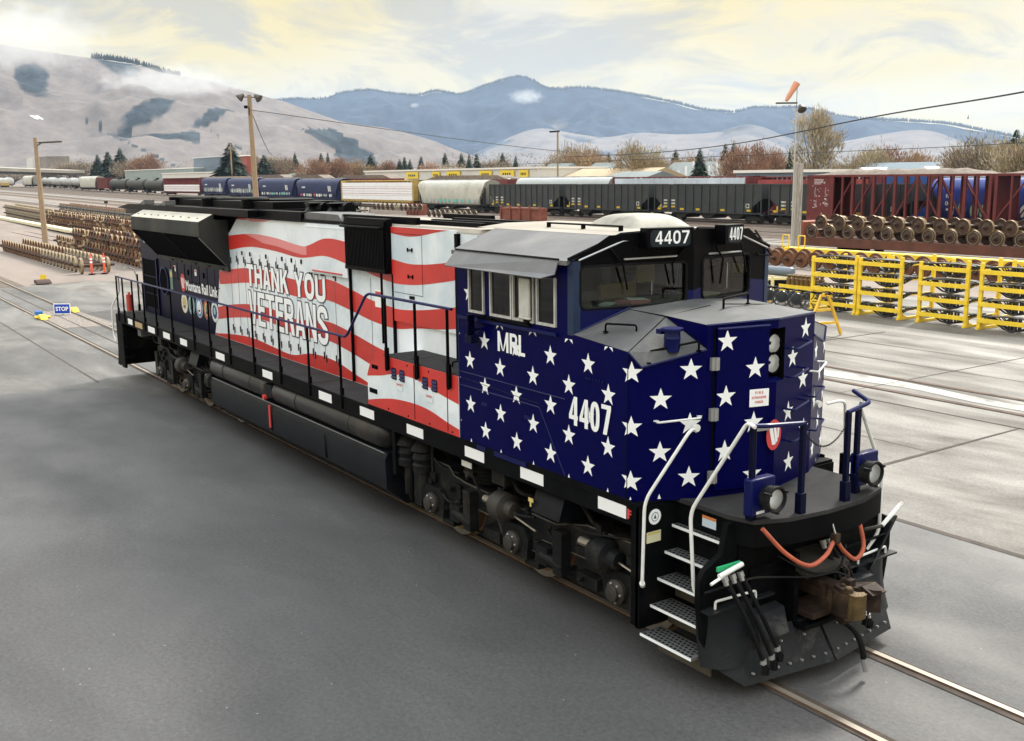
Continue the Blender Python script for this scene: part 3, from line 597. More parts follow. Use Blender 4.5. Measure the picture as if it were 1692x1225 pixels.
# --- trucks
def make_truck(cx):
    m = MB()
    for s in (-1, 1):
        m.flip = s > 0
        ol = [(-2.62, .86), (-2.55, 1.12), (-2.35, 1.17), (-1.72, 1.16), (-1.6, 1.06), (-1.3, 1.02), (.45, .99), (.8, .99), (1.0, 1.05), (1.4, 1.14), (2.4, 1.15), (2.55, 1.05), (2.6, .8), (2.25, .70), (1.75, .62), (1.5, .72), (.5, .70), (.38, .5), (-.38, .5), (-.5, .70), (-1.5, .72), (-1.75, .55), (-2.3, .55), (-2.45, .7)]
        m.prism([(cx+a, b) for a, b in ol], -1.22, -1.02, 'y'); m.tube([(cx+a, -1.222, b) for a, b in ol[:13]], .011, 5, 1); m.tube([(cx+a, -1.222, b+.005) for a, b in ol[13:]], .008, 5, 1)  # dusty edge lines, lightened as a painted highlight along the frame
        m.prism([(cx+a, b) for a, b in [(-2.6, .95), (-1.6, 1.15), (-1.2, 1.0), (2.55, 1.12), (2.55, 1.0), (-2.55, .85)]], -1.02, -.55, 'y')
        for t in (-1.0, 1.05):   # brake hangers
            m.box(cx+t-.16, cx+t+.02, -1.36, -1.22, .42, .98); m.box(cx+t-.55, cx+t-.3, -1.34, -1.2, .45, .68); m.cyl((cx+t-.45, -1.3, .56), (cx+t+.0, -1.3, .52), .07); m.box(cx+t+.1, cx+t+.5, -1.2, -1.05, .35, .5)
            m.box(cx+t-.9, cx+t-.6, -1.25, -1.1, .3, .38)
        m.tube(arc([(cx-2.3, -1.15, .36), (cx-1.5, -1.1, .33), (cx+.0, -1.1, .31), (cx+2.2, -1.1, .38)], .3), .022)
        m.box(cx-2.62, cx-2.42, -1.3, -1.05, .4, 1.0); m.box(cx-2.2, cx-2.05, -1.27, -1.2, .85, .98)
        for i in range(10): m.cyl((cx-2.2+i*.48, -1.235, .92), (cx-2.2+i*.48, -1.22, .92), .018, n=6)
        m.box(cx-1.72, cx-1.2, -1.228, -1.22, .78, .93)
        m.tube(arc([(cx-.2, -1.25, 1.3), (cx-.35, -1.3, 1.05), (cx+.1, -1.36, .95), (cx+.45, -1.3, 1.0)], .15), .022)
        m.tube(arc([(cx+.8, -1.2, 1.35), (cx+.9, -1.3, 1.12), (cx+1.5, -1.32, 1.1), (cx+2.3, -1.2, 1.2)], .15), .016)
        rg = random.Random(int(cx*10)+s)
        for k in range(34):
            x = cx+rg.uniform(-2.4, 2.4); z = rg.uniform(.42, 1.15); w = rg.uniform(.03, .12); h = rg.uniform(.03, .14); y = -1.22-rg.uniform(.0, .05)
            if k % 3: m.box(x, x+w, y-.03, -1.1, z, z+h)
            else: m.lathe([(.03, 0), (.03, .05), (.015, .06)], (x, -1.22, z), -Y, 7)
        for k in range(7):
            x = cx+rg.uniform(-2.3, 1.9); z = rg.uniform(.7, 1.25); d = rg.uniform(.25, .7); m.tube(arc([(x, -1.15, z), (x+.05, -1.27, z+.05), (x+d*.6, -1.29, z-rg.uniform(-.05, .25)), (x+d, -1.15, z-.1)], .08), rg.choice((.010, .014, .02)), 5)
    m.flip = False
    for t in (-1.1, 1.0): m.box(cx+t-.15, cx+t+.15, -1.02, 1.02, .6, .95)
    T = part(m, 'truck', [GRIME, mat('dusty edge highlight', (.075, .066, .052), .7, var=.4, vs=6)], bevel=.012)
    for t in (-2.06, 0, 2.06):
        m = MB()
        for s in (-1, 1):
            m.flip = s > 0
            m.lathe([(.12, -.12), (.12, -.07), (.44, -.07), (.53, -.07), (.53, .04), (.565, .055), (.56, .075), (.45, .07), (.30, .0), (.15, .02), (.12, .06)], (cx+t, -.79, .53), Y, 36, 0)
        m.flip = False; m.cyl((cx+t, -.8, .53), (cx+t, .8, .53), .1)
        m.lathe([(.45, 0), (.53, 0), (.53, .0)], (cx+t, -.862, .53), Y, 36, 1, caps=False)
        m.build('wheelset', [WRUST, TREAD], T)
        for s in (-1, 1):
            m = MB(s > 0); m.prism([(cx+t-.26, .38), (cx+t+.26, .38), (cx+t+.3, .66), (cx+t+.2, .8), (cx+t-.2, .8), (cx+t-.3, .66)], -1.30, -1.0, 'y'); m.lathe([(.15, 0), (.15, .06), (.10, .08), (.10, .12), (.03, .13)], (cx+t, -1.30, .56), -Y, 14, 1)
            for i in range(6): m.cyl((cx+t+.11*math.cos(i), -1.39, .56+.11*math.sin(i)), (cx+t+.11*math.cos(i), -1.36, .56+.11*math.sin(i)), .018, n=6, mi=2)
            m.build('journal_box', [GRIME, BRONZE, STEEL], T, bevel=.01)
    for s in (-1, 1):
        for t in (-.40, 1.65):
            m = MB(s > 0); m.lathe([(.05, 0), (.13, .02), (.145, .1), (.19, .12), (.19, .34), (.12, .38), (.1, .5), (.03, .51)], (cx+t-.05, -1.32, .98 if t < 0 else .93), X, 20, 0 if t < 0 else 1); m.cyl((cx+t-.25, -1.32, .98), (cx+t-.05, -1.32, .98), .055, n=10, mi=2); m.cyl((cx+t+.4, -1.34, .93), (cx+t+.95, -1.36, .86), .014, n=6, mi=2)
            m.build('brake_cylinder', [BRONZE, GRIME, TREAD], T)
        for t in (-1.0, .95):
            m = MB(s > 0)
            for k in range(5): m.lathe([(.20, 0), (.225, .02), (.225, .035), (.20, .055)], (cx+t, -.98, 1.06+k*.055), Z, 20)
            m.build('rubber_spring', [RUBBER], T)
        m = MB(s > 0); m.prism([(-1.48, 1.16), (-1.40, 1.42), (-1.30, 1.50), (-1.1, 1.50), (-1.05, 1.16)], cx+.62, cx+1.18, 'x'); m.build('sand_box', [DUSTB], T, bevel=.01)
        m = MB(s > 0); m.lathe([(.085, 0), (.085, .42), (.06, .42), (.06, .6)], (cx+2.45, -1.36, .42), Z, 14); m.box(cx+2.3, cx+2.6, -1.4, -1.2, .98, 1.08); m.build('damper', [GRIME], T)
    m = MB(); m.lathe([(.10, 0), (.10, .06), (.12, .06), (.12, .09), (.02, .1)], (cx-1.35, -1.08, 1.08), Z, 14); m.build('filler_cap', [BRONZE], T)
    return T
make_truck(20.35); make_truck(7.2)
m = MB(); m.box(20.92, 21.02, -1.485, -1.48, 1.28, 1.33, 0); m.box(20.95, 20.98, -1.486, -1.48, 1.22, 1.28, 0); m.box(19.05, 19.3, -1.28, -1.27, 1.28, 1.36, 1); part(m, 'warning_decal', [SCM['gold'], PURE])
for x in (2.9, 4.2, 5.5, 8.3, 8.9, 18.9, 20.1, 21.6): m = MB(); m.tube(arc([(x, -1.3, 1.5), (x+.1, -1.2, 1.3), (x+.3, -1.25, 1.2), (x+.5, -1.0, 1.15)], .1), .025); part(m, 'underfloor_pipe', [GRIME])
for x in (3.35, 5.1, 19.9): m = MB(); m.box(x, x+.3, -1.35, -1.0, 1.25, 1.5); part(m, 'valve_box', [GRIME if x > 4 else ROOFG], bevel=.01)
# ================================================================ cab and nose
def V(x, y, z): return Vector((x, y, z))
def starfield(m, o, ux, uz, pts, r, mi, cl=None):
    for a, b in pts: m.star(o, ux, uz, a, b, r, mi, cl)
XF = 21.9; XC = 22.17                       # cab front: side and centre
m = MB()
for s in (-1, 1):
    m.flip = s > 0
    Ys = -1.55
    # lower side, window posts, lintel
    m.box(19.47, 21.88, Ys, Ys+.06, 1.77, 3.50, 0)
    for a, b in ((19.47, 19.74), (20.12, 20.24), (21.60, 21.9)): m.box(a, b, Ys, Ys+.06, 3.50, 4.05, 0)
    m.box(19.47, 21.9, Ys, Ys+.06, 4.05, 4.27, 0)
    m.box(21.1, 21.2, Ys, Ys+.05, 3.5, 4.05, 2)
    # window ledge
    m.box(19.5, 21.62, Ys-.035, Ys, 3.40, 3.44, 3)
    pts = [(19.75+.345*k, 2.01+.288*j) for k in range(-1, 10) for j in range(-1, 6) if (k+j) % 2]
    starfield(m, V(0, Ys-.003, 0), X, Z, pts, .125, 1, (19.475, 22.82, 1.79, 3.395))
    starfield(m, V(0, Ys-.003, 0), X, Z, [(19.75, 3.74)], .125, 1, (19.475, 19.74, 3.5, 4.05))
    m.box(21.88, 22.83, Ys, Ys+.06, 1.77, 3.36, 0)
    # seams and small fittings of the side doors
    for a, b, c, d in ((19.5, 2.70, 21.75, 2.70), (19.5, 2.52, 21.25, 2.52), (21.25, 2.52, 21.75, 1.80)): m.tube([(a, Ys-.002, b), (c, Ys-.002, d)], .006, 4, 3)
    m.tube([(19.5, Ys-.002, 2.62), (21.25, Ys-.002, 2.56)], .004, 4, 2)
    for k in range(6): m.box(22.13+k*.055, 22.155+k*.055, Ys-.012, Ys, 2.99, 3.01, 3)
    m.box(19.47, 19.5, Ys-.004, Ys, 1.8, 3.4, 3)
    for a in (20.0, 20.95): m.box(a, a+.13, Ys-.006, Ys, 2.33, 2.37, 3)
    m.box(19.9, 20.1, Ys-.02, Ys, 1.74, 1.79, 3); m.box(20.3, 21.0, Ys-.02, Ys, 1.73, 1.79, 3)
    # rear wall
m.flip = False
m.prism([(-1.5, 1.77), (1.5, 1.77), (1.5, 4.22), (.9, 4.45), (-.9, 4.45), (-1.5, 4.22)], 19.47, 19.53, 'x', 2)
part(m, 'cab', [NAVY, PURE, NAVYD, BLUEP, BLACKG], label='navy cab side covered in white stars', bevel=0)
m = MB(); m.bold('MRL', (20.40, -1.5545, 3.08), X, Z, .58, .25, .048, .026); part(m, 'railroad_initials', [PURE])
m = MB(); m.bold('4407', (21.83, -1.5545, 2.43), X, Z, .73, .33, .058, .03, 0, .007, 1); part(m, 'side_number', [PURE, NAVY])
# cab front plates with the two windshields
for s in (-1, 1):
    A = V(XF, s*1.55, 0); B = V(XC, 0, 0); u = (A-B).normalized(); Ln = (A-B).length; nrm = V(abs(u.y), -u.x*u.y/abs(u.y), 0) if False else (u.cross(Z) if u.cross(Z).x > 0 else -u.cross(Z))
    fn = lambda a, b: B+u*a+Z*b
    hi, lo = 4.56, 3.40
    if s < 0: inner = [(a, b) for a, b in rrect(.10, 1.49, 3.73, 4.20, .07)]
    else: inner = rrect(.17, 1.15, 3.74, 4.22, .07)
    m = MB()
    outer_lo = [(0, lo), (Ln, lo), (Ln, 3.86), (0, 3.86)]
    # the lower part is blue, the upper is black: split at z 3.86 by material on the faces
    c = (sum(p[0] for p in inner)/len(inner), sum(p[1] for p in inner)/len(inner))
    outer = [(0, lo), (Ln, lo), (Ln, 4.27), (Ln-.45, hi-.03), (0, hi)]
    an = sorted(set([round(math.atan2(p[1]-c[1], p[0]-c[0]), 5) for p in inner+outer+[(0, 3.86), (Ln, 3.86)]])); n = len(an)
    I = [rayhit(inner, c, a) for a in an]; O = [rayhit(outer, c, a) for a in an]
    for i in range(n):
        j = (i+1) % n; zm = (I[i][1]+O[i][1]+I[j][1]+O[j][1])/4
        m.add([fn(*I[i]), fn(*O[i]), fn(*O[j]), fn(*I[j])], [(0, 1, 2, 3)], 0 if zm < 3.84 else 1)
        m.add([fn(*I[i]), fn(*I[j]), fn(*I[j])-nrm*.06, fn(*I[i])-nrm*.06], [(0, 1, 2, 3)], 2)
    part(m, 'cab_front', [BLUEP, BLACKG, RUBBER])
    m = MB(); m.tube([fn(*p)+nrm*.004 for p in inner]+[fn(*inner[0])+nrm*.004], .016, 5); part(m, 'windshield_gasket', [RUBBER])
    m = MB(); m.quad([fn(*p)-nrm*.03 for p in inner]); part(m, 'windshield', [WING])
    m = MB(); m.tube([fn(.25, 4.27)+nrm*.03, fn(.95, 4.26)+nrm*.03], .012, 5, 1)
    if s < 0: m.tube([fn(.15, 4.36)+nrm*.02, fn(.33, 4.18)+nrm*.05, fn(.28, 3.95)+nrm*.02], .012, 5); m.tube([fn(1.12, 4.38)+nrm*.02, fn(.98, 4.2)+nrm*.06, fn(.90, 3.92)+nrm*.02], .013, 5)
    else: m.tube([fn(.35, 4.40)+nrm*.02, fn(.5, 4.2)+nrm*.06, fn(.5, 3.9)+nrm*.02], .013, 5); m.tube([fn(.9, 4.4)+nrm*.02, fn(.95, 4.2)+nrm*.05, fn(1.05, 4.0)+nrm*.02], .012, 5)
    part(m, 'windshield_wiper', [BLACKG, STEEL])
    # number board
    m = MB(); c0 = .10 if s < 0 else .42; c1 = .72 if s < 0 else .80; q = nrm*.14
    pts = [fn(c0, 4.37)+q, fn(c1, 4.37)+q, fn(c1, 4.60)+q, fn(c0, 4.60)+q]; bk = [p-nrm*.16 for p in pts]
    m.add(pts+bk, [(0, 1, 2, 3), (7, 6, 5, 4), (0, 4, 5, 1), (1, 5, 6, 2), (2, 6, 7, 3), (3, 7, 4, 0)]); nb = part(m, 'number_board', [BLACKG], bevel=.008)
    m = MB(); bb = [fn(a, b)+nrm*.143 for a, b in rrect(c0+.05, c1-.04, 4.39, 4.58, .05)]; m.quad(bb, 1)
    ua = -u if s < 0 else u; o = fn(c1-.10 if s < 0 else c0+.07, 4.42)+nrm*.146
    m.bold('4407', o, ua, Z, (c1-c0)-(.17 if s < 0 else .11), .145, .026 if s < 0 else .02, .016 if s < 0 else .012, nrm=nrm); m.build('number_plate', [PURE, BOARD], nb)
# pillar at the cab corner (lighter weathered blue)
FB = mat('faded blue paint', (.003, .018, .06), .4, var=.4, vs=5)
for s in (-1, 1): m = MB(s > 0); m.prism([(21.80, -1.554), (21.905, -1.554), (21.922, -1.47), (21.80, -1.47)], 3.44, 4.26, 'z'); part(m, 'cab_corner', [FB])
# roof
m = MB()
rp = [(-1.60, 4.265), (-.93, 4.515), (-.45, 4.56), (.45, 4.56), (.93, 4.515), (1.60, 4.265)]
m.add([(19.42, y, z) for y, z in rp]+[(XF-.06 if abs(y) > 1.5 else XF-.06+.1*(1.6-abs(y)), y, z) for y, z in rp]+[(19.42, y, z-.05) for y, z in rp]+[(XF-.06 if abs(y) > 1.5 else XF-.06+.1*(1.6-abs(y)), y, z-.05) for y, z in rp],
      [(i, i+6, i+7, i+1) for i in (0, 4)]+[(i+12, i+13, i+19, i+18) for i in range(5)]+[(i, i+1, i+13, i+12) for i in range(5)]+[(i+6, i+18, i+19, i+7) for i in range(5)]+[(0, 12, 18, 6), (5, 11, 23, 17)], 0)
m.add([(19.0, y, z+.002) for y, z in rp[1:5]]+[(XF+.03, y, z+.002) for y, z in rp[1:5]], [(i, i+4, i+5, i+1) for i in range(3)], 1)
part(m, 'cab_roof', [ROOFG, ROOFC])
m = MB()
for s in (-1, 1):
    m.flip = s > 0
    m.tube([(XF-.03, -1.6, 4.285), (XF+.06, -.93, 4.535), (XF+.11, -.2, 4.56)], .02, 5); m.tube([(XF+.03, -1.5, 4.27), (XF+.1, -.93, 4.46), (XF+.16, -.4, 4.47)], .012, 5, 1)
part(m, 'roof_gutter', [BLACKG, STEEL])
for s in (-1, 1):
    m = MB(s > 0); m.sheet([(19.5, -1.575, 4.275), (19.58, -1.80, 4.09), (21.62, -1.80, 4.075), (21.75, -1.70, 4.12), (21.68, -1.59, 4.27)], .012)
    m.tube([(19.5, -1.585, 4.28), (21.7, -1.60, 4.275)], .012, 5, 1); part(m, 'sun_visor', [ROOFG, BLACKG])
    fr = mat('bare window frame', (.55, .54, .52), .45, .2, var=.2, vs=8, col2=(.2, .16, .12), c2pos=(.6, .8))
    for a, b in ((19.76, 20.11), (20.25, 20.72), (20.74, 21.17), (21.22, 21.59)):
        m = MB(s > 0)
        for x0, x1, z0, z1 in ((a, b, 3.50, 3.53), (a, a+.025, 3.53, 4.06), (b-.025, b, 3.53, 4.06)): m.box(x0, x1, -1.572, -1.54, z0, z1)
        f = part(m, 'side_window', [fr]); m = MB(s > 0); m.quad([(a, -1.545, 3.5), (b, -1.545, 3.5), (b, -1.545, 4.07), (a, -1.545, 4.07)]); m.build('pane', [glassmat('side cab glass', (.10, .11, .10) if s < 0 else (.75, .78, .74))], f)  # near panes dark; far panes made clearer to let more daylight into the cab
m = MB(); m.box(20.94, 21.15, -1.62, -1.585, 3.56, 4.02); m.box(20.93, 21.16, -1.625, -1.58, 3.54, 3.57, 0); m.box(21.0, 21.1, -1.6, -1.55, 3.47, 3.54, 1); part(m, 'wind_deflector', [mat('chalky white deflector', (.52, .52, .48), .6, var=.15, vs=9, col2=(.2, .17, .14), c2pos=(.62, .8)), BLACKG], bevel=.02)
m = MB(); m.obox((19.98, -1.68, 3.37), (.03, .16, .26), (1, .5, 0), Z); m.box(19.9, 20.05, -1.72, -1.6, 3.14, 3.24, 0); m.tube([(19.98, -1.55, 3.3), (19.98, -1.66, 3.3)], .015); part(m, 'side_mirror', [NAVYD], bevel=.01)
m = MB(); m.box(20.0, 20.4, -1.60, -1.55, 3.45, 3.48); m.box(20.3, 21.1, -1.60, -1.55, 3.46, 3.49); part(m, 'arm_rest', [BLACKG])
# air conditioner blister
m = MB(); nx, ny = 14, 12; vs = []; fs = []
for i in range(nx+1):
    for j in range(ny+1):
        a = -1+2*i/nx; b = -1+2*j/ny; h = (1-abs(a)**5)*(1-abs(b)**5); vs.append((21.12+.46*a*(.86+.14*(1-h)), .06+.46*b*(.86+.14*(1-h)), 4.55+.17*(h**.6)))
for i in range(nx):
    for j in range(ny): k = i*(ny+1)+j; fs.append((k, k+ny+1, k+ny+2, k+1))
m.add(vs, fs); part(m, 'air_conditioner', [mat('chalky blister', (.29, .275, .235), .6, spec=.3, var=.15, vs=5, col2=(.12, .115, .10), c2pos=(.54, .72))], smooth=70)
m = MB(); m.tube([(20.2, -.62, 4.60), (21.6, -.62, 4.60)], .012, 5)
for x in (20.2, 20.9, 21.6): m.box(x-.02, x+.02, -.64, -.6, 4.53, 4.61)
part(m, 'roof_grab_rail', [BLACKG])
m = MB()
for a, b in ((21.75, 4.46), (21.95, 4.2)): m.tube([(a, 1.25, b), (a, 1.5, b-.02)], .012)
m.tube([(21.7, 1.3, 4.48), (21.98, 1.3, 4.18)], .014); m.tube([(21.7, 1.52, 4.48), (21.98, 1.52, 4.18)], .014); m.box(21.3, 21.7, 1.3, 1.55, 4.2, 4.4); part(m, 'mirror_bracket', [BLACKG])
# cab interior seen through the glass
m = MB(); m.box(19.55, 21.8, -1.48, 1.48, 2.6, 2.64, 0); m.prism([(21.35, -1.4), (21.78, -1.4), (22.0, -.2), (22.0, .2), (21.78, 1.4), (21.35, 1.4)], 3.45, 3.725, 'z', 0); m.box(19.54, 19.58, -1.45, 1.45, 2.6, 4.2, 0); m.box(19.58, 19.6, .35, .75, 3.6, 4.15, 1)  # yellow boards stand in for bright patches of light behind the windshields
m.box(21.35, 21.4, -.75, -.2, 3.72, 3.92, 2); m.box(20.6, 20.62, -.62, -.42, 3.85, 4.1, 3); m.box(20.6, 20.62, .5, .8, 3.8, 4.15, 1); m.box(19.6, 21.5, 1.46, 1.49, 2.6, 3.5, 0)
part(m, 'cab_interior', [CABIN, YEL, TAN, mat('pinned papers', (.72, .66, .40), .7, var=.4, vs=14)])
for y in (-.75, .75):
    m = MB(); m.box(20.3, 20.8, y-.26, y+.26, 3.0, 3.15); m.box(20.2, 20.34, y-.26, y+.26, 3.15, 3.9); m.cyl((20.5, y, 2.64), (20.5, y, 3.0), .08); part(m, 'seat', [SEAT], bevel=.04)
PB = []
m = MB(); m.obox((21.80, -.60, 3.745), (.24, .36, .04), (1, .2, 0), Z, 0); m.obox((21.80, -.56, 3.772), (.16, .24, .012), (1, -.4, 0), (.1, 0, 1), 1); m.obox((21.75, -.95, 3.735), (.12, .25, .02), (1, .6, 0), Z, 1); tag(m.build('paper_stack', [PINK, PAPER]), 'pink and white papers on the dashboard behind the near windshield', 'papers')
m = MB(); m.obox((21.80, .55, 3.745), (.26, .44, .03), (1, .5, 0), Z, 0); tag(m.build('paper_sheet', [mat('cream paper', (.62, .62, .50), .8)]), 'cream sheet of paper on the dashboard behind the far windshield', 'papers')
# ---------------------------------------------------------------- nose
TL = 3.47
m = MB(); A = V(22.83, -1.553, 0); Bq = V(23.25, -.84, 0); Cq = V(23.46, 0, 0)
sA = [(.035, 3.16), (.035, 2.58), (.035, 1.99), (.345, 2.87), (.345, 2.30), (.66, 3.18), (.66, 2.60), (.66, 2.02), (.345, 1.72), (.035, 1.70)]
for s in (-1, 1):
    m.flip = s > 0
    # facet A with its sloped upper edge
    m.add([(22.83, -1.553, 1.77), (23.25, -.84, 1.77), (23.25, -.84, 3.39), (22.903, -1.43, 3.22), (22.83, -1.553, 3.38)], [(0, 1, 2, 3, 4)], 0)
    m.add([(21.86, -1.555, 3.46), (22.83, -1.553, 3.38), (22.62, -.84, 3.665), (22.0, -.88, 3.70)], [(0, 1, 2, 3)], 2)
    m.add([(22.83, -1.553, 3.38), (22.903, -1.43, 3.22), (23.25, -.84, 3.39), (22.62, -.84, 3.665)], [(0, 1, 2, 3)], 2)
    m.add([(22.62, -.84, 3.665), (23.25, -.84, 3.39), (23.25, -.84, 3.645)], [(0, 1, 2)], 0)
    m.add([(22.83, -1.5515, 3.35), (22.83, -1.5515, 3.38), (21.86, -1.5515, 3.46), (21.86, -1.5515, 3.35)], [(0, 1, 2, 3)], 0)
    # chevron facet with the lamp recess cut out
    ub = (Cq-Bq).normalized(); Lb = (Cq-Bq).length; k = Lb-.16
    f2 = lambda a, z: Bq+ub*a+Z*z
    m.add([f2(0, 1.77), f2(k, 1.77), f2(k, 3.65), f2(0, 3.63)], [(0, 1, 2, 3)], 0)
    m.add([f2(k, 1.77), f2(Lb, 1.77), f2(Lb, 2.98), f2(k, 2.98)], [(0, 1, 2, 3)], 0)
    m.add([f2(k, 3.56), f2(Lb, 3.56), f2(Lb, 3.66), f2(k, 3.65)], [(0, 1, 2, 3)], 0)
    r = f2(k, 0); m.add([r+Z*2.98, V(23.22, r.y, 2.98), V(23.22, r.y, 3.56), r+Z*3.56], [(0, 1, 2, 3)], 3)
    m.add([r+Z*2.98, V(23.22, r.y, 3.02), V(23.22, 0, 3.02), f2(Lb, 2.98)], [(0, 1, 2, 3)], 4)
    m.add([r+Z*3.56, V(23.22, r.y, 3.56), V(23.22, 0, 3.56), f2(Lb, 3.56)], [(0, 3, 2, 1)], 3)
    m.add([V(23.22, r.y, 3.02), V(23.22, 0, 3.02), V(23.22, 0, 3.56), V(23.22, r.y, 3.56)], [(0, 1, 2, 3)], 3)
    m.add([(22.0, -.88, 3.705), (22.62, -.84, 3.68), (23.25, -.84, 3.645), (23.46, 0, 3.665), (22.17, 0, 3.76)], [(0, 1, 2, 3, 4)], 2)
    # rolled edges and seams
    m.tube([(21.92, -1.50, 3.48), (22.05, -.86, 3.715)], .012, 5, 4); m.tube([(22.83, -1.558, 3.375), (22.91, -1.44, 3.215), (23.25, -.845, 3.385)], .014, 5, 4); m.tube([(23.25, -.845, 3.64), (23.463, 0, 3.66)], .014, 5, 4); m.tube([(22.62, -.84, 3.67), (23.25, -.84, 3.395)], .006, 4, 3)
    m.tube([(22.83, -1.556, 3.38), (22.62, -.84, 3.675), (22.55, -.1, 3.73)], .005, 4, 3)
    m.box(22.822, 22.832, -1.5575, -1.55, 1.78, 3.38, 3)
    ux = (Bq-A).normalized(); na = ux.cross(Z)
    for a, z in sA:
        lim = 3.2 if a > .1 else 3.2
        m.star(A+na*.003, ux, Z, a, z, .125, 1, (.0, .83, 1.79, 3.30))
    nb_ = ub.cross(Z)
    if s > 0:
        # on the far side the stars are those of the wide grey-lit face
        for y, z in ((.64, 3.49), (.35, 3.20), (.62, 2.92), (.29, 2.6), (.68, 2.34), (.34, 2.02)):
            m.star(Cq+nb_*.003, -ub, Z, y, z, .125, 1, (.17, .85, 1.79, 3.62))
m.flip = False
part(m, 'nose', [NAVY, PURE, NOSEG, HOLE, BLUEP], label='navy faceted nose with white stars and a grey top', smooth=20)
# front door slab with hinges
m = MB(); ub = (Cq-Bq).normalized(); nb_ = ub.cross(Z); f2 = lambda a, z, d=0: Bq+ub*a+Z*z+nb_*d
a0, a1 = .10, .73
q = [(a0, 1.86), (a1, 1.86), (a1, 3.60), (a0, 3.60)]
m.add([f2(a, z, .045) for a, z in q]+[f2(a, z, 0) for a, z in q], [(0, 1, 2, 3), (0, 4, 5, 1), (1, 5, 6, 2), (2, 6, 7, 3), (3, 7, 4, 0)], 0)
for a, z in ((.21, 3.47), (.21, 2.88), (.21, 2.29), (.56, 3.16), (.56, 2.57), (.56, 2.0), (.21, 1.72)): m.star(f2(0, 0, .049), ub, Z, a, z, .125, 1, (a0, a1, 1.87, 3.58))
m.tube([f2(.085, 1.9, .004), f2(.085, 3.6, .004)], .016, 4, 3); m.tube([f2(a0, 3.60, .04), f2(a1, 3.605, .04)], .016, 5, 4)
DOOR = part(m, 'front_door', [NAVY, PURE, NOSEG, HOLE, BLUEP], label='navy front door with white stars')
for z in (3.24, 2.70, 2.02): m = MB(); m.obox(f2(.065, z, .05), (.09, .05, .13), ub, Z); m.cyl(f2(.07, z-.065, .08), f2(.07, z+.065, .08), .014); m.build('hinge', [STEEL], DOOR)
m = MB(); m.obox(f2(.70, 2.52, .08), (.13, .05, .04), ub, Z); m.obox(f2(.62, 2.5, .1), (.2, .03, .03), ub, Z, 0); m.build('door_latch', [STEEL], DOOR)
m = MB(); m.quad([f2(.50, 2.74, .050), f2(.74, 2.74, .050), f2(.74, 2.93, .050), f2(.50, 2.93, .050)])
m.text('FIRE', f2(.57, 2.875, .052), ub, Z, .10, .03, 1, .02, 1.3); m.text('EXTINGUISHER', f2(.53, 2.825, .052), ub, Z, .18, .028, 1, .02); m.text('INSIDE', f2(.57, 2.775, .052), ub, Z, .10, .028, 1, .02); m.build('warning_label', [PURE, REDT], DOOR)
# headlights
for z in (3.375, 3.16):
    m = MB(); m.lathe([(.12, 0), (.125, .05), (.11, .07), (.10, .03)], (23.30, .06, z), X, 24, caps=False); h = part(m, 'headlight', [BLACKG])
    m = MB(); m.lathe([(.02, .0), (.07, .012), (.10, .05)], (23.30, .06, z), X, 20, 0, caps=False); m.lathe([(.1, .052), (.06, .065), (.001, .07)], (23.30, .06, z), X, 20, 1, caps=False); m.build('lens', [REFLECTOR, LENS], h)
m = MB(); m.box(23.23, 23.29, -.14, .2, 3.0, 3.55); part(m, 'headlight_plate', [BLACKG], bevel=.02)
m = MB(); m.disc((23.50, -.06, 2.41), Y, Z, .115, .17, 0, 26)

m.quad([(23.503, -.14, 2.50), (23.503, -.085, 2.50), (23.503, -.03, 2.30), (23.503, -.085, 2.30)], 1); m.quad([(23.503, -.07, 2.50), (23.503, -.03, 2.50), (23.503, .0, 2.34), (23.503, -.03, 2.31)], 1); m.quad([(23.503, -.01, 2.50), (23.503, .025, 2.50), (23.503, .015, 2.37), (23.503, -.005, 2.37)], 1)
part(m, 'red_emblem', [REDT, PURE], smooth=0)
m = MB(); m.lathe([(.085, 0), (.085, .13), (.09, .14), (.085, .15), (.085, .22), (.115, .22), (.115, .245)], (23.02, -1.12, 3.37), Z, 20); m.box(22.88, 22.96, -1.22, -1.14, 3.55, 3.60); part(m, 'bell_horn_post', [BLUEP])
def grab(pts, mats=[BLACKG], name='grab_iron', r=.012, feet=True):
    m = MB(); m.tube(arc(pts, .03), r, 6)
    if feet:
        for p in (pts[0], pts[-1]): p = Vector(p); m.lathe([(.03, 0), (.03, .012)], p-Vector((0, 0, .004)), Z, 8)
    return part(m, name, mats)
grab([(22.93, -1.36, 3.26), (22.93, -1.36, 3.38), (23.21, -.92, 3.48), (23.21, -.92, 3.38)]); grab([(22.25, -1.38, 3.51), (22.25, -1.38, 3.60), (22.55, -1.2, 3.60), (22.55, -1.2, 3.51)]); grab([(22.75, -.1, 3.70), (22.75, -.1, 3.82), (22.6, .45, 3.83), (22.6, .45, 3.71)], r=.014)
def onA(a, z, d): return V(22.83, -1.553, 0)+(Bq-A).normalized()*a+(Bq-A).normalized().cross(Z)*d+Z*z
grab([onA(.30, 2.64, .0), onA(.30, 2.64, .08), onA(.76, 2.68, .08), onA(.76, 2.68, .0)], [WPAINT])
def onC(y, z, d):
    P1 = V(23.46, 0, 0); P2 = V(23.25, .84, 0); P3 = V(22.83, 1.57, 0)
    if y < .84: t = (P2-P1).normalized(); b = P1+t*(y/ t.y)
    else: t = (P3-P2).normalized(); b = P2+t*((y-.84)/t.y)
    n = Z.cross(t); n = n if n.x > 0 else -n
    return b+n*d+Z*z
for i, (y, z) in enumerate(((.42, 3.33), (.36, 3.03), (.95, 3.0), (.40, 2.66), (.90, 2.72), (.42, 2.30), (.95, 2.32))):
    grab([onC(y-.17, z-.02, 0), onC(y-.17, z-.02, .1), onC(y+.17, z+.03, .1), onC(y+.17, z+.03, 0)], [WPAINT if i in (2,) else BLUEP])
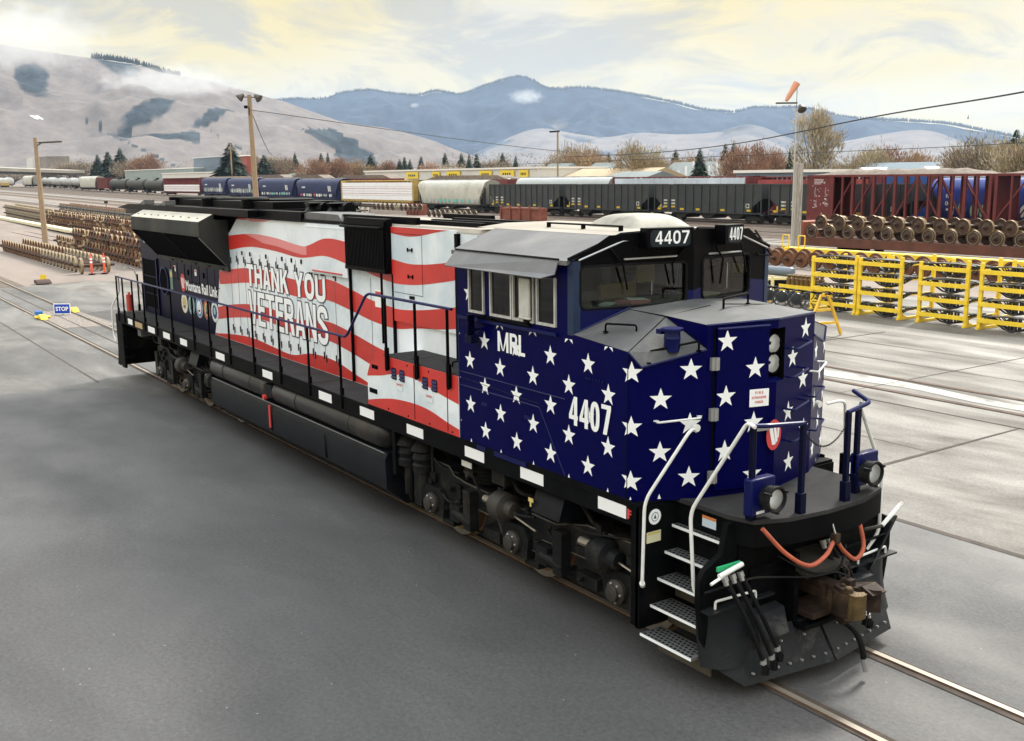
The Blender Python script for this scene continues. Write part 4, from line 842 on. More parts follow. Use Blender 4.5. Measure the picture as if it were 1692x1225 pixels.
# ---------------------------------------------------------------- front platform, steps
m = MB()
pf = [(22.8, -1.06), (23.83, -1.06), (24.10, -.98), (24.24, -.62), (24.30, -.1), (24.28, .5), (24.14, .98), (23.83, 1.06), (22.8, 1.06)]
m.prism(pf, 1.74, 1.785, 'z', 0, 0); part(m, 'front_platform', [DECK])
m = MB(); m.prism([(a, b) for a, b in pf[1:8]], 1.50, 1.742, 'z'); m.box(23.0, 23.83, -1.02, -.98, .5, 1.74)
for s in (-1, 1):
    m.flip = s > 0
    m.box(22.9, 23.02, -1.553, -1.02, .42, 1.77)                 # rear stair wall
    m.prism([(-1.553, 1.74), (-1.02, 1.74), (-1.02, .4), (-1.553, .4)], 22.98, 23.04, 'x')
    # front stringer, slanting with a notch
    ol = [(-1.02, 1.74), (-1.14, 1.72), (-1.22, 1.42), (-1.45, 1.30), (-1.52, 1.20), (-1.52, .95), (-1.42, .40), (-1.0, .38), (-1.0, 1.74)]
    m.prism(ol, 23.83, 23.90, 'x')
m.flip = False
part(m, 'stair_frame', [BLACK])
TR = [(-1.10, 1.49), (-1.20, 1.21), (-1.30, .93), (-1.40, .65), (-1.54, .36)]
for s in (-1, 1):
    for y, z in TR:
        m = MB(s > 0); m.box(23.05, 23.82, y, y+.30, z-.03, z)
        m.box(23.05, 23.82, y-.006, y, z-.026, z+.003, 2)
        for i in range(13):
            for j in range(5): cx = 23.09+i*.057+(.028 if j % 2 else 0); cy = y+.035+j*.055; m.disc((cx, cy, z+.002), X, Y, .021, .016, 1, 8) if cx < 23.8 else None
        part(m, 'step', [TRDECK, HOLE, PURE])
        m = MB(s > 0); m.box(23.04, 23.83, y+.27, y+.29, z-.27, z-.03); part(m, 'step_riser', [mat('dusty riser', (.07, .06, .045), .8, var=.3, vs=5)])
m = MB(); m.lathe([(.085, 0), (.085, .003)], (23.045, -1.35, 1.62), X, 24); m.disc((23.0495, -1.35, 1.62), Y, Z, .05, .05, 1); m.disc((23.0500, -1.35, 1.62), Y, Z, .043, .043, 0); m.quad([(23.0503, -1.37, 1.60), (23.0503, -1.33, 1.60), (23.0503, -1.35, 1.65)], 1)
m.box(23.041, 23.045, -1.46, -1.26, 1.34, 1.46, 2); m.box(23.046, 23.047, -1.45, -1.27, 1.43, 1.455, 3); part(m, 'warning_decal', [PURE, TEXTD, mat('pale yellow label', (.7, .68, .45), .5), SCM['gold']])
m = MB(); m.quad([(23.42, -1.025, 1.56), (23.62, -1.025, 1.56), (23.62, -1.025, 1.68), (23.42, -1.025, 1.68)], 0); m.quad([(23.42, -1.027, 1.65), (23.62, -1.027, 1.65), (23.62, -1.027, 1.68), (23.42, -1.027, 1.68)], 1); part(m, 'warning_decal', [mat('label blue white', (.55, .65, .75), .5), mat('label orange', (.7, .2, .04), .5)])
m = MB(); m.quad([(22.84, -1.560, 1.585), (22.87, -1.560, 1.585), (22.87, -1.560, 1.70), (22.84, -1.560, 1.70)], 0); m.text('F', (22.86, -1.5605, 1.60), X, Z, .05, .09, 0, .03); part(m, 'end_marker', [REDT])
for s in (-1, 1):
    def q(p): return [(a, b*-s, c) for a, b, c in p]
    m = MB(s > 0); m.tube(arc([(23.3, -1.05, 2.57), (23.42, -1.22, 2.62), (23.16, -1.60, 1.87), (23.16, -1.62, .95)], .12), .018, 8); m.lathe([(.04, 0), (.04, .05)], (23.22, -.97, 2.57), X, 10); m.cyl((23.16, -1.62, .98), (23.1, -1.56, .92), .03, n=8); part(m, 'step_handrail', [WPAINT])
    if s < 0: m = MB(); m.tube(arc([(24.14, -1.06, 2.76), (24.02, -1.04, 2.78), (23.50, -1.28, 1.78), (23.60, -1.30, .9), (23.84, -1.2, .86)], .12), .020, 8)
    else: m = MB(); m.tube(arc([(24.1, .62, 2.80), (24.0, .72, 2.72), (23.92, 1.28, 1.86), (23.92, 1.28, 1.15), (23.9, 1.1, .98)], .12), .020, 8)
    part(m, 'step_handrail', [WPAINT])
    # front end rail
    m = MB(s > 0); m.tube(arc([(24.08, -1.06, 2.76), (24.18, -.9, 2.76), (24.2, -.42, 2.72)] if s < 0 else [(23.95, -.66, 2.88), (24.2, -.62, 2.80), (24.2, -.26, 2.74)], .05), .024, 8); part(m, 'end_rail', [BLUEP])
    for y, x in ((-.42, 24.2), (-.98, 24.05)) if s < 0 else ((-.28, 24.2), (-.60, 24.08)):
        m = MB(s > 0); m.box(x-.03, x+.02, y-.03, y+.03, 1.95, 2.74); m.box(x-.045, x+.035, y-.045, y+.045, 1.78, 2.0); part(m, 'handrail_post', [NAVYD], bevel=.008)
    # ditch light
    yc = -.90 if s < 0 else -.74
    m = MB(s > 0); m.box(24.02, 24.13, yc-.17, yc+.17, 1.84 if s < 0 else 1.86, 2.22); h = part(m, 'ditch_light', [BLUEP], bevel=.015)
    m = MB(s > 0); m.lathe([(.12, 0), (.125, .10), (.135, .11), (.135, .15), (.118, .155), (.10, .13)], (24.12, yc+.05, 2.02), X, 24, caps=False)
    for a in (0.5, 2.6, 4.7): m.box(24.2, 24.29, yc+.05+.135*math.cos(a)-.012, yc+.05+.135*math.cos(a)+.012, 2.02+.135*math.sin(a)-.012, 2.02+.135*math.sin(a)+.012)
    m.build('housing', [GRIME], h)
    m = MB(s > 0); m.lathe([(.01, 0), (.05, .01), (.09, .04), (.115, .09)], (24.16, yc+.05, 2.02), X, 24, 0, caps=False); m.lathe([(.115, .092), (.06, .108), (.001, .112)], (24.16, yc+.05, 2.02), X, 24, 1, caps=False); m.build('lens', [REFLECTOR, LENS], h)
    m = MB(s > 0); m.quad([(24.134, yc-.1, 1.86), (24.134, yc+.02, 1.86), (24.134, yc+.02, 1.89), (24.134, yc-.1, 1.89)]); m.build('small_label', [PURE], h)
# chain across the gap
m = MB(); n = 34
for i in range(n):
    t = (i+.5)/n; y = -.38+t*.66; z = 2.60+.05*t-.24*4*t*(1-t)*.8; c = V(24.2, y, z); d = V(0, .66, .05-.768*(1-2*t)).normalized(); w = X if i % 2 else d.cross(X)
    m.tube([c+d*.017*math.cos(a)+w*.009*math.sin(a) for a in [k*math.pi/4 for k in range(9)]], .0032, 4)
part(m, 'safety_chain', [GRIME])
m = MB(); m.box(23.2, 23.4, 1.45, 1.5, 1.3, 1.9); m.disc((23.42, 1.35, 1.78), Y, Z, .07, .07, 1); part(m, 'far_step_panel', [BLACK, PURE])
# ---------------------------------------------------------------- pilot, plow, coupler, hoses
m = MB(); m.box(23.83, 23.92, -1.0, -.30, .45, 1.5); m.box(23.83, 23.92, .30, 1.0, .45, 1.5); m.box(23.83, 23.92, -.3, .3, 1.25, 1.5)
m.box(23.80, 23.84, -1.0, 1.0, .3, 1.5); m.box(23.9, 24.1, -.34, -.28, .55, 1.30); m.box(23.9, 24.1, .28, .34, .55, 1.30); m.prism([(23.9, 1.26), (24.25, 1.12), (24.25, 1.07), (23.9, 1.18)], -.34, .34, 'y', 1); m.box(23.9, 24.25, -.34, .34, .50, .55)
m.box(23.92, 23.95, -.85, -.45, .75, 1.2); m.cyl((23.95, -1.45, 1.1), (23.95, 1.4, 1.12), .016)
part(m, 'pilot', [BLACK, BRONZE])
m = MB()
for s in (-1, 1):
    m.flip = s > 0
    # side wing: a curved sheet, flaring forward at its foot
    top = [(23.99, -.85), (23.99, -1.08), (23.98, -1.24), (23.94, -1.36), (23.87, -1.43), (23.79, -1.45)]; bot = [(24.14, -.85), (24.14, -1.05), (24.11, -1.22), (24.05, -1.35), (23.97, -1.43), (23.88, -1.46)]
    vs = []; nk = 7
    for q_ in range(nk):
        t_ = q_/(nk-1); e_ = t_**1.8
        for (ax_, ay_), (bx_, by_) in zip(top, bot): vs.append((ax_+(bx_-ax_)*e_-.02*math.sin(math.pi*t_), ay_+(by_-ay_)*e_, .91-.63*t_))
    k0 = len(top); fs = [(r_*k0+c_, (r_+1)*k0+c_, (r_+1)*k0+c_+1, r_*k0+c_+1) for r_ in range(nk-1) for c_ in range(k0-1)]
    m.add(vs, fs, 0); m.add([(x_-.015, y_+.012, z_) for x_, y_, z_ in vs], fs, 0)
    m.sheet([(24.10, -.02, .58), (24.02, -1.0, .50), (24.22, -1.18, .12), (24.40, -.02, .14)], .02, 0)
    m.sheet([(24.02, -1.0, .50), (23.97, -1.3, .50), (24.0, -1.32, .24), (24.22, -1.18, .12)], .02, 0)
    m.box(23.88, 24.02, -1.5, -.55, .88, .90, 0)
    for i in range(7): y = -.1-i*.16; m.cyl((24.33-.12*(-y), y, .22), (24.36-.12*(-y), y, .225), .013, n=6, mi=1); m.cyl((24.19-.10*(-y), y, .42), (24.22-.10*(-y), y, .425), .013, n=6, mi=1) if i % 2 else None
    m.prism([(24.0, .80), (24.12, .78), (24.2, .52), (24.0, .52)], -.95, -.52, 'y', 0)
m.flip = False
m.box(24.0, 24.14, -.3, .3, .3, .56, 0)
part(m, 'snow_plow', [PLOWM, STEEL], bevel=.0, smooth=50)
for s in (-1, 1): m = MB(s > 0); m.tube(arc([(23.96, -1.36, .9), (23.96, -1.36, .98), (24.0, -.82, .98), (24.0, -.82, .9)], .03), .014); part(m, 'plow_handle', [WPAINT])
m = MB(); m.sheet([(23.9, 1.05, .75), (23.9, 1.55, 1.28), (24.0, 1.5, 1.32), (24.05, 1.0, .8)], .02); part(m, 'hinged_plate', [PLOWM])
m = MB()
# shank, head casting with a curved guard arm, yoke plates and bolts
m.box(23.9, 24.40, -.09, .09, .80, .98); m.box(23.9, 24.30, -.28, .28, .62, .68); m.prism([(-.13, .70), (.13, .70), (.16, .82), (.12, 1.0), (-.12, 1.0), (-.16, .82)], 24.36, 24.47, 'x')
prof = [(24.42, -.15), (24.50, -.20), (24.58, -.215), (24.66, -.20), (24.66, -.12), (24.58, -.10), (24.54, -.04), (24.54, .05), (24.60, .11), (24.70, .15), (24.76, .21), (24.72, .245), (24.62, .235), (24.52, .19), (24.42, .14)]
m.prism(prof, .74, .98, 'z'); m.prism([(a*.96+24.5*.04, b*.85) for a, b in prof[:8]], .98, 1.03, 'z')
for a, b in ((24.52, -.10), (24.46, .08)): m.cyl((a, b, .98), (a, b, 1.05), .028, n=10)
m.box(24.44, 24.56, -.05, .05, 1.0, 1.08); m.tube(arc([(24.50, .02, 1.06), (24.46, .05, 1.16), (24.40, .02, 1.2)], .04), .014, 6); m.prism([(24.40, .74), (24.56, .72), (24.50, .58), (24.42, .60)], -.06, .06, 'y')
m.prism([(24.0, .55), (24.36, .62), (24.36, .66), (24.0, .66)], .10, .30, 'y'); m.prism([(24.36, .92), (24.60, 1.0), (24.74, .94), (24.70, .90), (24.50, .94)], .10, .32, 'y')
cp = part(m, 'coupler', [COUP], bevel=.012)
m = MB(); m.prism([(24.60, -.15), (24.66, -.195), (24.735, -.18), (24.77, -.11), (24.76, -.03), (24.70, -.005), (24.67, -.06), (24.62, -.07)], .745, 1.0, 'z'); m.cyl((24.62, -.145, .70), (24.62, -.145, 1.04), .03); m.cyl((24.62, -.145, 1.04), (24.62, -.145, 1.06), .042, n=8); m.build('knuckle', [mat('worn knuckle', (.11, .072, .032), .5, .4, spec=.3, var=.45, vs=9, bump=.4)], cp, bevel=.018)
m = MB(); m.tube(arc([(23.95, -1.5, 1.10), (24.05, -.9, 1.16), (24.3, -.3, 1.1), (24.4, -.06, 1.14), (24.5, 0, 1.1)], .1), .012); m.tube([(24.1, -1.46, 1.31), (24.1, -1.14, 1.37)], .026, 8, 1); m.tube([(24.11, -1.58, 1.26), (24.1, -1.30, 1.33)], .016, 6, 1); part(m, 'uncoupling_lever', [GRIME, WPAINT])
m = MB(); m.tube([(24.1, 1.08, 1.32), (24.1, 1.42, 1.52)], .025, 6, 0); m.tube([(24.0, .9, 1.28), (24.1, 1.08, 1.32)], .02, 6, 1); part(m, 'uncoupling_lever', [WPAINT, BRONZE])
for s in (-1, 1):
    m = MB(); yt = (-1.42, -1.10) if s < 0 else (.02, .34); m.box(24.02, 24.05, yt[0], yt[1], 1.33 if s < 0 else 1.40, 1.375 if s < 0 else 1.44, 0); part(m, 'tape_strip', [GREEN])
    for ya, yb, zb in (((-1.38, -1.02, .38), (-1.27, -.90, .40), (-1.16, -.82, .47)) if s < 0 else ((.08, .46, .62), (.18, .55, .50), (.28, .62, .45))):
        za = 1.31 if s < 0 else 1.38
        m = MB(); m.tube(arc([(24.0, ya, za+.02), (24.10, ya+.01, za-.04), (24.26, ya+(yb-ya)*.45, .85), (24.31, yb, zb)], .14), .024, 8, 0)
        m.lathe([(.034, 0), (.034, .05), (.03, .05), (.03, .09)], (24.09, ya, za-.02), (.3, (yb-ya)*.5, -1), 8, 1); m.lathe([(.03, 0), (.03, .03), (.034, .03), (.034, .05)], (24.31, yb, zb+.02), (0, 0, -1), 8, 1)
        m.obox((24.33, yb, zb-.08), (.05, .04, .11), (1, .2, 0), (0, .15, 1), 0); m.obox((24.345, yb+.03, zb-.10), (.03, .03, .08), (1, .4, 0), (0, .3, 1), 0); part(m, 'air_hose', [RUBBER, STEEL])
m = MB(); m.tube(arc([(24.3, .02, .62), (24.52, .12, .5), (24.6, .14, .36), (24.62, .16, .2)], .1), .032, 8, 0); m.tube([(24.62, .16, .2), (24.64, .18, .06)], .03, 6, 1); part(m, 'brake_hose', [RUBBER, STEEL])
m = MB(); P = [V(24.22, -1.0, 1.74), V(24.34, -.78, 1.47), V(24.40, -.50, 1.30), V(24.38, -.22, 1.34), V(24.33, -.02, 1.44), V(24.34, .12, 1.30), V(24.34, .32, 1.17), V(24.32, .47, 1.28), V(24.24, .46, 1.58)]
out = []
for i in range(len(P)-1):
    p0 = P[max(i-1, 0)]; p1 = P[i]; p2 = P[i+1]; p3 = P[min(i+2, len(P)-1)]
    for k in range(6):
        t = k/6; out.append(.5*((2*p1)+(p2-p0)*t+(2*p0-5*p1+4*p2-p3)*t*t+(-p0+3*p1-3*p2+p3)*t**3))
m.tube(out+[P[-1]], .023, 10); m.lathe([(.04, 0), (.04, .07)], (24.33, -.05, 1.435), Y, 10, 1); m.box(24.30, 24.37, -.06, .02, 1.44, 1.52, 1); m.tube([(24.33, -.02, 1.52), (24.27, -.02, 1.66)], .010, 5, 2)
part(m, 'jumper_cable', [ORANGE, COUP, STEEL], label='orange jumper cable looping under the front platform')
m = MB(); m.tube(arc([(24.0, -.5, 1.28), (24.3, -.3, 1.12), (24.4, .0, 1.12), (24.3, .2, 1.35)], .15), .014); part(m, 'release_cable', [RUBBER])
# ================================================================ the ground and the yard
def rise(x, y=0): return .009*min(max(-100-x, 0), 350)
def tri(kind_name, m, mats, **k):
    o = m.build(kind_name, mats, **k); o['kind'] = 'structure'; return o
DIRT = mat('pinkish gravel dirt', (.20, .16, .138), .95, var=.22, vs=.18, col2=(.19, .16, .14), c2pos=(.50, .72), detail=10, v3=(.5, 1.5, 1))
BALL = mat('brown ballast', (.10, .075, .058), .95, var=.5, vs=6, bump=.6, bs=25, col2=(.20, .17, .14), c2pos=(.5, .7))
BALG = mat('grey ballast', (.23, .215, .20), .95, var=.45, vs=7, bump=.6, bs=22)
def groundmat(name, stops, scale, rough=(.35, .8), vs3=(1, 1, 1), speck=.0, bump=.12):
    m = bpy.data.materials.new(name); m.use_nodes = True; t = m.node_tree; b = t.nodes['Principled BSDF']
    def n(ty, **k):
        q = t.nodes.new(ty)
        for a, v in k.items(): setattr(q, a, v)
        return q
    co = n('ShaderNodeTexCoord'); mp = n('ShaderNodeMapping'); mp.inputs['Scale'].default_value = vs3; t.links.new(co.outputs['Object'], mp.inputs[0])
    a = n('ShaderNodeTexNoise'); a.inputs['Scale'].default_value = scale; a.inputs['Detail'].default_value = 9; a.inputs['Roughness'].default_value = .62; a.inputs['Distortion'].default_value = .6; t.links.new(mp.outputs[0], a.inputs['Vector'])
    r = n('ShaderNodeValToRGB'); t.links.new(a.outputs[0], r.inputs[0]); e = r.color_ramp.elements
    while len(e) < len(stops): e.new(1)
    for x, (p, c) in zip(e, stops): x.position = p; x.color = (*c, 1)
    f = n('ShaderNodeTexNoise'); f.inputs['Scale'].default_value = 18; f.inputs['Detail'].default_value = 8; f.inputs['Roughness'].default_value = .9; t.links.new(co.outputs['Object'], f.inputs['Vector'])
    fm = n('ShaderNodeMapRange'); fm.inputs[1].default_value = .3; fm.inputs[2].default_value = .7; fm.inputs[3].default_value = .35; fm.inputs[4].default_value = 1.65; t.links.new(f.outputs[0], fm.inputs[0])
    v = n('ShaderNodeVectorMath', operation='SCALE'); t.links.new(r.outputs[0], v.inputs[0]); t.links.new(fm.outputs[0], v.inputs['Scale']); out = v.outputs[0]
    if speck:
        vo = n('ShaderNodeTexVoronoi'); vo.inputs['Scale'].default_value = 3.2; vo.inputs['Randomness'].default_value = 1; t.links.new(co.outputs['Object'], vo.inputs['Vector'])
        lt = n('ShaderNodeMath', operation='LESS_THAN'); lt.inputs[1].default_value = speck; t.links.new(vo.outputs['Distance'], lt.inputs[0])
        mx = n('ShaderNodeMix', data_type='RGBA'); t.links.new(lt.outputs[0], mx.inputs['Factor']); t.links.new(out, mx.inputs[6]); mx.inputs[7].default_value = (.26, .25, .235, 1); out = mx.outputs[2]
    t.links.new(out, b.inputs['Base Color'])
    w = n('ShaderNodeTexNoise'); w.inputs['Scale'].default_value = scale*1.7; w.inputs['Detail'].default_value = 7; t.links.new(mp.outputs[0], w.inputs['Vector'])
    wm = n('ShaderNodeMapRange'); wm.inputs[1].default_value = .38; wm.inputs[2].default_value = .62; wm.inputs[3].default_value = rough[0]; wm.inputs[4].default_value = rough[1]; t.links.new(w.outputs[0], wm.inputs[0]); t.links.new(wm.outputs[0], b.inputs['Roughness'])
    bp = n('ShaderNodeBump'); bp.inputs['Strength'].default_value = bump; bp.inputs['Distance'].default_value = .01; t.links.new(f.outputs[0], bp.inputs['Height']); t.links.new(bp.outputs[0], b.inputs['Normal'])
    return m
ASPH = groundmat('damp asphalt', [(.25, (.044, .043, .044)), (.45, (.056, .054, .055)), (.60, (.069, .067, .067)), (.78, (.105, .101, .099))], .22, (.50, .74), (1, 1.7, 1), .032, .7)
CONC = groundmat('stained concrete', [(.30, (.050, .043, .036)), (.42, (.094, .082, .071)), (.52, (.145, .132, .118)), (.68, (.21, .195, .178))], .34, (.60, .9), (.55, 1.6, 1), .010, .08)
CONL = groundmat('pale concrete band', [(.3, (.14, .125, .108)), (.5, (.205, .188, .168)), (.7, (.26, .24, .215))], .3, (.5, .85), (.3, 2, 1))
CRACK = mat('dark joint filler', (.055, .042, .034), .9, var=.4, vs=3)
# ground sheet out to the foot of the mountains
m = MB(); na = 96; rad = [0, 30, 60, 90, 120, 160, 210, 270, 340, 430, 560, 800, 1300, 2200, 4000, 8000, 14000]; vs = []; fs = []
for r_ in rad:
    for i in range(na):
        a = 2*math.pi*i/na; x = 31+r_*math.cos(a); y = -8+r_*math.sin(a); vs.append((x, y, -.05+rise(x)))
for k in range(len(rad)-1):
    for i in range(na): j = (i+1) % na; fs.append((k*na+i, (k+1)*na+i, (k+1)*na+j, k*na+j))
m.add(vs, fs); tri('ground', m, [DIRT], smooth=0)
def flat(name, pts, z, mt):
    m = MB(); m.quad([(a, b, z) for a, b in pts]); return tri(name, m, [mt], smooth=0)
flat('concrete_apron', [(-27, -60), (70, -60), (70, 31), (-2, 31), (-14, 16), (-27.8, 4.7), (-26.8, 0)], -.030, CONC)
flat('asphalt_apron', [(2.45, -70), (75, -70), (75, 4.88), (6.6, 4.88), (6.2, 1.2), (5.7, -.95), (4.8, -1.6), (3.4, -2.2), (2.75, -3.2), (2.5, -4.8)], -.026, ASPH)
PAVE = groundmat('worn grey pavement', [(.28, (.045, .042, .040)), (.44, (.075, .070, .066)), (.56, (.115, .107, .10)), (.70, (.17, .158, .145))], .30, (.45, .8), (.6, 1.7, 1), .02, .2)
flat('old_pavement', [(-26.6, -60), (10, -60), (10, -1.2), (2.3, 4.7), (-6, 4.6), (-14, 3.9), (-20, 3.2), (-26.6, 2.2)], -.028, PAVE)
flat('concrete_band', [(-10, 21.25), (60, 21.25), (60, 22.6), (-10, 22.6)], -.026, CONL)
flat('asphalt_patch', [(-13.4, 1.0), (-9.5, 1.35), (-8.6, 2.0), (-10.5, 2.7), (-13.9, 2.4)], -.026, mat('dark wet patch', (.055, .048, .045), .7, var=.5, vs=3, bump=.5))
flat('gravel_strip', [(-15.2, -1.0), (-9.2, -.6), (-8.8, 1.2), (-14.8, .95)], -.022, mat('loose gravel', (.20, .17, .15), .95, var=.6, vs=9, bump=.7))
m = MB()
def joint(a, b, w=.02, z=-.021):
    a = V(a[0], a[1], z); b = V(b[0], b[1], z); d = (b-a).normalized(); n = d.cross(Z)*w; k = max(1, int((b-a).length/1.2)); pa = [a+(b-a)*i/k for i in range(k+1)]
    for i in range(k): w0 = .6+.8*abs(math.sin(i*12.9)); w1 = .6+.8*abs(math.sin((i+1)*12.9)); m.quad([pa[i]-n*w0, pa[i+1]-n*w1, pa[i+1]+n*w1, pa[i]+n*w0])
joint((6.5, 11.9), (60, 11.88), .03); joint((19.55, 11.9), (19.65, 4.9), .035); joint((6.6, 4.9), (60, 4.86), .045); joint((36, 11.9), (36, 4.9)); joint((4, 16.6), (60, 16.7), .02); joint((3, 18.9), (60, 18.9), .018)
joint((8, 9.0), (19.6, 8.8), .012); joint((-26, -2.2), (2.4, -2.2), .02); joint((-26, -.02), (2.3, -.02), .025); joint((-20, -7), (2.4, -6.2), .015); joint((-6, 2.5), (-6, 11.9), .02); joint((9.5, 14.7), (9.5, 21.2), .02); joint((24, 14.7), (24, 31), .02); joint((0, 27.5), (60, 27.6), .02); joint((-27, -.1), (-27.8, 4.7), .03); joint((15, 11.9), (15, 21.2), .012)
tri('pavement_joints', m, [CRACK], smooth=0)

# salt-white wear strip between the far embedded rails, wandering edges
m = MB(); n = 40
for i in range(n):
    x0 = 12+i*.5; x1 = x0+.5; e = lambda x: (13.55+.12*math.sin(x*1.3)+.02*x*0, 14.15+.16*math.sin(x*.9+1))
    a0, b0 = e(x0); a1, b1 = e(x1); m.quad([(x0, a0, -.0215), (x1, a1, -.0215), (x1, b1, -.0215), (x0, b0, -.0215)])
tri('worn_concrete_strip', m, [mat('whitish worn concrete', (.33, .315, .295), .85, var=.2, vs=1.3, col2=(.17, .155, .14), c2pos=(.52, .64))], smooth=0)
# rails
RAILM = mat('polished rail head', (.24, .205, .165), .45, .25, var=.2, vs=2, v3=(.3, 1, 1)); RAILR = mat('rusty rail web', (.12, .065, .04), .8, var=.4, vs=5)
GROOVE = mat('dirty flangeway', (.05, .036, .027), .95, var=.5, vs=5)
def track(yc, x0, x1, embedded=False, rm=None, ball=None, slope=0.0, w=1.5, hz=0.0):
    m = MB(); n = max(1, int((x1-x0)/25))
    for s in (-.75, .75):
        for i in range(n):
            a = x0+(x1-x0)*i/n; b = x0+(x1-x0)*(i+1)/n; za, zb = rise(a)+hz, rise(b)+hz; ya = yc+s+slope*(a-x0); yb = yc+s+slope*(b-x0)
            m.add([(a, ya-.036, za-.12), (a, ya+.036, za-.12), (a, ya+.036, za), (a, ya-.036, za), (b, yb-.036, zb-.12), (b, yb+.036, zb-.12), (b, yb+.036, zb), (b, yb-.036, zb)], [(3, 2, 6, 7)], 0)
            m.add([(a, ya-.036, za-.12), (a, ya+.036, za-.12), (a, ya+.036, za), (a, ya-.036, za), (b, yb-.036, zb-.12), (b, yb+.036, zb-.12), (b, yb+.036, zb), (b, yb-.036, zb)], [(0, 3, 7, 4), (1, 5, 6, 2)], 1)
            if embedded:
                q = (.036, .13) if s < 0 else (-.13, -.036); r_ = (-.09, -.036) if s < 0 else (.036, .09)
                for lo, hi in (q, r_): m.quad([(a, ya+lo, -.018), (b, yb+lo, -.018), (b, yb+hi, -.018), (a, ya+hi, -.018)], 2)
    tri('rails', m, [rm or RAILM, RAILR, GROOVE], smooth=0)
    if ball:
        m = MB()
        for i in range(n):
            a = x0+(x1-x0)*i/n; b = x0+(x1-x0)*(i+1)/n; ya = yc+slope*(a-x0); yb = yc+slope*(b-x0)
            m.quad([(a, ya-w, rise(a)-.045+hz), (b, yb-w, rise(b)-.045+hz), (b, yb+w, rise(b)-.045+hz), (a, ya+w, rise(a)-.045+hz)])
        tri('track_bed', m, [ball], smooth=0)
track(0, -27, 60, True); track(0, -170, -27, False, ball=BALL, w=1.3); track(13.8, 6, 60, True, rm=RAILR, hz=-.012)
track(12.2, -170, -20); track(40.6, -150, 40, ball=BALG, hz=.01)
for y, b in ((50.5, BALL), (55.5, BALG), (60, BALL), (64.2, BALL), (68.2, BALL), (72.5, BALL), (77.5, BALL), (82.5, BALL)): track(y, -520, 30, ball=b, w=2.35)
for y, b in ((34, BALL), (38.2, BALG), (45, BALL)): track(y, -420, -60, ball=b, w=1.8)
# ---------------------------------------------------------------- pale wall / kerb strips beside the wheel rows
m = MB(); m.add([(-175, 17.0, .36), (-30, 14.0, .0), (-30, 14.9, .0), (-175, 17.9, .36), (-175, 17.0, .66), (-30, 14.0, .3), (-30, 14.9, .3), (-175, 17.9, .66)], [(4, 5, 6, 7), (0, 1, 5, 4), (3, 7, 6, 2), (1, 2, 6, 5)])
o = m.build('timber_kerb', [mat('pale yellowish timber', (.66, .60, .42), .8, var=.12, vs=.6)], smooth=0); tag(o, 'long pale yellow kerb running between the rows of stored wheelsets', 'kerb')
m = MB(); m.box(-12.6, 34, 41.5, 42.2, .52, .80)
for i in range(12): m.box(-12+i*4, -11.8+i*4, 41.6, 42.1, -.05, .52)
o = m.build('guard_beam', [YEL], bevel=.02); tag(o, 'long bright yellow guard beam in front of the loaded flatcar', 'barrier')
# ---------------------------------------------------------------- wheelsets
WR = mat('rust brown wheel', (.15, .062, .028), .75, .1, var=.35, vs=4, col2=(.10, .05, .03), c2pos=(.5, .7)); WRD = mat('dark rust axle', (.07, .04, .028), .7, .2, var=.4, vs=4)
WP = mat('pale machined wheel', (.30, .26, .20), .55, .2, var=.2, vs=4, col2=(.20, .12, .06), c2pos=(.5, .7)); WTR = mat('dull wheel tread', (.33, .24, .14), .45, .4, var=.3, vs=5); WBL = mat('blue grey axle', (.06, .075, .10), .6, .2)
WB = mat('chocolate brown wheel', (.060, .034, .023), .55, .2, var=.4, vs=5)
def wheel_mb(y, s, n=28, ring=False):
    m = MB(s > 0)
    m.lathe([(.13, -.10), (.13, -.03), (.19, -.02), (.33, .02), (.385, .0), (.385, -.045), (.455, -.045)], (0, y, .46), Y, n, 0, caps=False)
    m.lathe([(.455, -.045), (.455, .05)], (0, y, .46), Y, n, 1, caps=False); m.lathe([(.455, .05), (.485, .062), (.483, .085)], (0, y, .46), Y, n, 1, caps=False)
    m.lathe([(.483, .085), (.385, .085), (.36, .05), (.2, .03), (.13, .08)], (0, y, .46), Y, n, 0, caps=False)
    if ring: m.lathe([(.34, .0), (.365, .02), (.385, .0)], (0, y-.03, .46), Y, n, 2, caps=False)
    return m
def make_wheelset(label, group, m0, m1, ax, parts=True, ring=False, n=28):
    r = empty('wheelset', (0, 0, 0), label, 'wheelset', group)
    if parts:
        for s in (-1, 1): o = wheel_mb(-.75, s, n, ring).build('wheel', [m0, m1, WP], r, smooth=40)
        a = MB(); a.lathe([(.055, -1.13), (.08, -1.12), (.08, -.98), (.10, -.96), (.10, -.84), (.13, -.83), (.13, -.66), (.105, -.60), (.09, 0), (.105, .60), (.13, .66), (.13, .83), (.10, .84), (.10, .96), (.08, .98), (.08, 1.12), (.055, 1.13)], (0, 0, .46), Y, 16); a.build('axle', [ax], r)
    return r
ORD = ['first', 'second', 'third', 'fourth', 'fifth', 'sixth', 'seventh', 'eighth', 'ninth', 'tenth', 'eleventh', 'twelfth', 'thirteenth', 'fourteenth', 'fifteenth', 'sixteenth', 'seventeenth', 'eighteenth', 'nineteenth', 'twentieth']
def place(proto, spots, label=None, group=None, first=True, lab=None):
    for i, (x, y, z) in enumerate(spots):
        o = proto if (i == 0 and first) else copy_tree(proto, label=label, group=group)
        o.location = (x, y, z)
        if lab: o['label'] = lab(i)
        if o.type == 'EMPTY': o.rotation_euler = (0, 0, random.uniform(-.02, .02))
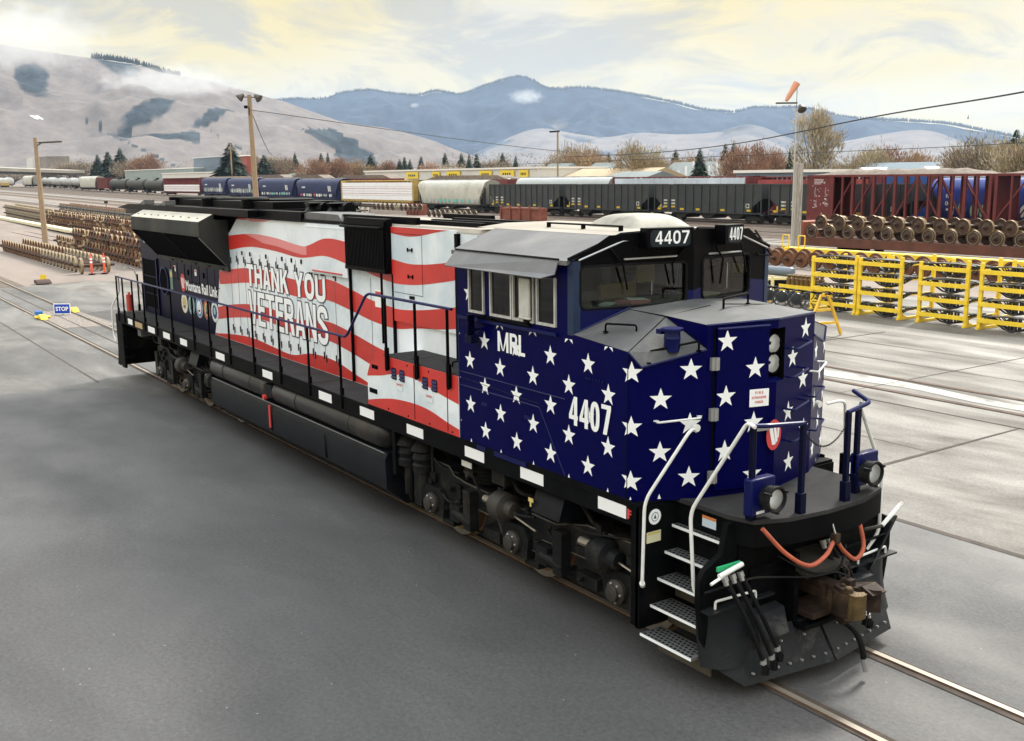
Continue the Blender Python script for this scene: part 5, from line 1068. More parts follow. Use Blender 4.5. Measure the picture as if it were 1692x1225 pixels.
def simple_ws(m0, m1, ax, n=16):
    m = MB()
    for s in (-1, 1):
        m.flip = s > 0
        m.lathe([(.12, -.08), (.2, -.0), (.37, .02), (.385, -.045), (.455, -.045)], (0, -.75, .46), Y, n, 0, caps=False); m.lathe([(.455, -.045), (.455, .05), (.485, .06), (.483, .085)], (0, -.75, .46), Y, n, 1, caps=False); m.lathe([(.483, .085), (.36, .05), (.13, .06)], (0, -.75, .46), Y, n, 0, caps=False)
        m.cyl((0, -1.12, .46), (0, -.7, .46), .09, n=8, mi=2)
    m.flip = False; m.cyl((0, -.7, .46), (0, .7, .46), .09, n=8, mi=2)
    return m
def srow(spots, label, group, m0, m1, ax):
    p = simple_ws(m0, m1, ax).build('wheelset', [m0, m1, ax], loc=(0, 0, 0), smooth=40); tag(p, label, 'wheelset', group)
    VR = [p.data]
    for k, q in enumerate(((m1, m0, ax), (WRD, m1, ax), (m0, WRD, WRD))): d = p.data.copy(); d.materials.clear(); [d.materials.append(z) for z in q]; VR.append(d)
    for i, q in enumerate(spots):
        o = p if i == 0 else p.copy()
        if i: COL.objects.link(o)
        o.data = VR[random.choice((0, 0, 0, 0, 1, 2, 3))] if m0 is not WP else o.data
        o.location = (q[0]+random.uniform(-.04, .04), q[1]+random.uniform(-.06, .06), q[2]); o.rotation_euler = (0, random.uniform(0, 6), random.uniform(-.04, .04)) if False else (0, 0, random.uniform(-.04, .04))
ZG = -.03
# near-left row, rust at the far end and pale at the near end
pr = make_wheelset('rust-brown wheelset standing in the rear part of the short row left of the locomotive', 'rusty wheelsets at the rear of the short row', WR, WTR, WRD, n=20)
place(pr, [(-58+i*.98, 6.05, ZG) for i in range(15)])
pp = make_wheelset('pale grey wheelset in the near part of the short row behind the orange delineators', 'pale wheelsets at the near end of the short row', WP, WTR, WRD, n=20)
place(pp, [(-58+i*.98, 6.05, ZG) for i in range(15, 25)])
pf_ = copy_tree(pp, label='nearest wheelset of the short row, standing crosswise beside the two orange delineators', group='end wheelset'); pf_.location = (-32.72, 6.0, ZG)
del pf_['group']
srow([(-62.5+i*.98, 10.9-.035*i, ZG) for i in range(31)], 'rusty wheelset in the lower tier of the row behind the short row', 'lower tier of the second wheelset row', WR, WTR, WRD)
srow([(-55.6+i*.98, 11.0-.035*(i+7), ZG+.80) for i in range(23)], 'rusty wheelset in the upper tier of the row behind the short row', 'upper tier of the second wheelset row', WR, WTR, WRD)
cy = lambda x: 17.2+.022*(-62-x)
srow([(-61-i*.98, cy(-61-i*.98)+.9, ZG+rise(-61-i*.98)) for i in range(52)], 'rusty wheelset in the lower tier of the long row beyond the pale kerb', 'lower tier of the long wheelset row', WR, WTR, WRD)
srow([(-61.5-i*.98, cy(-61-i*.98)+.9, ZG+.80+rise(-61-i*.98)) for i in range(52)], 'rusty wheelset in the upper tier of the long row beyond the pale kerb', 'upper tier of the long wheelset row', WR, WTR, WRD)
m = MB(); b_ = simple_ws(WP, WTR, WRD, 12)
for i in range(30):
    for t in (0, 1): x = -112.6-i*.98-.5*t; o = [(a+x, b+cy(x)+.9, c+ZG+.8*t+rise(x)) for a, b, c in b_.v]; k = len(m.v); m.v += o; m.f += [tuple(j+k for j in f) for f in b_.f]; m.m += b_.m
o = m.build('wheelset_row', [WP, WTR, WRD], smooth=40); tag(o, 'far pale end of the long double-stacked wheelset row, left of the light pole foot', 'wheelsets', kind='stuff')
srow([(-139+i*1.0, 26.9-.01*i, ZG+rise(-139+i)) for i in range(42)], 'small pale wheelset in the lower tier of the farthest wheelset row on the left', 'lower tier of the farthest wheelset row', WP, WP, WBL)
srow([(-138.5+i*1.0, 26.9-.01*i, ZG+.80+rise(-139+i)) for i in range(41)], 'small cream wheelset in the upper tier of the farthest wheelset row on the left', 'upper tier of the farthest wheelset row', WP, WR, WBL)
srow([(-146+i*1.55, 62.2, ZG+.02+rise(-146+i*1.55)) for i in range(24)], 'white-rimmed wheelset in the row seen over the locomotive roof below the blue hoppers', 'white-rimmed wheelsets behind the locomotive roof', mat('whitewashed wheel', (.62, .60, .54), .6, var=.15), WP, WRD)
srow([(-106+i*1.35, 62.6, .75) for i in range(9)]+[(-92+i*1.3, 63.5, .05) for i in range(8)], 'dark brown wheelset in the pile behind the locomotive roof near the rusty bins', 'brown wheelsets behind the locomotive roof', WB, WP, WRD)
# brown row on the right, before the yellow beam
pb = make_wheelset('rust-brown wheelset in the single row between the cab and the yellow racks', 'rust-brown wheelsets in a row before the yellow beam', WR, WR, WRD)
place(pb, [(-13.2+i*.96, 38.9, -.0) for i in range(19)], lab=lambda i: 'rust-brown wheelset, %s from the left in the single row behind the yellow racks' % ORD[i])
# ---------------------------------------------------------------- flatcar with its load of wheelsets
RUSTC = mat('oxide brown car paint', (.115, .038, .022), .7, var=.3, vs=1.5, col2=(.06, .03, .02), c2pos=(.5, .75))
FL = empty('flatcar', (-8, 51, 0), 'oxide-brown bulkhead flatcar loaded with two tiers of wheelsets', 'flatcar')
m = MB(); m.box(-18.2, 6, 49.55, 52.45, .62, .86); m.box(-18.2, 6, 49.45, 49.62, .30, .90); m.box(-18.2, 6, 52.4, 52.55, .30, .9); m.box(-18, 6, 50.6, 51.4, .2, .6); m.build('deck', [RUSTC], FL, bevel=.015)
m = MB(); m.prism([(-18.3, .5), (-17.85, .5), (-17.85, 1.9), (-18.05, 2.0), (-18.3, 1.2)], 49.5, 52.5, 'y'); m.prism([(-18.2, .6), (-16.9, .9), (-17.85, 1.7), (-18.1, 1.7)], 52.3, 52.5, 'y'); m.box(-17.9, -16.7, 52.35, 52.45, .9, 1.72); m.build('bulkhead', [mat('orange rust steel', (.22, .06, .03), .75, var=.3, vs=2)], FL)
def cartruck(x, y, z, parent, mt, sc=1.0, wheels=True):
    m = MB()
    for s in (-1, 1):
        yy = y+s*1.05
        m.prism([(x-1.15, z+.42), (x-.95, z+.62), (x-.35, z+.80), (x+.35, z+.80), (x+.95, z+.62), (x+1.15, z+.42), (x+.7, z+.36), (x+.3, z+.25), (x-.3, z+.25), (x-.7, z+.36)], yy-.08, yy+.08, 'y')
        for t in (-.16, .16): m.cyl((x+t, yy-.1*s*0, z+.3), (x+t, yy, z+.7), .09, n=8)
    m.box(x-.25, x+.25, y-1.1, y+1.1, z+.45, z+.7); t = m.build('truck', [mt], parent)
    if wheels:
        for dx in (-.87, .87):
            m = MB()
            for s in (-1, 1): m.flip = False; m.lathe([(.12, 0), (.42, .0), (.44, .02), (.44, .12), (.1, .12)], (x+dx, y+s*.78-.06, z+.44), Y, 16, caps=True)
            m.cyl((x+dx, y-1, z+.44), (x+dx, y+1, z+.44), .08, n=8); m.build('wheelset', [mt], t)
    return t
for x in (-14.2, 2.0): cartruck(x, 51, -.12, FL, BLACK)
pl_ = make_wheelset('brown wheelset with a bright ring on the flatcar deck, lower tier', 'lower tier of wheelsets on the flatcar', WB, WTR, WB, ring=True)
place(pl_, [(-17.2+i*1.5, 50.3, .86) for i in range(15)], lab=lambda i: 'bright-ringed brown wheelset, %s from the left in the lower tier on the flatcar' % ORD[i])
pu_ = make_wheelset('brown wheelset resting on the upper tier of the flatcar load', 'upper tier of wheelsets on the flatcar', WB, WTR, WB)
place(pu_, [(-16.4+i*1.5, 50.25, 1.50) for i in range(14)], lab=lambda i: 'brown wheelset, %s from the left in the upper tier on the flatcar' % ORD[i])
pv_ = make_wheelset('dark wheelset in the rear file of the flatcar load, seen between the front ones', 'rear file of wheelsets on the flatcar', WB, WTR, WB, n=18)
place(pv_, [(-15.6+i*1.5, 51.45, 1.42) for i in range(13)]+[(-16.5+i*1.5, 51.5, .86) for i in range(14)])
# ---------------------------------------------------------------- yellow racks of brake beams
BB = mat('black brake beam paint', (.018, .019, .022), .4, var=.4, vs=4, coat=.2)
def rack(x0, w, z1, label, d=1.9):
    r = empty('storage_rack', (x0, 24.1, 0), label, 'rack', 'yellow racks of brake beams')
    for i, (x, y) in enumerate(((x0, 24.1), (x0+w, 24.1), (x0, 24.1+d), (x0+w, 24.1+d))): m = MB(); m.box(x-.06, x+.06, y-.055, y+.055, -.02, z1+(.12 if x > x0 else 0)); m.build('post', [YEL], r, bevel=.006)
    for z in (.28, .82, 1.36, 1.90):
        for y in (24.06,): m = MB(); m.box(x0-.05, x0+w+.05, y-.035, y+.035, z-.072, z+.072); m.build('rail', [YEL], r, bevel=.006)
    for x in (x0, x0+w):
        m = MB(); m.box(x-.05, x+.05, 23.98, 24.2+d, -.03, .05); m.prism([(24.1, .0), (24.7, .0), (24.3, .12), (24.2, .42), (24.1, .42)], x-.02, x+.02, 'x')
        for z in (.28, .82, 1.36, 1.90): m.obox((x, 24.1+d/2, z+.02), (.06, d, .07), X, Z)
        m.build('side_frame', [YEL], r)
    return r
def beam_mb():
    m = MB()
    L = 1.02
    m.prism([(-L, .0), (-.3, .05), (.3, .05), (L, .0), (L, -.035), (.3, .015), (-.3, .015), (-L, -.035)], -.075, .075, 'y')
    m.tube([(-L+.12, 0, -.02), (-.28, 0, -.36), (0, 0, -.41), (.28, 0, -.36), (L-.12, 0, -.02)], .032, 6)
    m.box(-.15, -.09, -.03, .03, -.38, .03); m.box(.09, .15, -.03, .03, -.38, .03); m.tube([(-.11, 0, .0), (-.55, 0, -.20)], .018, 5); m.tube([(-.5, 0, .0), (-.15, 0, -.34)], .02, 5)
    for s in (-1, 1): m.box(s*L-.07, s*L+.07, -.07, .07, -.05, .03)
    return m
bp_ = beam_mb().build('brake_beam', [BB], loc=(0, 0, 0)); BO = [bp_]
RK = [('left-hand yellow rack nearest the black hand wheels, four shelves of black brake beams', 4.05, 2.0, 2.05), ('second yellow rack from the left, its left post touching the first rack', 6.22, 1.76, 2.1), ('third yellow rack from the left, standing after the wider gap', 8.76, 1.80, 2.12), ('yellow rack cut off by the right edge of the picture', 11.06, 1.80, 2.2)]
SHN = {.28: 'bottom', .82: 'second', 1.36: 'third', 1.90: 'top'}; RN = ['the left-hand yellow rack', 'the second yellow rack from the left', 'the third yellow rack from the left', 'the yellow rack at the right edge']
first = True
for ri, (lb, x0, w, z1) in enumerate(RK):
    rack(x0, w, z1, lb)
    for z in (.28, .82, 1.36, 1.90):
        for k in range(3):
            o = bp_ if first else bp_.copy()
            if not first: COL.objects.link(o)
            first = False
            o.location = (x0+w/2+.20+random.uniform(-.02, .05), 24.20+k*.17, z+.135+random.uniform(-.004, .03)); o.rotation_euler = (random.uniform(-.03, .03), 0, random.uniform(-.015, .015))
            tag(o, 'black trussed brake beam lying on the %s shelf of %s' % (SHN[z], RN[ri]), 'brake beam', 'brake beams on the %s shelf of %s' % (SHN[z], RN[ri]))
# sawhorse with hand wheels
def horse(x, y, label):
    r = empty('sawhorse', (x, y, 0), label, 'sawhorse', 'yellow trestles carrying the hand wheels')
    YO = mat('orange yellow trestle', (.75, .45, .04), .5, var=.12, vs=3)
    for s in (-1, 1): m = MB(); m.obox((x+.1*s, y+s*.40, .67), (.075, .075, 1.52), X, (-.2*s, -s*.74, 1.36)); m.build('leg', [YO], r)
    for z, h in ((.85, .30), (.42, .52)): m = MB(); m.obox((x, y, z), (.05, 2*h, .08), (1, -.25, 0), Z); m.build('cross_bar', [YO], r)
    m = MB(); m.box(x-.05, x+.05, y-.08, y+.08, 1.28, 1.40); m.build('saddle', [YO], r)
horse(8.95, 18.75, 'orange-yellow trestle at the right end of the black hand wheels'); horse(5.9, 19.15, 'orange-yellow trestle at the left end of the black hand wheels, half hidden by the nose')
m = MB(); m.cyl((5.0, 19.2, 1.38), (9.2, 18.7, 1.38), .03); o = m.build('support_bar', [BLACK]); tag(o, 'steel bar across the two orange-yellow trestles carrying the hand wheels', 'bar')
def handwheel():
    r = empty('hand_wheel', (0, 0, 0), 'x', 'hand wheel', 'black hand wheels hanging on the trestle bar')
    m = MB(); n = 28; m.tube([(.30*math.cos(2*math.pi*i/n), 0, .30*math.sin(2*math.pi*i/n)) for i in range(n+1)], .034, 6); m.build('rim', [BB], r)
    m = MB()
    for i in range(6): a = i*math.pi/3; m.tube([(.05*math.cos(a), -.03, .05*math.sin(a)), (.3*math.cos(a), 0, .3*math.sin(a))], .016, 5)
    m.build('spokes', [BB], r); m = MB(); m.lathe([(.21, -.02), (.19, .05), (.06, .07), (.001, .075)], (0, 0, 0), -Y, 22); m.build('dish', [mat('dark dish', (.03, .036, .045), .35, .3)], r); return r
hw = handwheel(); HW = []; LB2 = ['spoked black hand wheel partly hidden behind the cab edge', 'dished black hand wheel second from the left on the trestle bar', 'dished black hand wheel third from the left, the middle one', 'dished black hand wheel fourth from the left on the trestle bar', 'spoked black hand wheel at the right end against the orange trestle']
for i, x in enumerate((5.65, 6.4, 7.05, 7.75, 8.35)):
    o = hw if i == 0 else copy_tree(hw); o.location = (x, 19.05-.10*(x-5.6), 1.12-.01*i); o.rotation_euler = (0, 0, R(40+8*(i % 2))); o['label'] = LB2[i]
    HW.append(o)
for i in (0, 4):
    for ch in list(HW[i].children):
        if ch.name.startswith('dish'): bpy.data.objects.remove(ch)
# tank cradle and bottles
YC = mat('cream yellow steel', (.80, .70, .35), .5, var=.1, vs=3)
r = empty('steel_stand', (.3, 26, 0), 'cream-yellow steel stand carrying a grey air tank, between the cab and the racks', 'stand')
for x, y in ((-.7, 26), (.6, 25.7), (-.9, 27.4), (1.5, 27.2)): m = MB(); m.box(x-.05, x+.05, y-.05, y+.05, 0, .95); m.build('leg', [YC], r)
for a, b, z in (((-1.2, 25.95), (.6, 25.7), .80), ((.6, 25.7), (1.6, 27.2), .82), ((-1.2, 27.4), (1.6, 27.2), .8)): m = MB(); d = V(b[0]-a[0], b[1]-a[1], 0); m.obox(((a[0]+b[0])/2, (a[1]+b[1])/2, z), (d.length, .08, .10), d, Z); m.build('rail', [YC], r)
m = MB(); m.lathe([(.02, -.06), (.16, -.03), (.2, .05), (.2, 1.55), (.16, 1.63), (.02, 1.66)], (-.55, 26.4, 1.08), X, 20); o = m.build('air_tank', [mat('grey blue tank', (.13, .16, .20), .4)]); tag(o, 'grey-blue air tank lying on the cream-yellow steel stand', 'tank')
m = MB(); m.lathe([(.02, -.06), (.14, -.03), (.17, .05), (.17, 1.5), (.02, 1.6)], (-.3, 26.6, .55), X, 18); o = m.build('air_tank', [BLACK]); tag(o, 'black air tank lying under the grey one on the steel stand', 'tank')
r = empty('parts_cart', (2.6, 25.2, 0), 'low yellow cart holding rusty brown cylinders left of the racks', 'cart')
m = MB(); m.box(1.75, 3.6, 24.8, 25.9, .55, .68); m.box(1.75, 3.6, 24.78, 24.82, .5, .75); m.build('tray', [YEL], r)
for x, y in ((1.8, 24.85), (3.55, 24.85), (1.8, 25.85), (3.55, 25.85)): m = MB(); m.box(x-.04, x+.04, y-.04, y+.04, 0, .55); m.build('leg', [YEL], r)
m = MB(); m.lathe([(.10, 0), (.11, .3), (.07, .34), (.07, .40), (.10, .41), (.10, .45), (.02, .46)], (0, 0, 0), Z, 12); pc = m.build('brake_cylinder', [mat('brown bottle rust', (.13, .075, .02), .6, var=.3, vs=6)], loc=(0, 0, 0)); tag(pc, 'rusty brown cylinder standing on the low yellow cart', 'cylinder', 'rusty cylinders on the yellow cart')
for i in range(14):
    o = pc if i == 0 else pc.copy()
    if i: COL.objects.link(o)
    o.location = (2.05+.23*(i % 7), 25.05+.35*(i//7), .68)
m = MB(); m.box(-1.2, 3.0, 26.4, 27.6, .1, .45); o = m.build('tarp_bundle', [mat('blue tarp', (.03, .04, .10), .6, var=.3, vs=2)], bevel=.05); tag(o, 'low dark blue bundle on the ground under the steel stand', 'tarp')
m = MB()
for x0 in (-12.4, -11.2): m.tube(arc([(x0, 41.2, 0), (x0-.05, 41.2, 1.55), (x0+.45, 41.2, 1.55), (x0+.4, 41.2, .1)], .08), .035); m.tube([(x0-.02, 41.2, .9), (x0+.43, 41.2, .9)], .03)
o = m.build('railing', [YEL]); tag(o, 'yellow tubular railing at the foot of the weathered timber post', 'railing')
# ---------------------------------------------------------------- small things on the left
def stop_sign():
    r = empty('stop_sign', (-13.35, .15, 0), 'small blue STOP sign standing on the track behind the locomotive', 'sign')
    a, b = (-13.75, -.05), (-13.0, .42)   # faces the camera
    d = V(-.555, .832, 0)*-1
    d = V(.555, .832, 0); c = V(-13.35, .2, .22); n = V(.832, -.555, 0)
    m = MB(); m.obox(c, (.60, .02, .36), d, Z, 0); m.obox(c-n*.001, (.66, .014, .42), d, Z, 1); m.build('panel', [mat('sign blue', (.0, .05, .45), .4), PURE], r)
    m = MB(); m.text('STOP', c+n*.016-d*.25-Z*.085, d, Z, .50, .17, 0, .03); m.build('lettering', [PURE], r)
    m = MB(); m.obox(c-Z*.2-n*.03, (.06, .03, .22), d, Z); m.build('stand', [STEEL], r)
stop_sign()
for lb, c in (('yellow derail block clamped over the near rail by the blue STOP sign', (-12.5, -.72)), ('yellow derail block on the far rail right of the blue STOP sign', (-14.2, .80))):
    m = MB(); m.prism([(-.45, 0), (.5, 0), (.35, .10), (.05, .16), (-.3, .10)], -.12, .12, 'y'); m.box(-.5, -.1, -.2, .35 if c[1] < 0 else .2, 0, .05); m.v = [(a+c[0], b+c[1], z) for a, b, z in m.v]
    tag(m.build('derail', [YEL], bevel=.01), lb, 'derail')
m = MB(); m.box(-13.25, -12.95, -.85, -.6, .08, .22); tag(m.build('signal_lamp', [mat('lamp blue', (.0, .12, .5), .4)]), 'small light-blue lamp box above the near yellow derail block', 'lamp')
m = MB(); m.prism([(-28.2, 0), (-27.3, 0), (-27.4, .10), (-27.9, .2), (-28.2, .16)], 1.9, 2.6, 'y'); tag(m.build('wheel_stop', [mat('dark rusty stop', (.05, .025, .02), .8)], bevel=.03), 'small rusty wheel stop on the gravel left of the locomotive, below the yellow flag', 'wheel stop')
m = MB(); m.box(-28.12, -28.10, 2.2, 2.5, .18, .42); m.cyl((-28.11, 2.2, .0), (-28.11, 2.2, .42), .015); tag(m.build('marker_flag', [YEL]), 'tiny yellow marker flag standing on the gravel left of the locomotive', 'flag')
OD = mat('delineator orange', (.75, .10, .05), .5)
for y, lb in ((5.65, 'orange delineator post standing left at the end of the short wheelset row'), (6.35, 'orange delineator post standing right at the end of the short wheelset row')):
    r = empty('delineator', (-31.9, y, 0), lb, 'delineator', 'orange delineators'); m = MB(); m.lathe([(.07, .03), (.055, 1.0), (.02, 1.05)], (-31.9, y, 0), Z, 12); m.lathe([(.03, 1.05), (.05, 1.1), (.03, 1.15)], (-31.9, y, 0), Z, 8); m.build('post', [OD], r)
    m = MB(); m.lathe([(.072, .62), (.069, .72)], (-31.9, y, 0), Z, 12); m.lathe([(.068, .8), (.066, .9)], (-31.9, y, 0), Z, 12); m.build('reflective_band', [PURE], r); m = MB(); m.lathe([(.2, 0), (.2, .04), (.1, .05)], (-31.9, y, -.02), Z, 12); m.build('base', [RUBBER], r)
for x, y, h, lb in ((-160, 38, 1.3, 'thin dark switch stand between the far-left tracks'), (-118, 33, 1.6, 'white and red switch stand left of the locomotive roof')):
    m = MB(); g = rise(x); m.box(x-.15, x+.15, y-.15, y+.15, g-.05, g+.25); m.cyl((x, y, g), (x, y, g+h), .05); m.box(x-.03, x+.03, y-.3, y+.3, g+h*.7, g+h, 1); tag(m.build('switch_stand', [RUSTC, PURE if x > -150 else BLACK]), lb, 'switch stand')
RB = mat('rusty bin steel', (.20, .06, .035), .75, var=.35, vs=1.5)
for x0, x1, lb in ((-78.8, -70.6, 'rust-red open steel bin seen above the locomotive roof before the black hoppers'), (-102.8, -99, 'rust-red steel box behind the locomotive roof beside the brown wheelsets')):
    m = MB(); m.box(x0, x1, 65.5, 66.5, 0, 1.5)
    for i in range(5): x = x0+(x1-x0)*i/4; m.box(x-.1, x+.1, 65.3, 65.5, 0, 1.75)
    m.box(x0, x1, 65.35, 65.45, 1.3, 1.4); tag(m.build('steel_bin', [RB]), lb, 'bin')
# ---------------------------------------------------------------- poles
WOOD = mat('grey brown pole wood', (.28, .20, .13), .85, var=.25, vs=3, v3=(8, 8, .4)); WOODW = mat('weathered pale timber', (.36, .34, .31), .9, var=.35, vs=3, v3=(6, 6, .5), col2=(.16, .11, .08), c2pos=(.52, .7))
def flood(mb, c, d): mb.lathe([(.10, -.3), (.16, -.15), (.30, .12), (.30, .16)], c, d, 14)
r = empty('light_pole', (-43.25, 20, 0), 'tall wooden pole behind the locomotive with two floodlights at its top', 'light pole')
m = MB(); m.cyl((-43.1, 20, -.1), (-43.5, 20, 11.15), .24, .15, n=12); m.build('pole', [WOOD], r)
for s, c in ((-1, (-43.86, 19.48, 11.0)), (1, (-43.08, 20.48, 10.95))):
    m = MB(); flood(m, c, (.25+s*.35, -.1+s*.55, -.55)); m.tube([(-43.5, 20, 11.0), c], .04); m.build('floodlight', [mat('floodlight housing', (.07, .06, .05), .5, .3)], r)
m = MB(); m.tube(arc([(-43.4, 19.9, 10.3), (-43.1, 19.8, 10.1), (-43.2, 19.8, 9.7)], .1), .03); m.box(-43.6, -43.4, 19.6, 19.8, 10.2, 10.4); m.build('cable_bracket', [BLACK], r)
r = empty('light_pole', (-67.9, 10.1, 0), 'slim leaning wooden light pole with a flat street lamp, at the left', 'light pole')
m = MB(); m.cyl((-66.9, 10.0, -.1), (-67.9, 10.1, 8.9), .26, .15, n=12); m.build('pole', [WOOD], r)
m = MB(); m.tube([(-67.85, 10.15, 8.2), (-67.6, 10.5, 8.45)], .05); m.obox((-67.15, 11.15, 8.52), (1.9, .35, .13), (.56, .82, .04), Z); m.tube([(-67.85, 10.15, 8.5), (-67.2, 11.0, 8.5)], .04); m.build('lamp_head', [mat('floodlight housing', (.07, .06, .05))], r)
r = empty('timber_post', (-17.0, 48, 0), 'thick weathered grey timber post with a slender mast beside the flatcar', 'post')
m = MB(); m.box(-17.45, -17.22, 47.80, 48.0, -.05, 5.95); m.box(-17.20, -16.98, 48.0, 48.22, -.05, 5.85); m.box(-17.3, -17.1, 47.95, 48.1, 1, 5.6); m.build('timber', [WOODW], r, bevel=.03)
m = MB(); m.cyl((-17.42, 47.8, .2), (-17.42, 47.8, 9.5), .06, .045, n=8); m.box(-17.5, -17.35, 47.75, 47.9, 3.0, 3.05); m.build('mast', [mat('galvanised mast', (.5, .5, .48), .4, .5)], r)
m = MB(); m.cyl((-17.42, 47.8, 9.5), (-17.42, 47.8, 11.0), .02, n=6); m.obox((-17.8, 47.25, 9.80), (1.4, .22, .10), (.566, .824, 0), Z); flood(m, (-17.2, 48.05, 9.45), (.5, -.2, -.6)); m.build('lamp_arm', [mat('floodlight housing', (.07, .06, .05))], r)
m = MB(); m.lathe([(.24, 0), (.22, .35), (.17, .7), (.17, 1.0), (.10, 1.35)], (-17.45, 47.8, 11.1), (-.45, -.66, -1.35), 12, caps=False); o = m.build('windsock', [mat('faded orange windsock', (.66, .30, .19), .8)], smooth=60); tag(o, 'faded orange windsock hanging limp from the mast above the timber post', 'windsock')
def cable(pts, r_, lb, sub=10):
    m = MB(); P = [Vector(p) for p in pts]; out = []
    for i in range(len(P)-1):
        p0 = P[max(i-1, 0)]; p1 = P[i]; p2 = P[i+1]; p3 = P[min(i+2, len(P)-1)]
        for k in range(sub): t = k/sub; out.append(.5*((2*p1)+(p2-p0)*t+(2*p0-5*p1+4*p2-p3)*t*t+(-p0+3*p1-3*p2+p3)*t**3))
    m.tube(out+[P[-1]], r_, 5); tag(m.build('overhead_wire', [mat('black cable', (.02, .02, .02), .7)]), lb, 'wire')
cable([(20.5, 24.6, 8.7), (8.44, 30.31, 8.11), (-1.85, 35.48, 7.87), (-20.62, 45.78, 7.27), (-39.63, 54.9, 7.12), (-64.22, 64.4, 7.3)], .035, 'thick black overhead cable sagging from the upper right behind the windsock mast')
cable([(-43.4, 20, 10.1), (-62, 60, 8.0), (-82, 100, 7.5)], .03, 'thin wire running right from the tall pole with two floodlights')
cable([(-43.5, 20, 10.2), (-90, 40, 8.3), (-160, 70, 9)], .03, 'thin wire running left from the tall pole with two floodlights')
cable([(-300, 104, 9.3), (-190, 104, 7.4), (-60, 104, 7.9), (-30, 104, 8.4)], .035, 'pale utility line crossing before the trees beyond the train')
# ================================================================ freight cars on the yard tracks
CBL = mat('charcoal car paint', (.028, .033, .037), .6, var=.25, vs=.8, col2=(.045, .045, .042), c2pos=(.5, .75)); CBD = mat('car black', (.012, .012, .013), .7, var=.3, vs=2)
CNV = mat('car navy', (.009, .017, .078), .45, spec=.25, var=.18, vs=.7, col2=(.04, .05, .10), c2pos=(.56, .8)); CWH = mat('car off white', (.50, .49, .44), .6, var=.12, vs=.7, col2=(.33, .29, .23), c2pos=(.55, .75))
CRD = mat('car oxide red', (.13, .018, .018), .65, var=.3, vs=1.2, col2=(.07, .02, .02), c2pos=(.5, .75)); CSV = mat('aluminium tank', (.46, .47, .48), .35, .6, var=.15, vs=1); CTN = mat('black tank paint', (.02, .024, .022), .5, var=.4, vs=1, col2=(.09, .09, .085), c2pos=(.6, .8))
RBR0 = mat('red strap', (.35, .06, .06), .7); WRAPM = mat('white wrapped lumber', (.84, .83, .87), .6, var=.06, vs=1.5); LUMB = mat('lumber tan', (.55, .42, .22), .8, var=.2, vs=2); CHIP = mat('wood chips', (.17, .135, .11), .95, var=.35, vs=1.5, bump=.5, bs=6)
CYL = mat('car yellow', (.42, .29, .07), .6, var=.25, vs=1.5); GRF = [mat('graffiti '+n, c, .5) for n, c in (('teal', (.12, .45, .42)), ('white', (.62, .64, .62)), ('green', (.30, .50, .33)), ('red', (.5, .06, .06)), ('pale', (.36, .40, .40)))]
CYE = mat('car data yellow', (.60, .40, .02), .5)
def carroot(kind, x0, x1, y, label, cat, group=None):
    xc = (x0+x1)/2; r = empty(kind, (xc, y, rise(xc)), label, cat, group); return r, xc, rise(xc)
def ends(r, x0, x1, y, z, mt=CBD, wheels=None, inset=1.9):
    if wheels is None: wheels = x0 > -150 and y < 80
    for x in (x0+inset, x1-inset): cartruck(x, y, z, r, mt, wheels=wheels)
    for x, d in ((x0, -1), (x1, 1)):
        m = MB(); m.box(min(x, x+d*.55), max(x, x+d*.55), y-.12, y+.12, z+.72, z+.98); m.box(min(x-d*.3, x), max(x, x-d*.3), y-1.4, y+1.4, z+.9, z+1.15); m.build('coupler', [mt], r)
def graffiti(m, x0, x1, z0, z1, y, mis, n, seed):
    rg = random.Random(seed)
    for i in range(n):
        x = x0+(x1-x0)*(i+rg.uniform(.2, .8))/n; w = (x1-x0)/n*rg.uniform(.35, .6); k = rg.randint(6, 9); c = (z0+z1)/2; h = (z1-z0)/2
        m.quad([(x+w*math.cos(2*math.pi*j/k)*rg.uniform(.6, 1), y-.001*i, c+h*math.sin(2*math.pi*j/k)*rg.uniform(.5, 1)) for j in range(k)], rg.choice(mis)+1)
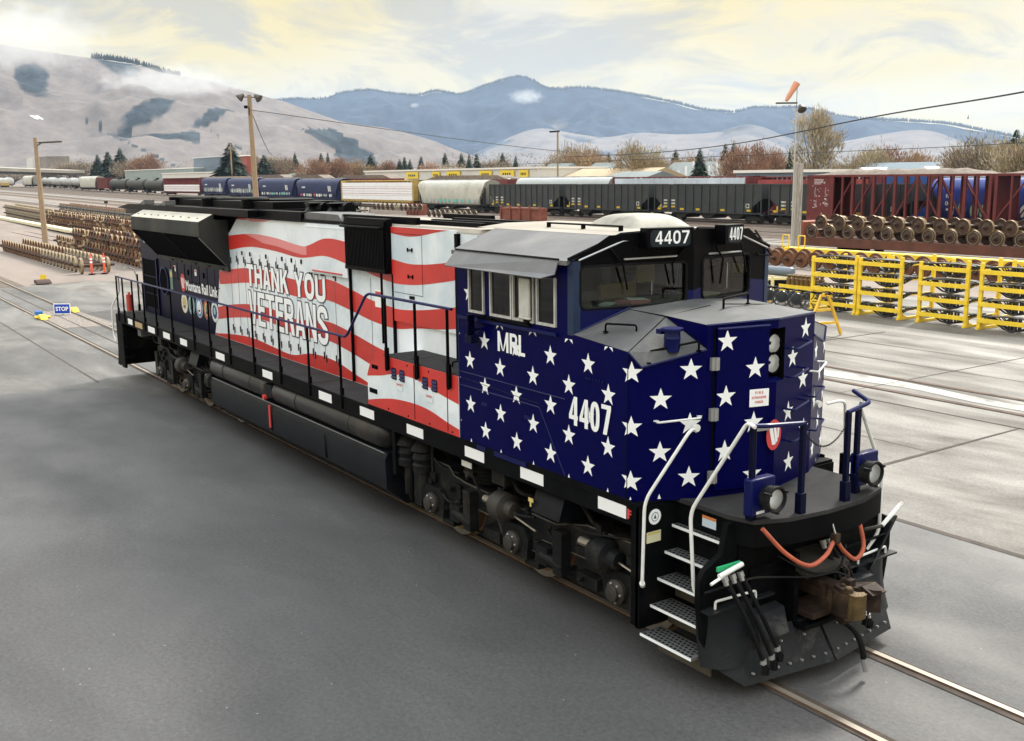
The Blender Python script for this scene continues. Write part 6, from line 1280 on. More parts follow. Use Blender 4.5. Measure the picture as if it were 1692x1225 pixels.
def open_hopper(x0, x1, y, label, red=False):
    r, xc, g = carroot('open_hopper_car', x0, x1, y, label, 'hopper car', 'charcoal open-top hopper cars')
    a, b = x0+.35, x1-.35; zb, zt = g+1.15, g+4.12; F = y-1.52; Bk = y+1.52; sl = 2.7
    m = MB()
    for yy in (F, Bk): m.prism([(a+sl*.8, zb), (b-sl*.8, zb), (b-.0, zt-1.5), (b, zt), (a, zt), (a, zt-1.5)], yy-.03, yy+.03, 'y')
    m.box(a, a+.06, F, Bk, zt-1.5, zt); m.box(b-.06, b, F, Bk, zt-1.5, zt)
    m.quad([(a, F, zt-1.5), (a, Bk, zt-1.5), (a+sl*.8, Bk, zb), (a+sl*.8, F, zb)], 1); m.quad([(b, F, zt-1.5), (b, Bk, zt-1.5), (b-sl*.8, Bk, zb), (b-sl*.8, F, zb)], 1)
    m.box(a+2, b-2, F+.1, Bk-.1, zb, zb+.05, 1)
    m.box(a-.05, b+.05, F-.08, F+.06, zt-.12, zt+.04); m.box(a-.05, b+.05, Bk-.06, Bk+.08, zt-.12, zt+.04); m.box(a-.1, b+.1, F-.05, F+.05, zb-.15, zb+.02)
    n = 13
    for i in range(n+1): x = a+(b-a)*i/n; m.box(x-.06, x+.06, F-.13, F-.02, zb if 2 < i < n-2 else zb-.1, zt)
    bm = m; m = MB()
    for k in range(3): x = a+4+(b-a-8)*k/2; m.prism([(x-1.7, zb), (x+1.7, zb), (x+.4, zb-.75), (x-.4, zb-.75)], F+.25, Bk-.25, 'y')
    m.build('discharge_chute', [CBD], r)
    m = MB()
    for x in (a+2.05, b-2.05): m.box(x-.02, x+.02, F-.04, F, zb, zt-1.6)
    for x in (a+.5, b-.5): m.box(x-.3, x+.3, F-.06, F-.03, zb-.1, zb-.04); m.box(x-.02, x+.02, F-.05, F, zb-.1, zt-1.5)
    m.box(a, b, F+.3, F+.4, zb-.15, zb); m.build('end_ladder', [CRD if red else CBD], r)
    m = bm; q = F-.034
    for i in (0, 3, 5, 8, 11): x = a+(b-a)*(i+.5)/n+.1; m.quad([(x-.3, q, zb+.12), (x+.3, q, zb+.12), (x+.3, q, zb+.34), (x-.3, q, zb+.34)], 2)
    m.quad([(a+.95, q, zb+.2), (a+1.3, q, zb+.2), (a+1.3, q, zb+.75), (a+.95, q, zb+.75)], 2)
    for i in (1, 2):
        x = a+(b-a)*(i+.2)/n
        for z in (2.0, 1.65, 1.3): m.quad([(x, q, zb+z-.9), (x+.6, q, zb+z-.9), (x+.6, q, zb+z-.72), (x, q, zb+z-.72)], 3 if z > 1.4 else 2)
    x = b-2.2; m.quad([(x, q, zb+.5), (x+.5, q, zb+.5), (x+.5, q, zb+.95), (x, q, zb+.95)], 3); m.quad([(x+.1, q-.002, zb+.6), (x+.4, q-.002, zb+.6), (x+.4, q-.002, zb+.85), (x+.1, q-.002, zb+.85)], 1)
    m.build('body', [CBL, CBD, CYE, CWH], r); ends(r, x0, x1, y, g, wheels=True)
open_hopper(-97.6, -80.3, 77.5, 'charcoal open hopper car next to the white covered hopper, leftmost of the charcoal ones')
open_hopper(-79.9, -62.9, 77.5, 'charcoal open hopper car, second from the left of the charcoal string')
open_hopper(-62.5, -45.4, 77.5, 'charcoal open hopper car above the white roof blister of the cab')
open_hopper(-45.0, -27.5, 77.5, 'charcoal open hopper car partly hidden behind the timber post and the truss-sided car', True)
def covered_hopper(x0, x1, y, label, mt, cat='covered hopper car', group=None, gr=None, low=False, logo=False, seed=1, name='covered_hopper_car', right=False, hz=4.65):
    r, xc, g = carroot(name, x0, x1, y, label, cat, group)
    a, b = x0+.3, x1-.3; zb, zt = g+1.1, g+hz; sl = 1.9
    prof = [(1.35, 0), (1.5, .35), (1.55, 1.2), (1.55, 2.2), (1.45, 2.75), (1.15, 3.15), (.5, 3.35)]; sc = (zt-zb)/3.35
    m = MB(); ring = [(-p, h) for p, h in prof]+[(p, h) for p, h in reversed(prof)]; k = len(ring); vs = []; fs = []
    for x, full in ((a, 0), (a+sl*.55, 1), (a+sl, 1), (b-sl, 1), (b-sl*.55, 1), (b, 0)):
        for p, h in ring:
            t = h/3.35; xx = x
            if x in (a, b): xx = x+(1 if x == a else -1)*sl*(1-min(1, t*1.25))*.9 if t < .8 else x
            vs.append((xx, y+p, zb+h*sc))
    for i in range(5):
        for j in range(k): l = (j+1) % k; fs.append((i*k+j, i*k+l, (i+1)*k+l, (i+1)*k+j))
    fs += [tuple(range(k)), tuple(reversed(range(5*k, 6*k)))]; m.add(vs, fs); bm = m
    m = MB()
    for x, d in ((a, 1), (b, -1)):
        for dx in (0, .5, 1.0): m.box(min(x+d*dx, x+d*dx+.06), max(x+d*dx, x+d*dx+.06), y-1.5, y-1.44, g+.95, zt-.9 if dx < .3 else zt-1.6-dx*.5)
        for z in range(7): m.box(min(x, x+d*.45), max(x, x+d*.45), y-1.5, y-1.46, g+1.1+z*.33, g+1.14+z*.33)
        m.prism([(x, g+.95), (x+d*sl, g+.95), (x+d*.2, zt-1.1), (x, zt-1.1)], y-1.2, y-1.15, 'y')
    m.box(a, b, y-1.5, y-1.35, g+.95, g+1.15); m.build('end_frame', [CBD if mt is not CNV else CNV], r)
    m = MB(); m.box(a+.5, b-.5, y-.35, y+.35, zt, zt+.06)
    for i in range(6): x = a+1.5+(b-a-3)*i/5; m.box(x-.5, x+.5, y-.3, y+.3, zt+.05, zt+.16)
    m.tube([(a+.2, y-.9, zt+.12), (b-.2, y-.9, zt+.12)], .03, 4); m.build('roof_walk', [mat('galvanised walk', (.3, .3, .29), .6, var=.2)], r)
    m = MB()
    for kx in range(3): x = a+3.6+(b-a-7.2)*kx/2; m.prism([(x-2.2, g+1.15), (x+2.2, g+1.15), (x+.5, g+.45), (x-.5, g+.45)], y-1.2, y+1.2, 'y')
    m.build('discharge_chute', [CBD], r); ends(r, x0, x1, y, g)
    F = y-1.562
    m = bm
    if gr is not None: graffiti(m, a+2.0, b-2.2, zb+.15, zb+.95 if not low else zb+1.55, F, gr, 13 if not low else 22, seed)
    if logo:
        x = b-4.6; z = zb+2.25
        for dx, w in ((0, .45), (.62, .28), (1.0, .22)): m.quad([(x+dx, F, z), (x+dx+w, F, z), (x+dx+w+.28, F, z-1.0), (x+dx+.28, F, z-1.0)], 2)
        m.quad([(a+2.8, F, z-.35), (a+4.4, F, z-.35), (a+4.4, F, z-.1), (a+2.8, F, z-.1)], 2)
    if right:
        m.text('RL', (a+1.55, F-.01, zb+1.85), X, Z, .55, .32, 2, .02); m.text('060', (a+1.5, F-.01, zb+1.2), X, Z, .85, .38, 2, .03); m.quad([(a+1.6, F, zb+.75), (a+2.4, F, zb+.75), (a+2.4, F, zb+.95), (a+1.6, F, zb+.95)], 2)
    m.build('body', [mt]+GRF, r, smooth=50)
GB = 'navy covered hoppers behind the locomotive'
covered_hopper(-224.0, -206.3, 77.5, 'navy covered hopper car with pale graffiti, leftmost of the navy ones', CNV, group=GB, gr=[1, 4, 4], logo=True, seed=3, low=True)
covered_hopper(-205.9, -187.6, 77.5, 'navy covered hopper car directly left of the tall pole with two floodlights', CNV, group=GB, gr=[4, 4, 1], logo=True, seed=5, low=True)
covered_hopper(-187.2, -167.4, 77.5, 'navy covered hopper car directly right of the tall pole with two floodlights', CNV, group=GB, gr=[4, 0, 1], logo=True, seed=8)
covered_hopper(-167.0, -147.2, 77.5, 'navy covered hopper car with black and white graffiti beside the yellow lumber car', CNV, group=GB, gr=[1, 1, 3, 4], logo=True, seed=12)
covered_hopper(-118.5, -98.6, 77.5, 'cream-white covered hopper car with teal graffiti beside the charcoal hoppers', CWH, gr=[0, 4], seed=4)
covered_hopper(-349.5, -326, 77.5, 'small white covered hopper car with rust-streaked end at the far left', CWH)
covered_hopper(-449, -429, 77.5, 'small pale covered hopper car behind the slim leaning light pole', CWH)
covered_hopper(-26.3, -9.0, 77.5, 'bright navy covered hopper with green graffiti, seen through the truss-sided car at the right', mat('car bright navy', (.012, .035, .22), .35, var=.15, vs=.7), gr=[2, 2, 1], low=True, logo=False, seed=21, right=True)
def tank(x0, x1, y, label, mt, group, R_=1.45):
    r, xc, g = carroot('tank_car', x0, x1, y, label, 'tank car', group); c = g+2.65
    m = MB(); L = x1-x0-1.2; m.lathe([(.05, -.35), (.7, -.28), (1.2, -.12), (R_, .15), (R_, L-.15), (1.2, L+.12), (.7, L+.28), (.05, L+.35)], (x0+.6, y, c), X, 20); m.build('tank_shell', [mt], r)
    m = MB(); m.cyl(((x0+x1)/2, y, c+R_-.1), ((x0+x1)/2, y, c+R_+.4), .45, n=12); m.box((x0+x1)/2-1.4, (x0+x1)/2+1.4, y-.9, y+.9, c+R_-.1, c+R_-.02); m.tube([((x0+x1)/2-1.4, y-.9, c+R_+.5), ((x0+x1)/2+1.4, y-.9, c+R_+.5)], .03, 4); m.build('dome', [CBD], r)
    m = MB(); m.box(x0+.3, x1-.3, y-.4, y+.4, g+.85, g+1.25); 
    for x in (x0+2, x1-2): m.box(x-.5, x+.5, y-1.2, y+1.2, g+.9, g+1.5)
    m.build('sill', [CBD], r); ends(r, x0, x1, y, g)
tank(-310.6, -292, 77.5, 'black tank car next to the small dark red car, leftmost of the black tanks', CTN, 'black tank cars'); tank(-291.4, -273.5, 77.5, 'black tank car between two other black tank cars', CTN, 'black tank cars'); tank(-273, -255.4, 77.5, 'black tank car touching the red lumber car on its right', CTN, 'black tank cars')
for i in range(3): tank(-401+i*17, -385+i*17, 79, ['silver tank car just right of the slim light pole, leftmost silver one', 'silver tank car in the middle of the three silver ones', 'silver tank car beside the small white hopper car'][i], CSV, 'silver tank cars')
tank(-425, -409, 80, 'silver tank car half hidden behind the slim light pole', CSV, 'silver tank cars'); tank(-560, -530, 85, 'long pale tank car under the overpass at the left edge', mat('pale tank', (.5, .5, .48), .5), 'pale far tank cars', 1.7)
def centerbeam(x0, x1, y, label, mt, wrap, zlo=1.15, zhi=4.55, top=True, load=(1.3, 4.2)):
    r, xc, g = carroot('lumber_car', x0, x1, y, label, 'lumber car'); m = MB()
    m.box(x0, x1, y-1.45, y+1.45, g+1.0, g+1.2); m.box(x0, x1, y-.2, y+.2, g+.7, g+1.0); m.box(x0, x1, y-.5, y+.5, g+zhi-.12, g+zhi)
    m.box(x0, x0+.3, y-1.45, y+1.45, g+1.0, g+zhi); m.box(x1-.3, x1, y-1.45, y+1.45, g+1.0, g+zhi)
    n = 22
    for i in range(n+1): x = x0+.3+(x1-x0-.6)*i/n; m.box(x-.05, x+.05, y-.25, y+.25, g+1.2, g+zhi); m.box(x-.12, x+.12, y-1.5, y-1.3, g+.85, g+1.15)
    m.build('frame', [mt], r); ends(r, x0, x1, y, g)
    m = MB(); z0, z1 = load; rows = 4; cols = 6
    for i in range(cols):
        a = x0+.45+(x1-x0-.9)*i/cols; b = x0+.45+(x1-x0-.9)*(i+1)/cols-.06
        for j in range(rows): m.box(a, b, y-1.42, y-.3, g+z0+(z1-z0)*j/rows, g+z0+(z1-z0)*(j+1)/rows-.05)
    if wrap is WRAPM:
        for zz in (.34, .62): m.box(x0+.45, x1-.45, y-1.428, y-1.42, g+z0+(z1-z0)*zz, g+z0+(z1-z0)*zz+.07, 1)
    o = m.build('lumber_load', [wrap, RBR0]); tag(o, ('lumber bundles on the ' + label.split(',')[0].split(' with ')[0]), 'lumber')
centerbeam(-146.6, -119.8, 77.5, 'yellow centre-beam lumber car with a red-lined white load', CYL, WRAPM); centerbeam(-254.6, -225, 77.5, 'dark red centre-beam lumber car left of the navy hoppers', CRD, WRAPM, load=(1.25, 2.9))
r, xc, g = carroot('box_car', -325.5, -311.5, 77.5, 'small dark red box car between the white hopper and the black tank cars', 'box car'); m = MB(); m.box(-325, -312, 76, 79, g+1, g+4.3)
for i in range(8): m.box(-325+i*1.8, -324.8+i*1.8, 75.9, 76, g+1, g+4.3)
m.build('body', [CRD], r); ends(r, -325.5, -311.5, 77.5, g)
# row behind: only the tops show over the charcoal hoppers
covered_hopper(-99, -77, 83, 'grey covered hopper whose roof shows over the charcoal hoppers', mat('car grey', (.40, .42, .42), .6, var=.1, vs=.7), hz=5.0)
covered_hopper(-122, -101, 83, 'white covered hopper behind the cream-white one', CWH, hz=4.9)
centerbeam(-76, -52.5, 82.5, 'dark red lumber car behind the charcoal hoppers, tan and white load above them', CRD, mat('pale lumber wrap', (.55, .60, .68), .6, var=.3, vs=.25), zhi=5.0, load=(1.3, 4.85)); centerbeam(-51.5, -36, 82.5, 'red car behind the charcoal hoppers left of the timber post', CRD, mat('red white load', (.30, .05, .05), .6, var=.5, vs=.5), zhi=4.9, load=(1.3, 4.6))
r, xc, g = carroot('container_car', -36, -18, 82.5, 'blue and red car seen through the open side of the truss-sided car', 'container car'); m = MB(); m.box(-36, -18, 81.2, 83.8, 1, 4.85, 0)
for i in range(6): m.box(-35.5+i*3, -34.9+i*3, 81.1, 81.2, 1, 4.8, 1)
m.build('body', [mat('container blue', (.015, .07, .26), .5), CRD], r); ends(r, -36, -18, 82.5, 0)
# truss-sided wood-chip cars on the nearest track
def chipcar(x0, x1, y, label, panel):
    r, xc, g = carroot('truss_sided_car', x0, x1, y, label, 'gondola', 'truss-sided cars heaped with wood chips'); F, B_ = y-1.55, y+1.55; zb, zt = 1.0, 4.98; m = MB()
    m.box(x0, x1, F, B_, zb, zb+.2)
    for yy in (F, B_):
        m.box(x0, x1, yy-.08, yy+.08, zt-.14, zt+.06); m.box(x0, x1, yy-.08, yy+.08, zb-.1, zb+.3)
        n = 14
        for i in range(n+1):
            x = x0+2.9*(panel)+(x1-x0-2.9*panel)*i/n; m.box(x-(.13 if i % 2 == 0 else .08), x+(.13 if i % 2 == 0 else .08), yy-.10, yy+.06, zb, zt)
        for i in range(0, n, 2):
            xa = x0+2.9*panel+(x1-x0-2.9*panel)*i/n; xb = x0+2.9*panel+(x1-x0-2.9*panel)*(i+2)/n; up_ = i < n/2
            a = V(xa, yy, zb+.25) if up_ else V(xa, yy, zt-.2); b = V(xb, yy, zt-.2) if up_ else V(xb, yy, zb+.25); d = b-a; m.obox((a+b)/2, (d.length, .08, .12), d, Y.cross(d))
        if panel: m.box(x0, x0+2.9, yy-.03, yy+.03, zb, zt)
    m.box(x0, x0+.08, F, B_, zb, zt); m.box(x1-.08, x1, F, B_, zb, zt); m.build('frame', [CRD], r)
    if panel:
        m = MB(); q = F-.045
        rg = random.Random(3)
        for k in range(30):
            x = x0+.4+rg.random()*2.0; z = zb+.3+rg.random()*3.4
            if k < 4: m.quad([(x0+.8+.0*k, q, 4.2+k*.13), (x0+1.6+.2*(k % 2), q, 4.2+k*.13), (x0+1.6, q, 4.27+k*.13), (x0+.8, q, 4.27+k*.13)], 0)
            else: w = rg.uniform(.05, .3); h = rg.uniform(.03, .14); m.quad([(x, q, z), (x+w, q, z+rg.uniform(-.05, .05)), (x+w*.8, q, z+h), (x+w*.1, q, z+h)], 0)
        for x in (x0+.95, x0+2.15):
            m.tube([(x, q, 3.9), (x-.05, q, 3.3), (x+.2, q, 3.15), (x-.1, q, 3.1)], .03, 4, 0); m.tube([(x-.15, q, 2.6), (x+.2, q, 2.8), (x-.1, q, 2.3), (x+.25, q, 2.2)], .03, 4, 0)
        m.build('chalk_markings', [mat('faded white scrawl', (.5, .42, .42), .7)], r)
    m = MB(); nx = 30; vs = []; fs = []
    for i in range(nx+1):
        for j in range(7):
            t = i/nx; u = -1+2*j/6; h = .52*min(1, t*5.5, (1-t)*5.5)**.7*(1-abs(u)**2.2)+.05*math.sin(i*1.7+j); vs.append((x0+.1+(x1-x0-.2)*t, y+1.5*u, zt-.0+max(0, h)))
    for i in range(nx):
        for j in range(6): k = i*7+j; fs.append((k, k+7, k+8, k+1))
    m.add(vs, fs); o = m.build('wood_chip_heap', [CHIP], smooth=60); tag(o, 'grey-brown wood chips heaped on the ' + label, 'wood chips'); ends(r, x0, x1, y, g)
chipcar(-35.6, -17.3, 72.5, 'oxide-red truss-sided car with a scrawled panel', 1); chipcar(-16.8, 1.5, 72.5, 'oxide-red truss-sided car cut off by the right edge', 0)
# brown chip heaps seen behind the navy hoppers
for i, (a, b) in enumerate(((-208, -186), (-184, -166), (-160, -138), (-126, -101), (-150, -128))):
    if i == 4: continue
    r, xc, g = carroot('chip_gondola', a, b, 83, ['brown gondola heap behind the second navy hopper', 'brown gondola heap behind the rightmost navy hopper', 'brown gondola heap behind the yellow lumber car', 'brown gondola heap behind the cream-white hopper'][i], 'gondola'); m = MB(); m.box(a, b, 81.5, 84.5, g+1, g+4.7); m.build('body', [CRD], r)
    m = MB(); m.prism([(a+.2, g+4.7), (b-.2, g+4.7), (b-3, g+5.35), (a+4, g+5.4)], 81.8, 84.2, 'y'); m.build('chip_heap', [CHIP], r); ends(r, a, b, 83, g)
# small vehicles far left
r = empty('track_machine', (-500, 77, rise(-500)), 'small yellow track maintenance machine at the far left', 'track machine'); g = rise(-500)
m = MB(); m.box(-503, -496, 76, 78.5, g+.6, g+1.8); m.build('chassis', [CYL], r, bevel=.05); m = MB(); m.box(-501, -498.5, 76.2, 78.3, g+1.8, g+3.3); m.build('cab', [CWH], r, bevel=.1)
m = MB(); m.tube([(-504, 77, g+1.2), (-506.5, 77, g+.5)], .15); m.build('boom', [CYL], r)
for x in (-502, -497): m = MB(); m.cyl((x, 75.9, g+.45), (x, 78.6, g+.45), .45, n=12); m.build('wheel', [CBD], r)
r = empty('parked_car', (-545, 75, rise(-545)), 'white car parked beyond the tracks at the left edge', 'car'); g = rise(-545)
m = MB(); m.prism([(-551, g+.4), (-540, g+.4), (-540, g+1.3), (-541.5, g+1.5), (-543, g+2.3), (-548, g+2.35), (-550.5, g+1.5), (-551, g+1.3)], 74, 76.2, 'y'); m.build('body', [PURE], r, bevel=.1)
m = MB(); m.box(-547.5, -543.2, 73.97, 74.0, g+1.5, g+2.15); m.build('window', [BLACKG], r)
for x in (-549, -542): m = MB(); m.cyl((x, 73.9, g+.45), (x, 76.3, g+.45), .5, n=12); m.build('wheel', [RUBBER], r)
# ================================================================ buildings
def house(name, x0, x1, y, z0, z1, label, wall, roofm, depth=18, gable=0.0, parts_=(), cat='building'):
    r = empty(name, ((x0+x1)/2, y, z0), label, cat); m = MB(); m.box(x0, x1, y, y+depth, z0-1, z1-(gable or .35)); m.build('wall', [wall], r)
    m = MB()
    if gable: m.prism([(y-.6, z1-gable), (y+depth*.5, z1), (y+depth+.6, z1-gable), (y+depth+.6, z1-gable-.15), (y-.6, z1-gable-.15)], x0-.5, x1+.5, 'x')
    else: m.box(x0-.2, x1+.2, y-.3, y+depth+.2, z1-.35, z1)
    m.build('roof', [roofm], r)
    for k, (a, b, c, d, mt, nm) in enumerate(parts_): m = MB(); m.box(a, b, y-.12, y-.0, c, d); m.build(nm, [mt], r)
    return r
WL = mat('white corrugated wall', (.58, .57, .54), .7, var=.08, vs=.3); WR2 = mat('white membrane roof', (.72, .70, .66), .7); GRW = mat('grey green wall', (.25, .30, .29), .7, var=.1, vs=.5); BLG = mat('blue grey siding', (.13, .17, .22), .7, var=.1, vs=.4); RBR = mat('red brick', (.30, .07, .05), .8, var=.15)
TRF = mat('tan roof', (.36, .27, .17), .9, var=.12, vs=.4); GRF2 = mat('grey shingles', (.15, .17, .17), .9, var=.2, vs=.8); TEAL = mat('teal roof', (.10, .25, .22), .7, var=.2, vs=.5); SGN = mat('yellow sign face', (.75, .55, .03), .5); DGL = mat('dark window', (.03, .04, .05), .2)
house('warehouse', -214, -139.5, 115, .8, 7.1, 'long white warehouse with yellow signs above the white lumber load', WL, WR2, 25)
for i, (x, w) in enumerate(((-189, 5.5), (-178, 3.2), (-170.5, 5.5), (-157.5, 4.6), (-149.5, 5.0), (-143.6, 3.0))):
    r = empty('wall_sign', (x, 114.8, 5.5), 'yellow sign with dark lettering on the white warehouse, number %d from the left end' % (i+1) if False else ['leftmost yellow sign on the white warehouse', 'small pale yellow sign, second from the left on the white warehouse', 'third yellow sign from the left on the white warehouse', 'fourth yellow sign on the white warehouse, above the gravel heap', 'fifth yellow sign on the white warehouse', 'yellow sign at the right end of the white warehouse'][i], 'sign', 'yellow signs on the white warehouse')
    m = MB(); m.box(x-w/2, x+w/2, 114.6, 114.8, 5.0, 6.5); m.build('panel', [SGN], r); m = MB()
    for k in range(4): m.quad([(x-w*.3+k*w*.16, 114.58, 5.5), (x-w*.3+k*w*.16+w*.1, 114.58, 5.5), (x-w*.3+k*w*.16+w*.1, 114.58, 6.0), (x-w*.3+k*w*.16, 114.58, 6.0)])
    m.build('lettering', [TEXTD], r)
house('long_building', -143, -115, 118, .3, 6.6, 'low building with a broad tan roof right of the white warehouse', BLG, TRF, 16, 2.6)
house('house', -160, -153, 130, .5, 8.0, 'small gabled house with a dark roof left behind the tan roof', WL, GRF2, 8, 2.4, cat='house'); house('house', -145.5, -138, 131, .3, 7.9, 'small gabled house with a dark roof right behind the tan roof', WL, GRF2, 8, 2.4, cat='house')
house('house', -116.5, -106.5, 113, .1, 5.9, 'low blue-grey house at the right end of the tan roof', BLG, GRF2, 9, 1.4, cat='house')
r = house('apartment_row', -134, -111, 140, .3, 7.8, 'row of grey-roofed houses with white chimneys behind the charcoal hoppers', WL, GRF2, 14, 3.2)
for i in range(7): m = MB(); x = -125+i*2.1; m.box(x-.12, x+.12, 139, 139.3, 2, 6.0+(i % 3)*.9); m.build('chimney', [PURE], r)
r = house('long_house', -75.5, -53.5, 125, .0, 6.7, 'blue-grey shingle-roofed building above the truss-sided cars', BLG, mat('blue grey shingles', (.15, .19, .22), .9, var=.12, vs=.6), 14, 2.6)
for x in (-70, -59.5): m = MB(); m.prism([(x-1.6, 5.0), (x, 6.0), (x+1.6, 5.0), (x+1.6, 4.85), (x-1.6, 4.85)], 123.8, 130, 'y'); m.build('dormer', [PURE], r)
house('shed', -67.6, -57.5, 95, .0, 5.7, 'low shed with a white flat roof left of the timber post', BLG, WR2, 10)
house('metal_building', -400, -353, 132, 2.4, 14.2, 'tall blue-grey metal building behind the large conifer', BLG, mat('pale roof edge', (.5, .52, .52), .6), 3)
house('brick_building', -352.5, -343, 133, 2.3, 14.0, 'red brick building end right of the large conifer', RBR, PURE, 3)
house('flat_building', -489, -388, 128, 3.1, 10.2, 'long grey building with a white roof behind the black tank cars', GRW, WR2, 8); house('flat_building', -410, -345, 122, 2.6, 8.2, 'white low building in front of the tall blue-grey one', WL, WR2, 3)
house('flat_building', -345, -300, 150, 2.0, 8.4, 'low building with a teal roof left of the white warehouse', WL, TEAL, 14, 1.5); house('flat_building', -332, -262, 112, 1.8, 6.3, 'low cream building behind the navy hoppers', mat('cream wall', (.45, .38, .28), .8), mat('tan flat roof', (.35, .27, .2), .8), 14)
for i, (a, b, y, h, lb) in enumerate(((-662, -575, 155, 8.4, 'white tent roofs left of the conifer group'), (-700, -668, 150, 8.6, 'small white tent roof beside the overpass pillar'), (-900, -740, 165, 9.5, 'long white domed tent under the overpass at the left edge'))):
    m = MB(); k = 3
    for j in range(k): x0 = a+(b-a)*j/k; x1 = a+(b-a)*(j+1)/k; m.prism([(x0, 3), (x0, 3+h*.55), (x0+(x1-x0)*.3, 3+h*.85), ((x0+x1)/2, 3+h), (x1-(x1-x0)*.3, 3+h*.85), (x1, 3+h*.55), (x1, 3)], y, y+20, 'y')
    tag(m.build('tent', [mat('white tent', (.62, .62, .60), .7)]), lb, 'tent')
r = empty('tower_building', (-1130, 205, 3.1), 'pale twin tower building above the overpass at the far left', 'building')
for a, b, z in ((-1150, -1120, 29), (-1108, -1050, 29)): m = MB(); m.box(a, b, 205, 225, 2, z); m.build('wall', [WL if a < -1130 else mat('brown tower', (.20, .17, .14), .8, var=.4, vs=.1)], r)
# overpass
r = empty('overpass', (-600, 80, 3.1), 'concrete road overpass on pillars crossing at the far left', 'overpass'); CO = mat('bridge concrete', (.34, .31, .27), .85, var=.15, vs=.1)
A_, B_ = V(-516, 112, 0), V(-700, 40, 0); dd = (B_-A_).normalized(); nn = V(-dd.y, dd.x, 0)*5
def slab(z0a, z1a, z0b, z1b, w): return [tuple(A_-nn*w+Z*z0a), tuple(B_-nn*w+Z*z0b), tuple(B_+nn*w+Z*z0b), tuple(A_+nn*w+Z*z0a), tuple(A_-nn*w+Z*z1a), tuple(B_-nn*w+Z*z1b), tuple(B_+nn*w+Z*z1b), tuple(A_+nn*w+Z*z1a)]
FC = [(4, 5, 6, 7), (0, 1, 5, 4), (3, 7, 6, 2), (1, 2, 6, 5), (0, 3, 2, 1), (0, 4, 7, 3)]
m = MB(); m.add(slab(9.3, 10.6, 14.6, 17.6, 1), FC); m.build('deck', [CO], r); m = MB(); m.add(slab(8.2, 9.3, 12.6, 14.6, .8), FC); m.build('girder', [mat('dark girder', (.06, .06, .06), .7)], r)
for t_ in (.12, .42, .62, .85): c = A_+(B_-A_)*t_; m = MB(); m.box(c.x-1.2, c.x+1.2, c.y-4, c.y+4, 2, 8.6+4*t_); m.build('pier', [CO], r)
# ================================================================ trees
def tfol(name, c, v=.35): return mat(name, c, .9, var=v, vs=2.2)
NEED = [tfol('dark needles', (.014, .032, .022)), tfol('mid needles', (.025, .055, .032)), tfol('old needles', (.045, .06, .035))]
BARK = mat('bark', (.10, .075, .055), .9, var=.3)
def conifer(seed, mi_bias=0):
    rg = random.Random(seed); m = MB(); H = 1.0   # unit tree, scaled per copy
    for i in range(46):
        z = .10+.88*(i/46)+rg.uniform(-.01, .01); rad = .5*(1-z)**.8*rg.uniform(.72, 1.12)+.012; n = max(5, int(13*(1-z))+5); ph = rg.random()*6
        for k in range(n):
            a = ph+2*math.pi*k/n+rg.uniform(-.25, .25); r1 = rad*rg.uniform(.65, 1.15); dz = -r1*rg.uniform(.18, .42); w = r1*rg.uniform(.16, .30); mi = rg.choice((0, 0, 1, 1, 2))
            c, s = math.cos(a), math.sin(a); r0 = r1*.12
            pts = [(r0*c, r0*s, z), (r1*.6*c-w*s, r1*.6*s+w*c, z+dz*.45), (r1*c, r1*s, z+dz), (r1*.6*c+w*s, r1*.6*s-w*c, z+dz*.5-.004)]
            m.quad(pts, mi); m.quad([(r0*c, r0*s, z+.012), (r1*.45*c-w*.5*s, r1*.45*s+w*.5*c, z+.012), (r1*.9*c, r1*.9*s, z+dz*.4), (r1*.5*c+w*.6*s, r1*.5*s-w*.6*c, z+.0)], mi)
    return m
def bare(seed, cols, tall=False, dens=2600):
    """leafless or thinly leaved crown: clusters of fine twigs on rising limbs"""
    rg = random.Random(seed); m = MB(); limbs = MB()
    cl = []
    for i in range(26):
        a = rg.random()*6.28; u = rg.random()**.5
        if tall: h = .22+.75*rg.random(); rr = .42*(1-abs(h-.5)*.9)*u; c = (rr*math.cos(a), rr*math.sin(a), h)
        else: el = rg.random(); c = (.40*u*math.cos(a), .40*u*math.sin(a), .42+.42*el*(1-.5*u*u))
        cl.append(c); limbs.tube([(0, 0, .12), (c[0]*.35, c[1]*.35, .2+c[2]*.35), c], [.018, .010, .004], 4)
    for i in range(dens):
        c = rg.choice(cl); s = .13 if not tall else .10
        p = Vector((c[0]+rg.gauss(0, s*.62), c[1]+rg.gauss(0, s*.62), c[2]+rg.gauss(0, s*.6)))
        d = (p-Vector((0, 0, .15 if not tall else p.z-.3))).normalized()+Vector((rg.uniform(-.5, .5), rg.uniform(-.5, .5), rg.uniform(-.1, .6))); d.normalize(); l = rg.uniform(.035, .085); w = d.cross(Vector((rg.uniform(-1, 1), rg.uniform(-1, 1), rg.uniform(-1, 1)))).normalized()*rg.uniform(.004, .010)
        m.add([p-w, p+w, p+d*l], [(0, 1, 2)], rg.choice(cols))
    return m, limbs
TW = [tfol('grey brown twigs', (.24, .195, .145)), tfol('rust leaves', (.26, .14, .095)), tfol('orange brown leaves', (.32, .21, .12)), tfol('olive twigs', (.30, .255, .14)), tfol('pale beige twigs', (.46, .39, .29)), tfol('deep rust twigs', (.19, .105, .08)), tfol('dark brown twigs', (.14, .105, .08))]  # twig tones, lighter and darker ones mixed at random in the crowns
PC = []
for s_ in range(3):
    t = empty('conifer', (0, 0, 0), 'x', 'tree'); conifer(40+s_).build('crown', NEED, t, smooth=0, loc=(0, 0, 0)); m = MB(); m.cyl((0, 0, -.02), (0, 0, .9), .025, .006, n=7); m.build('trunk', [BARK], t, loc=(0, 0, 0)); PC.append(t)
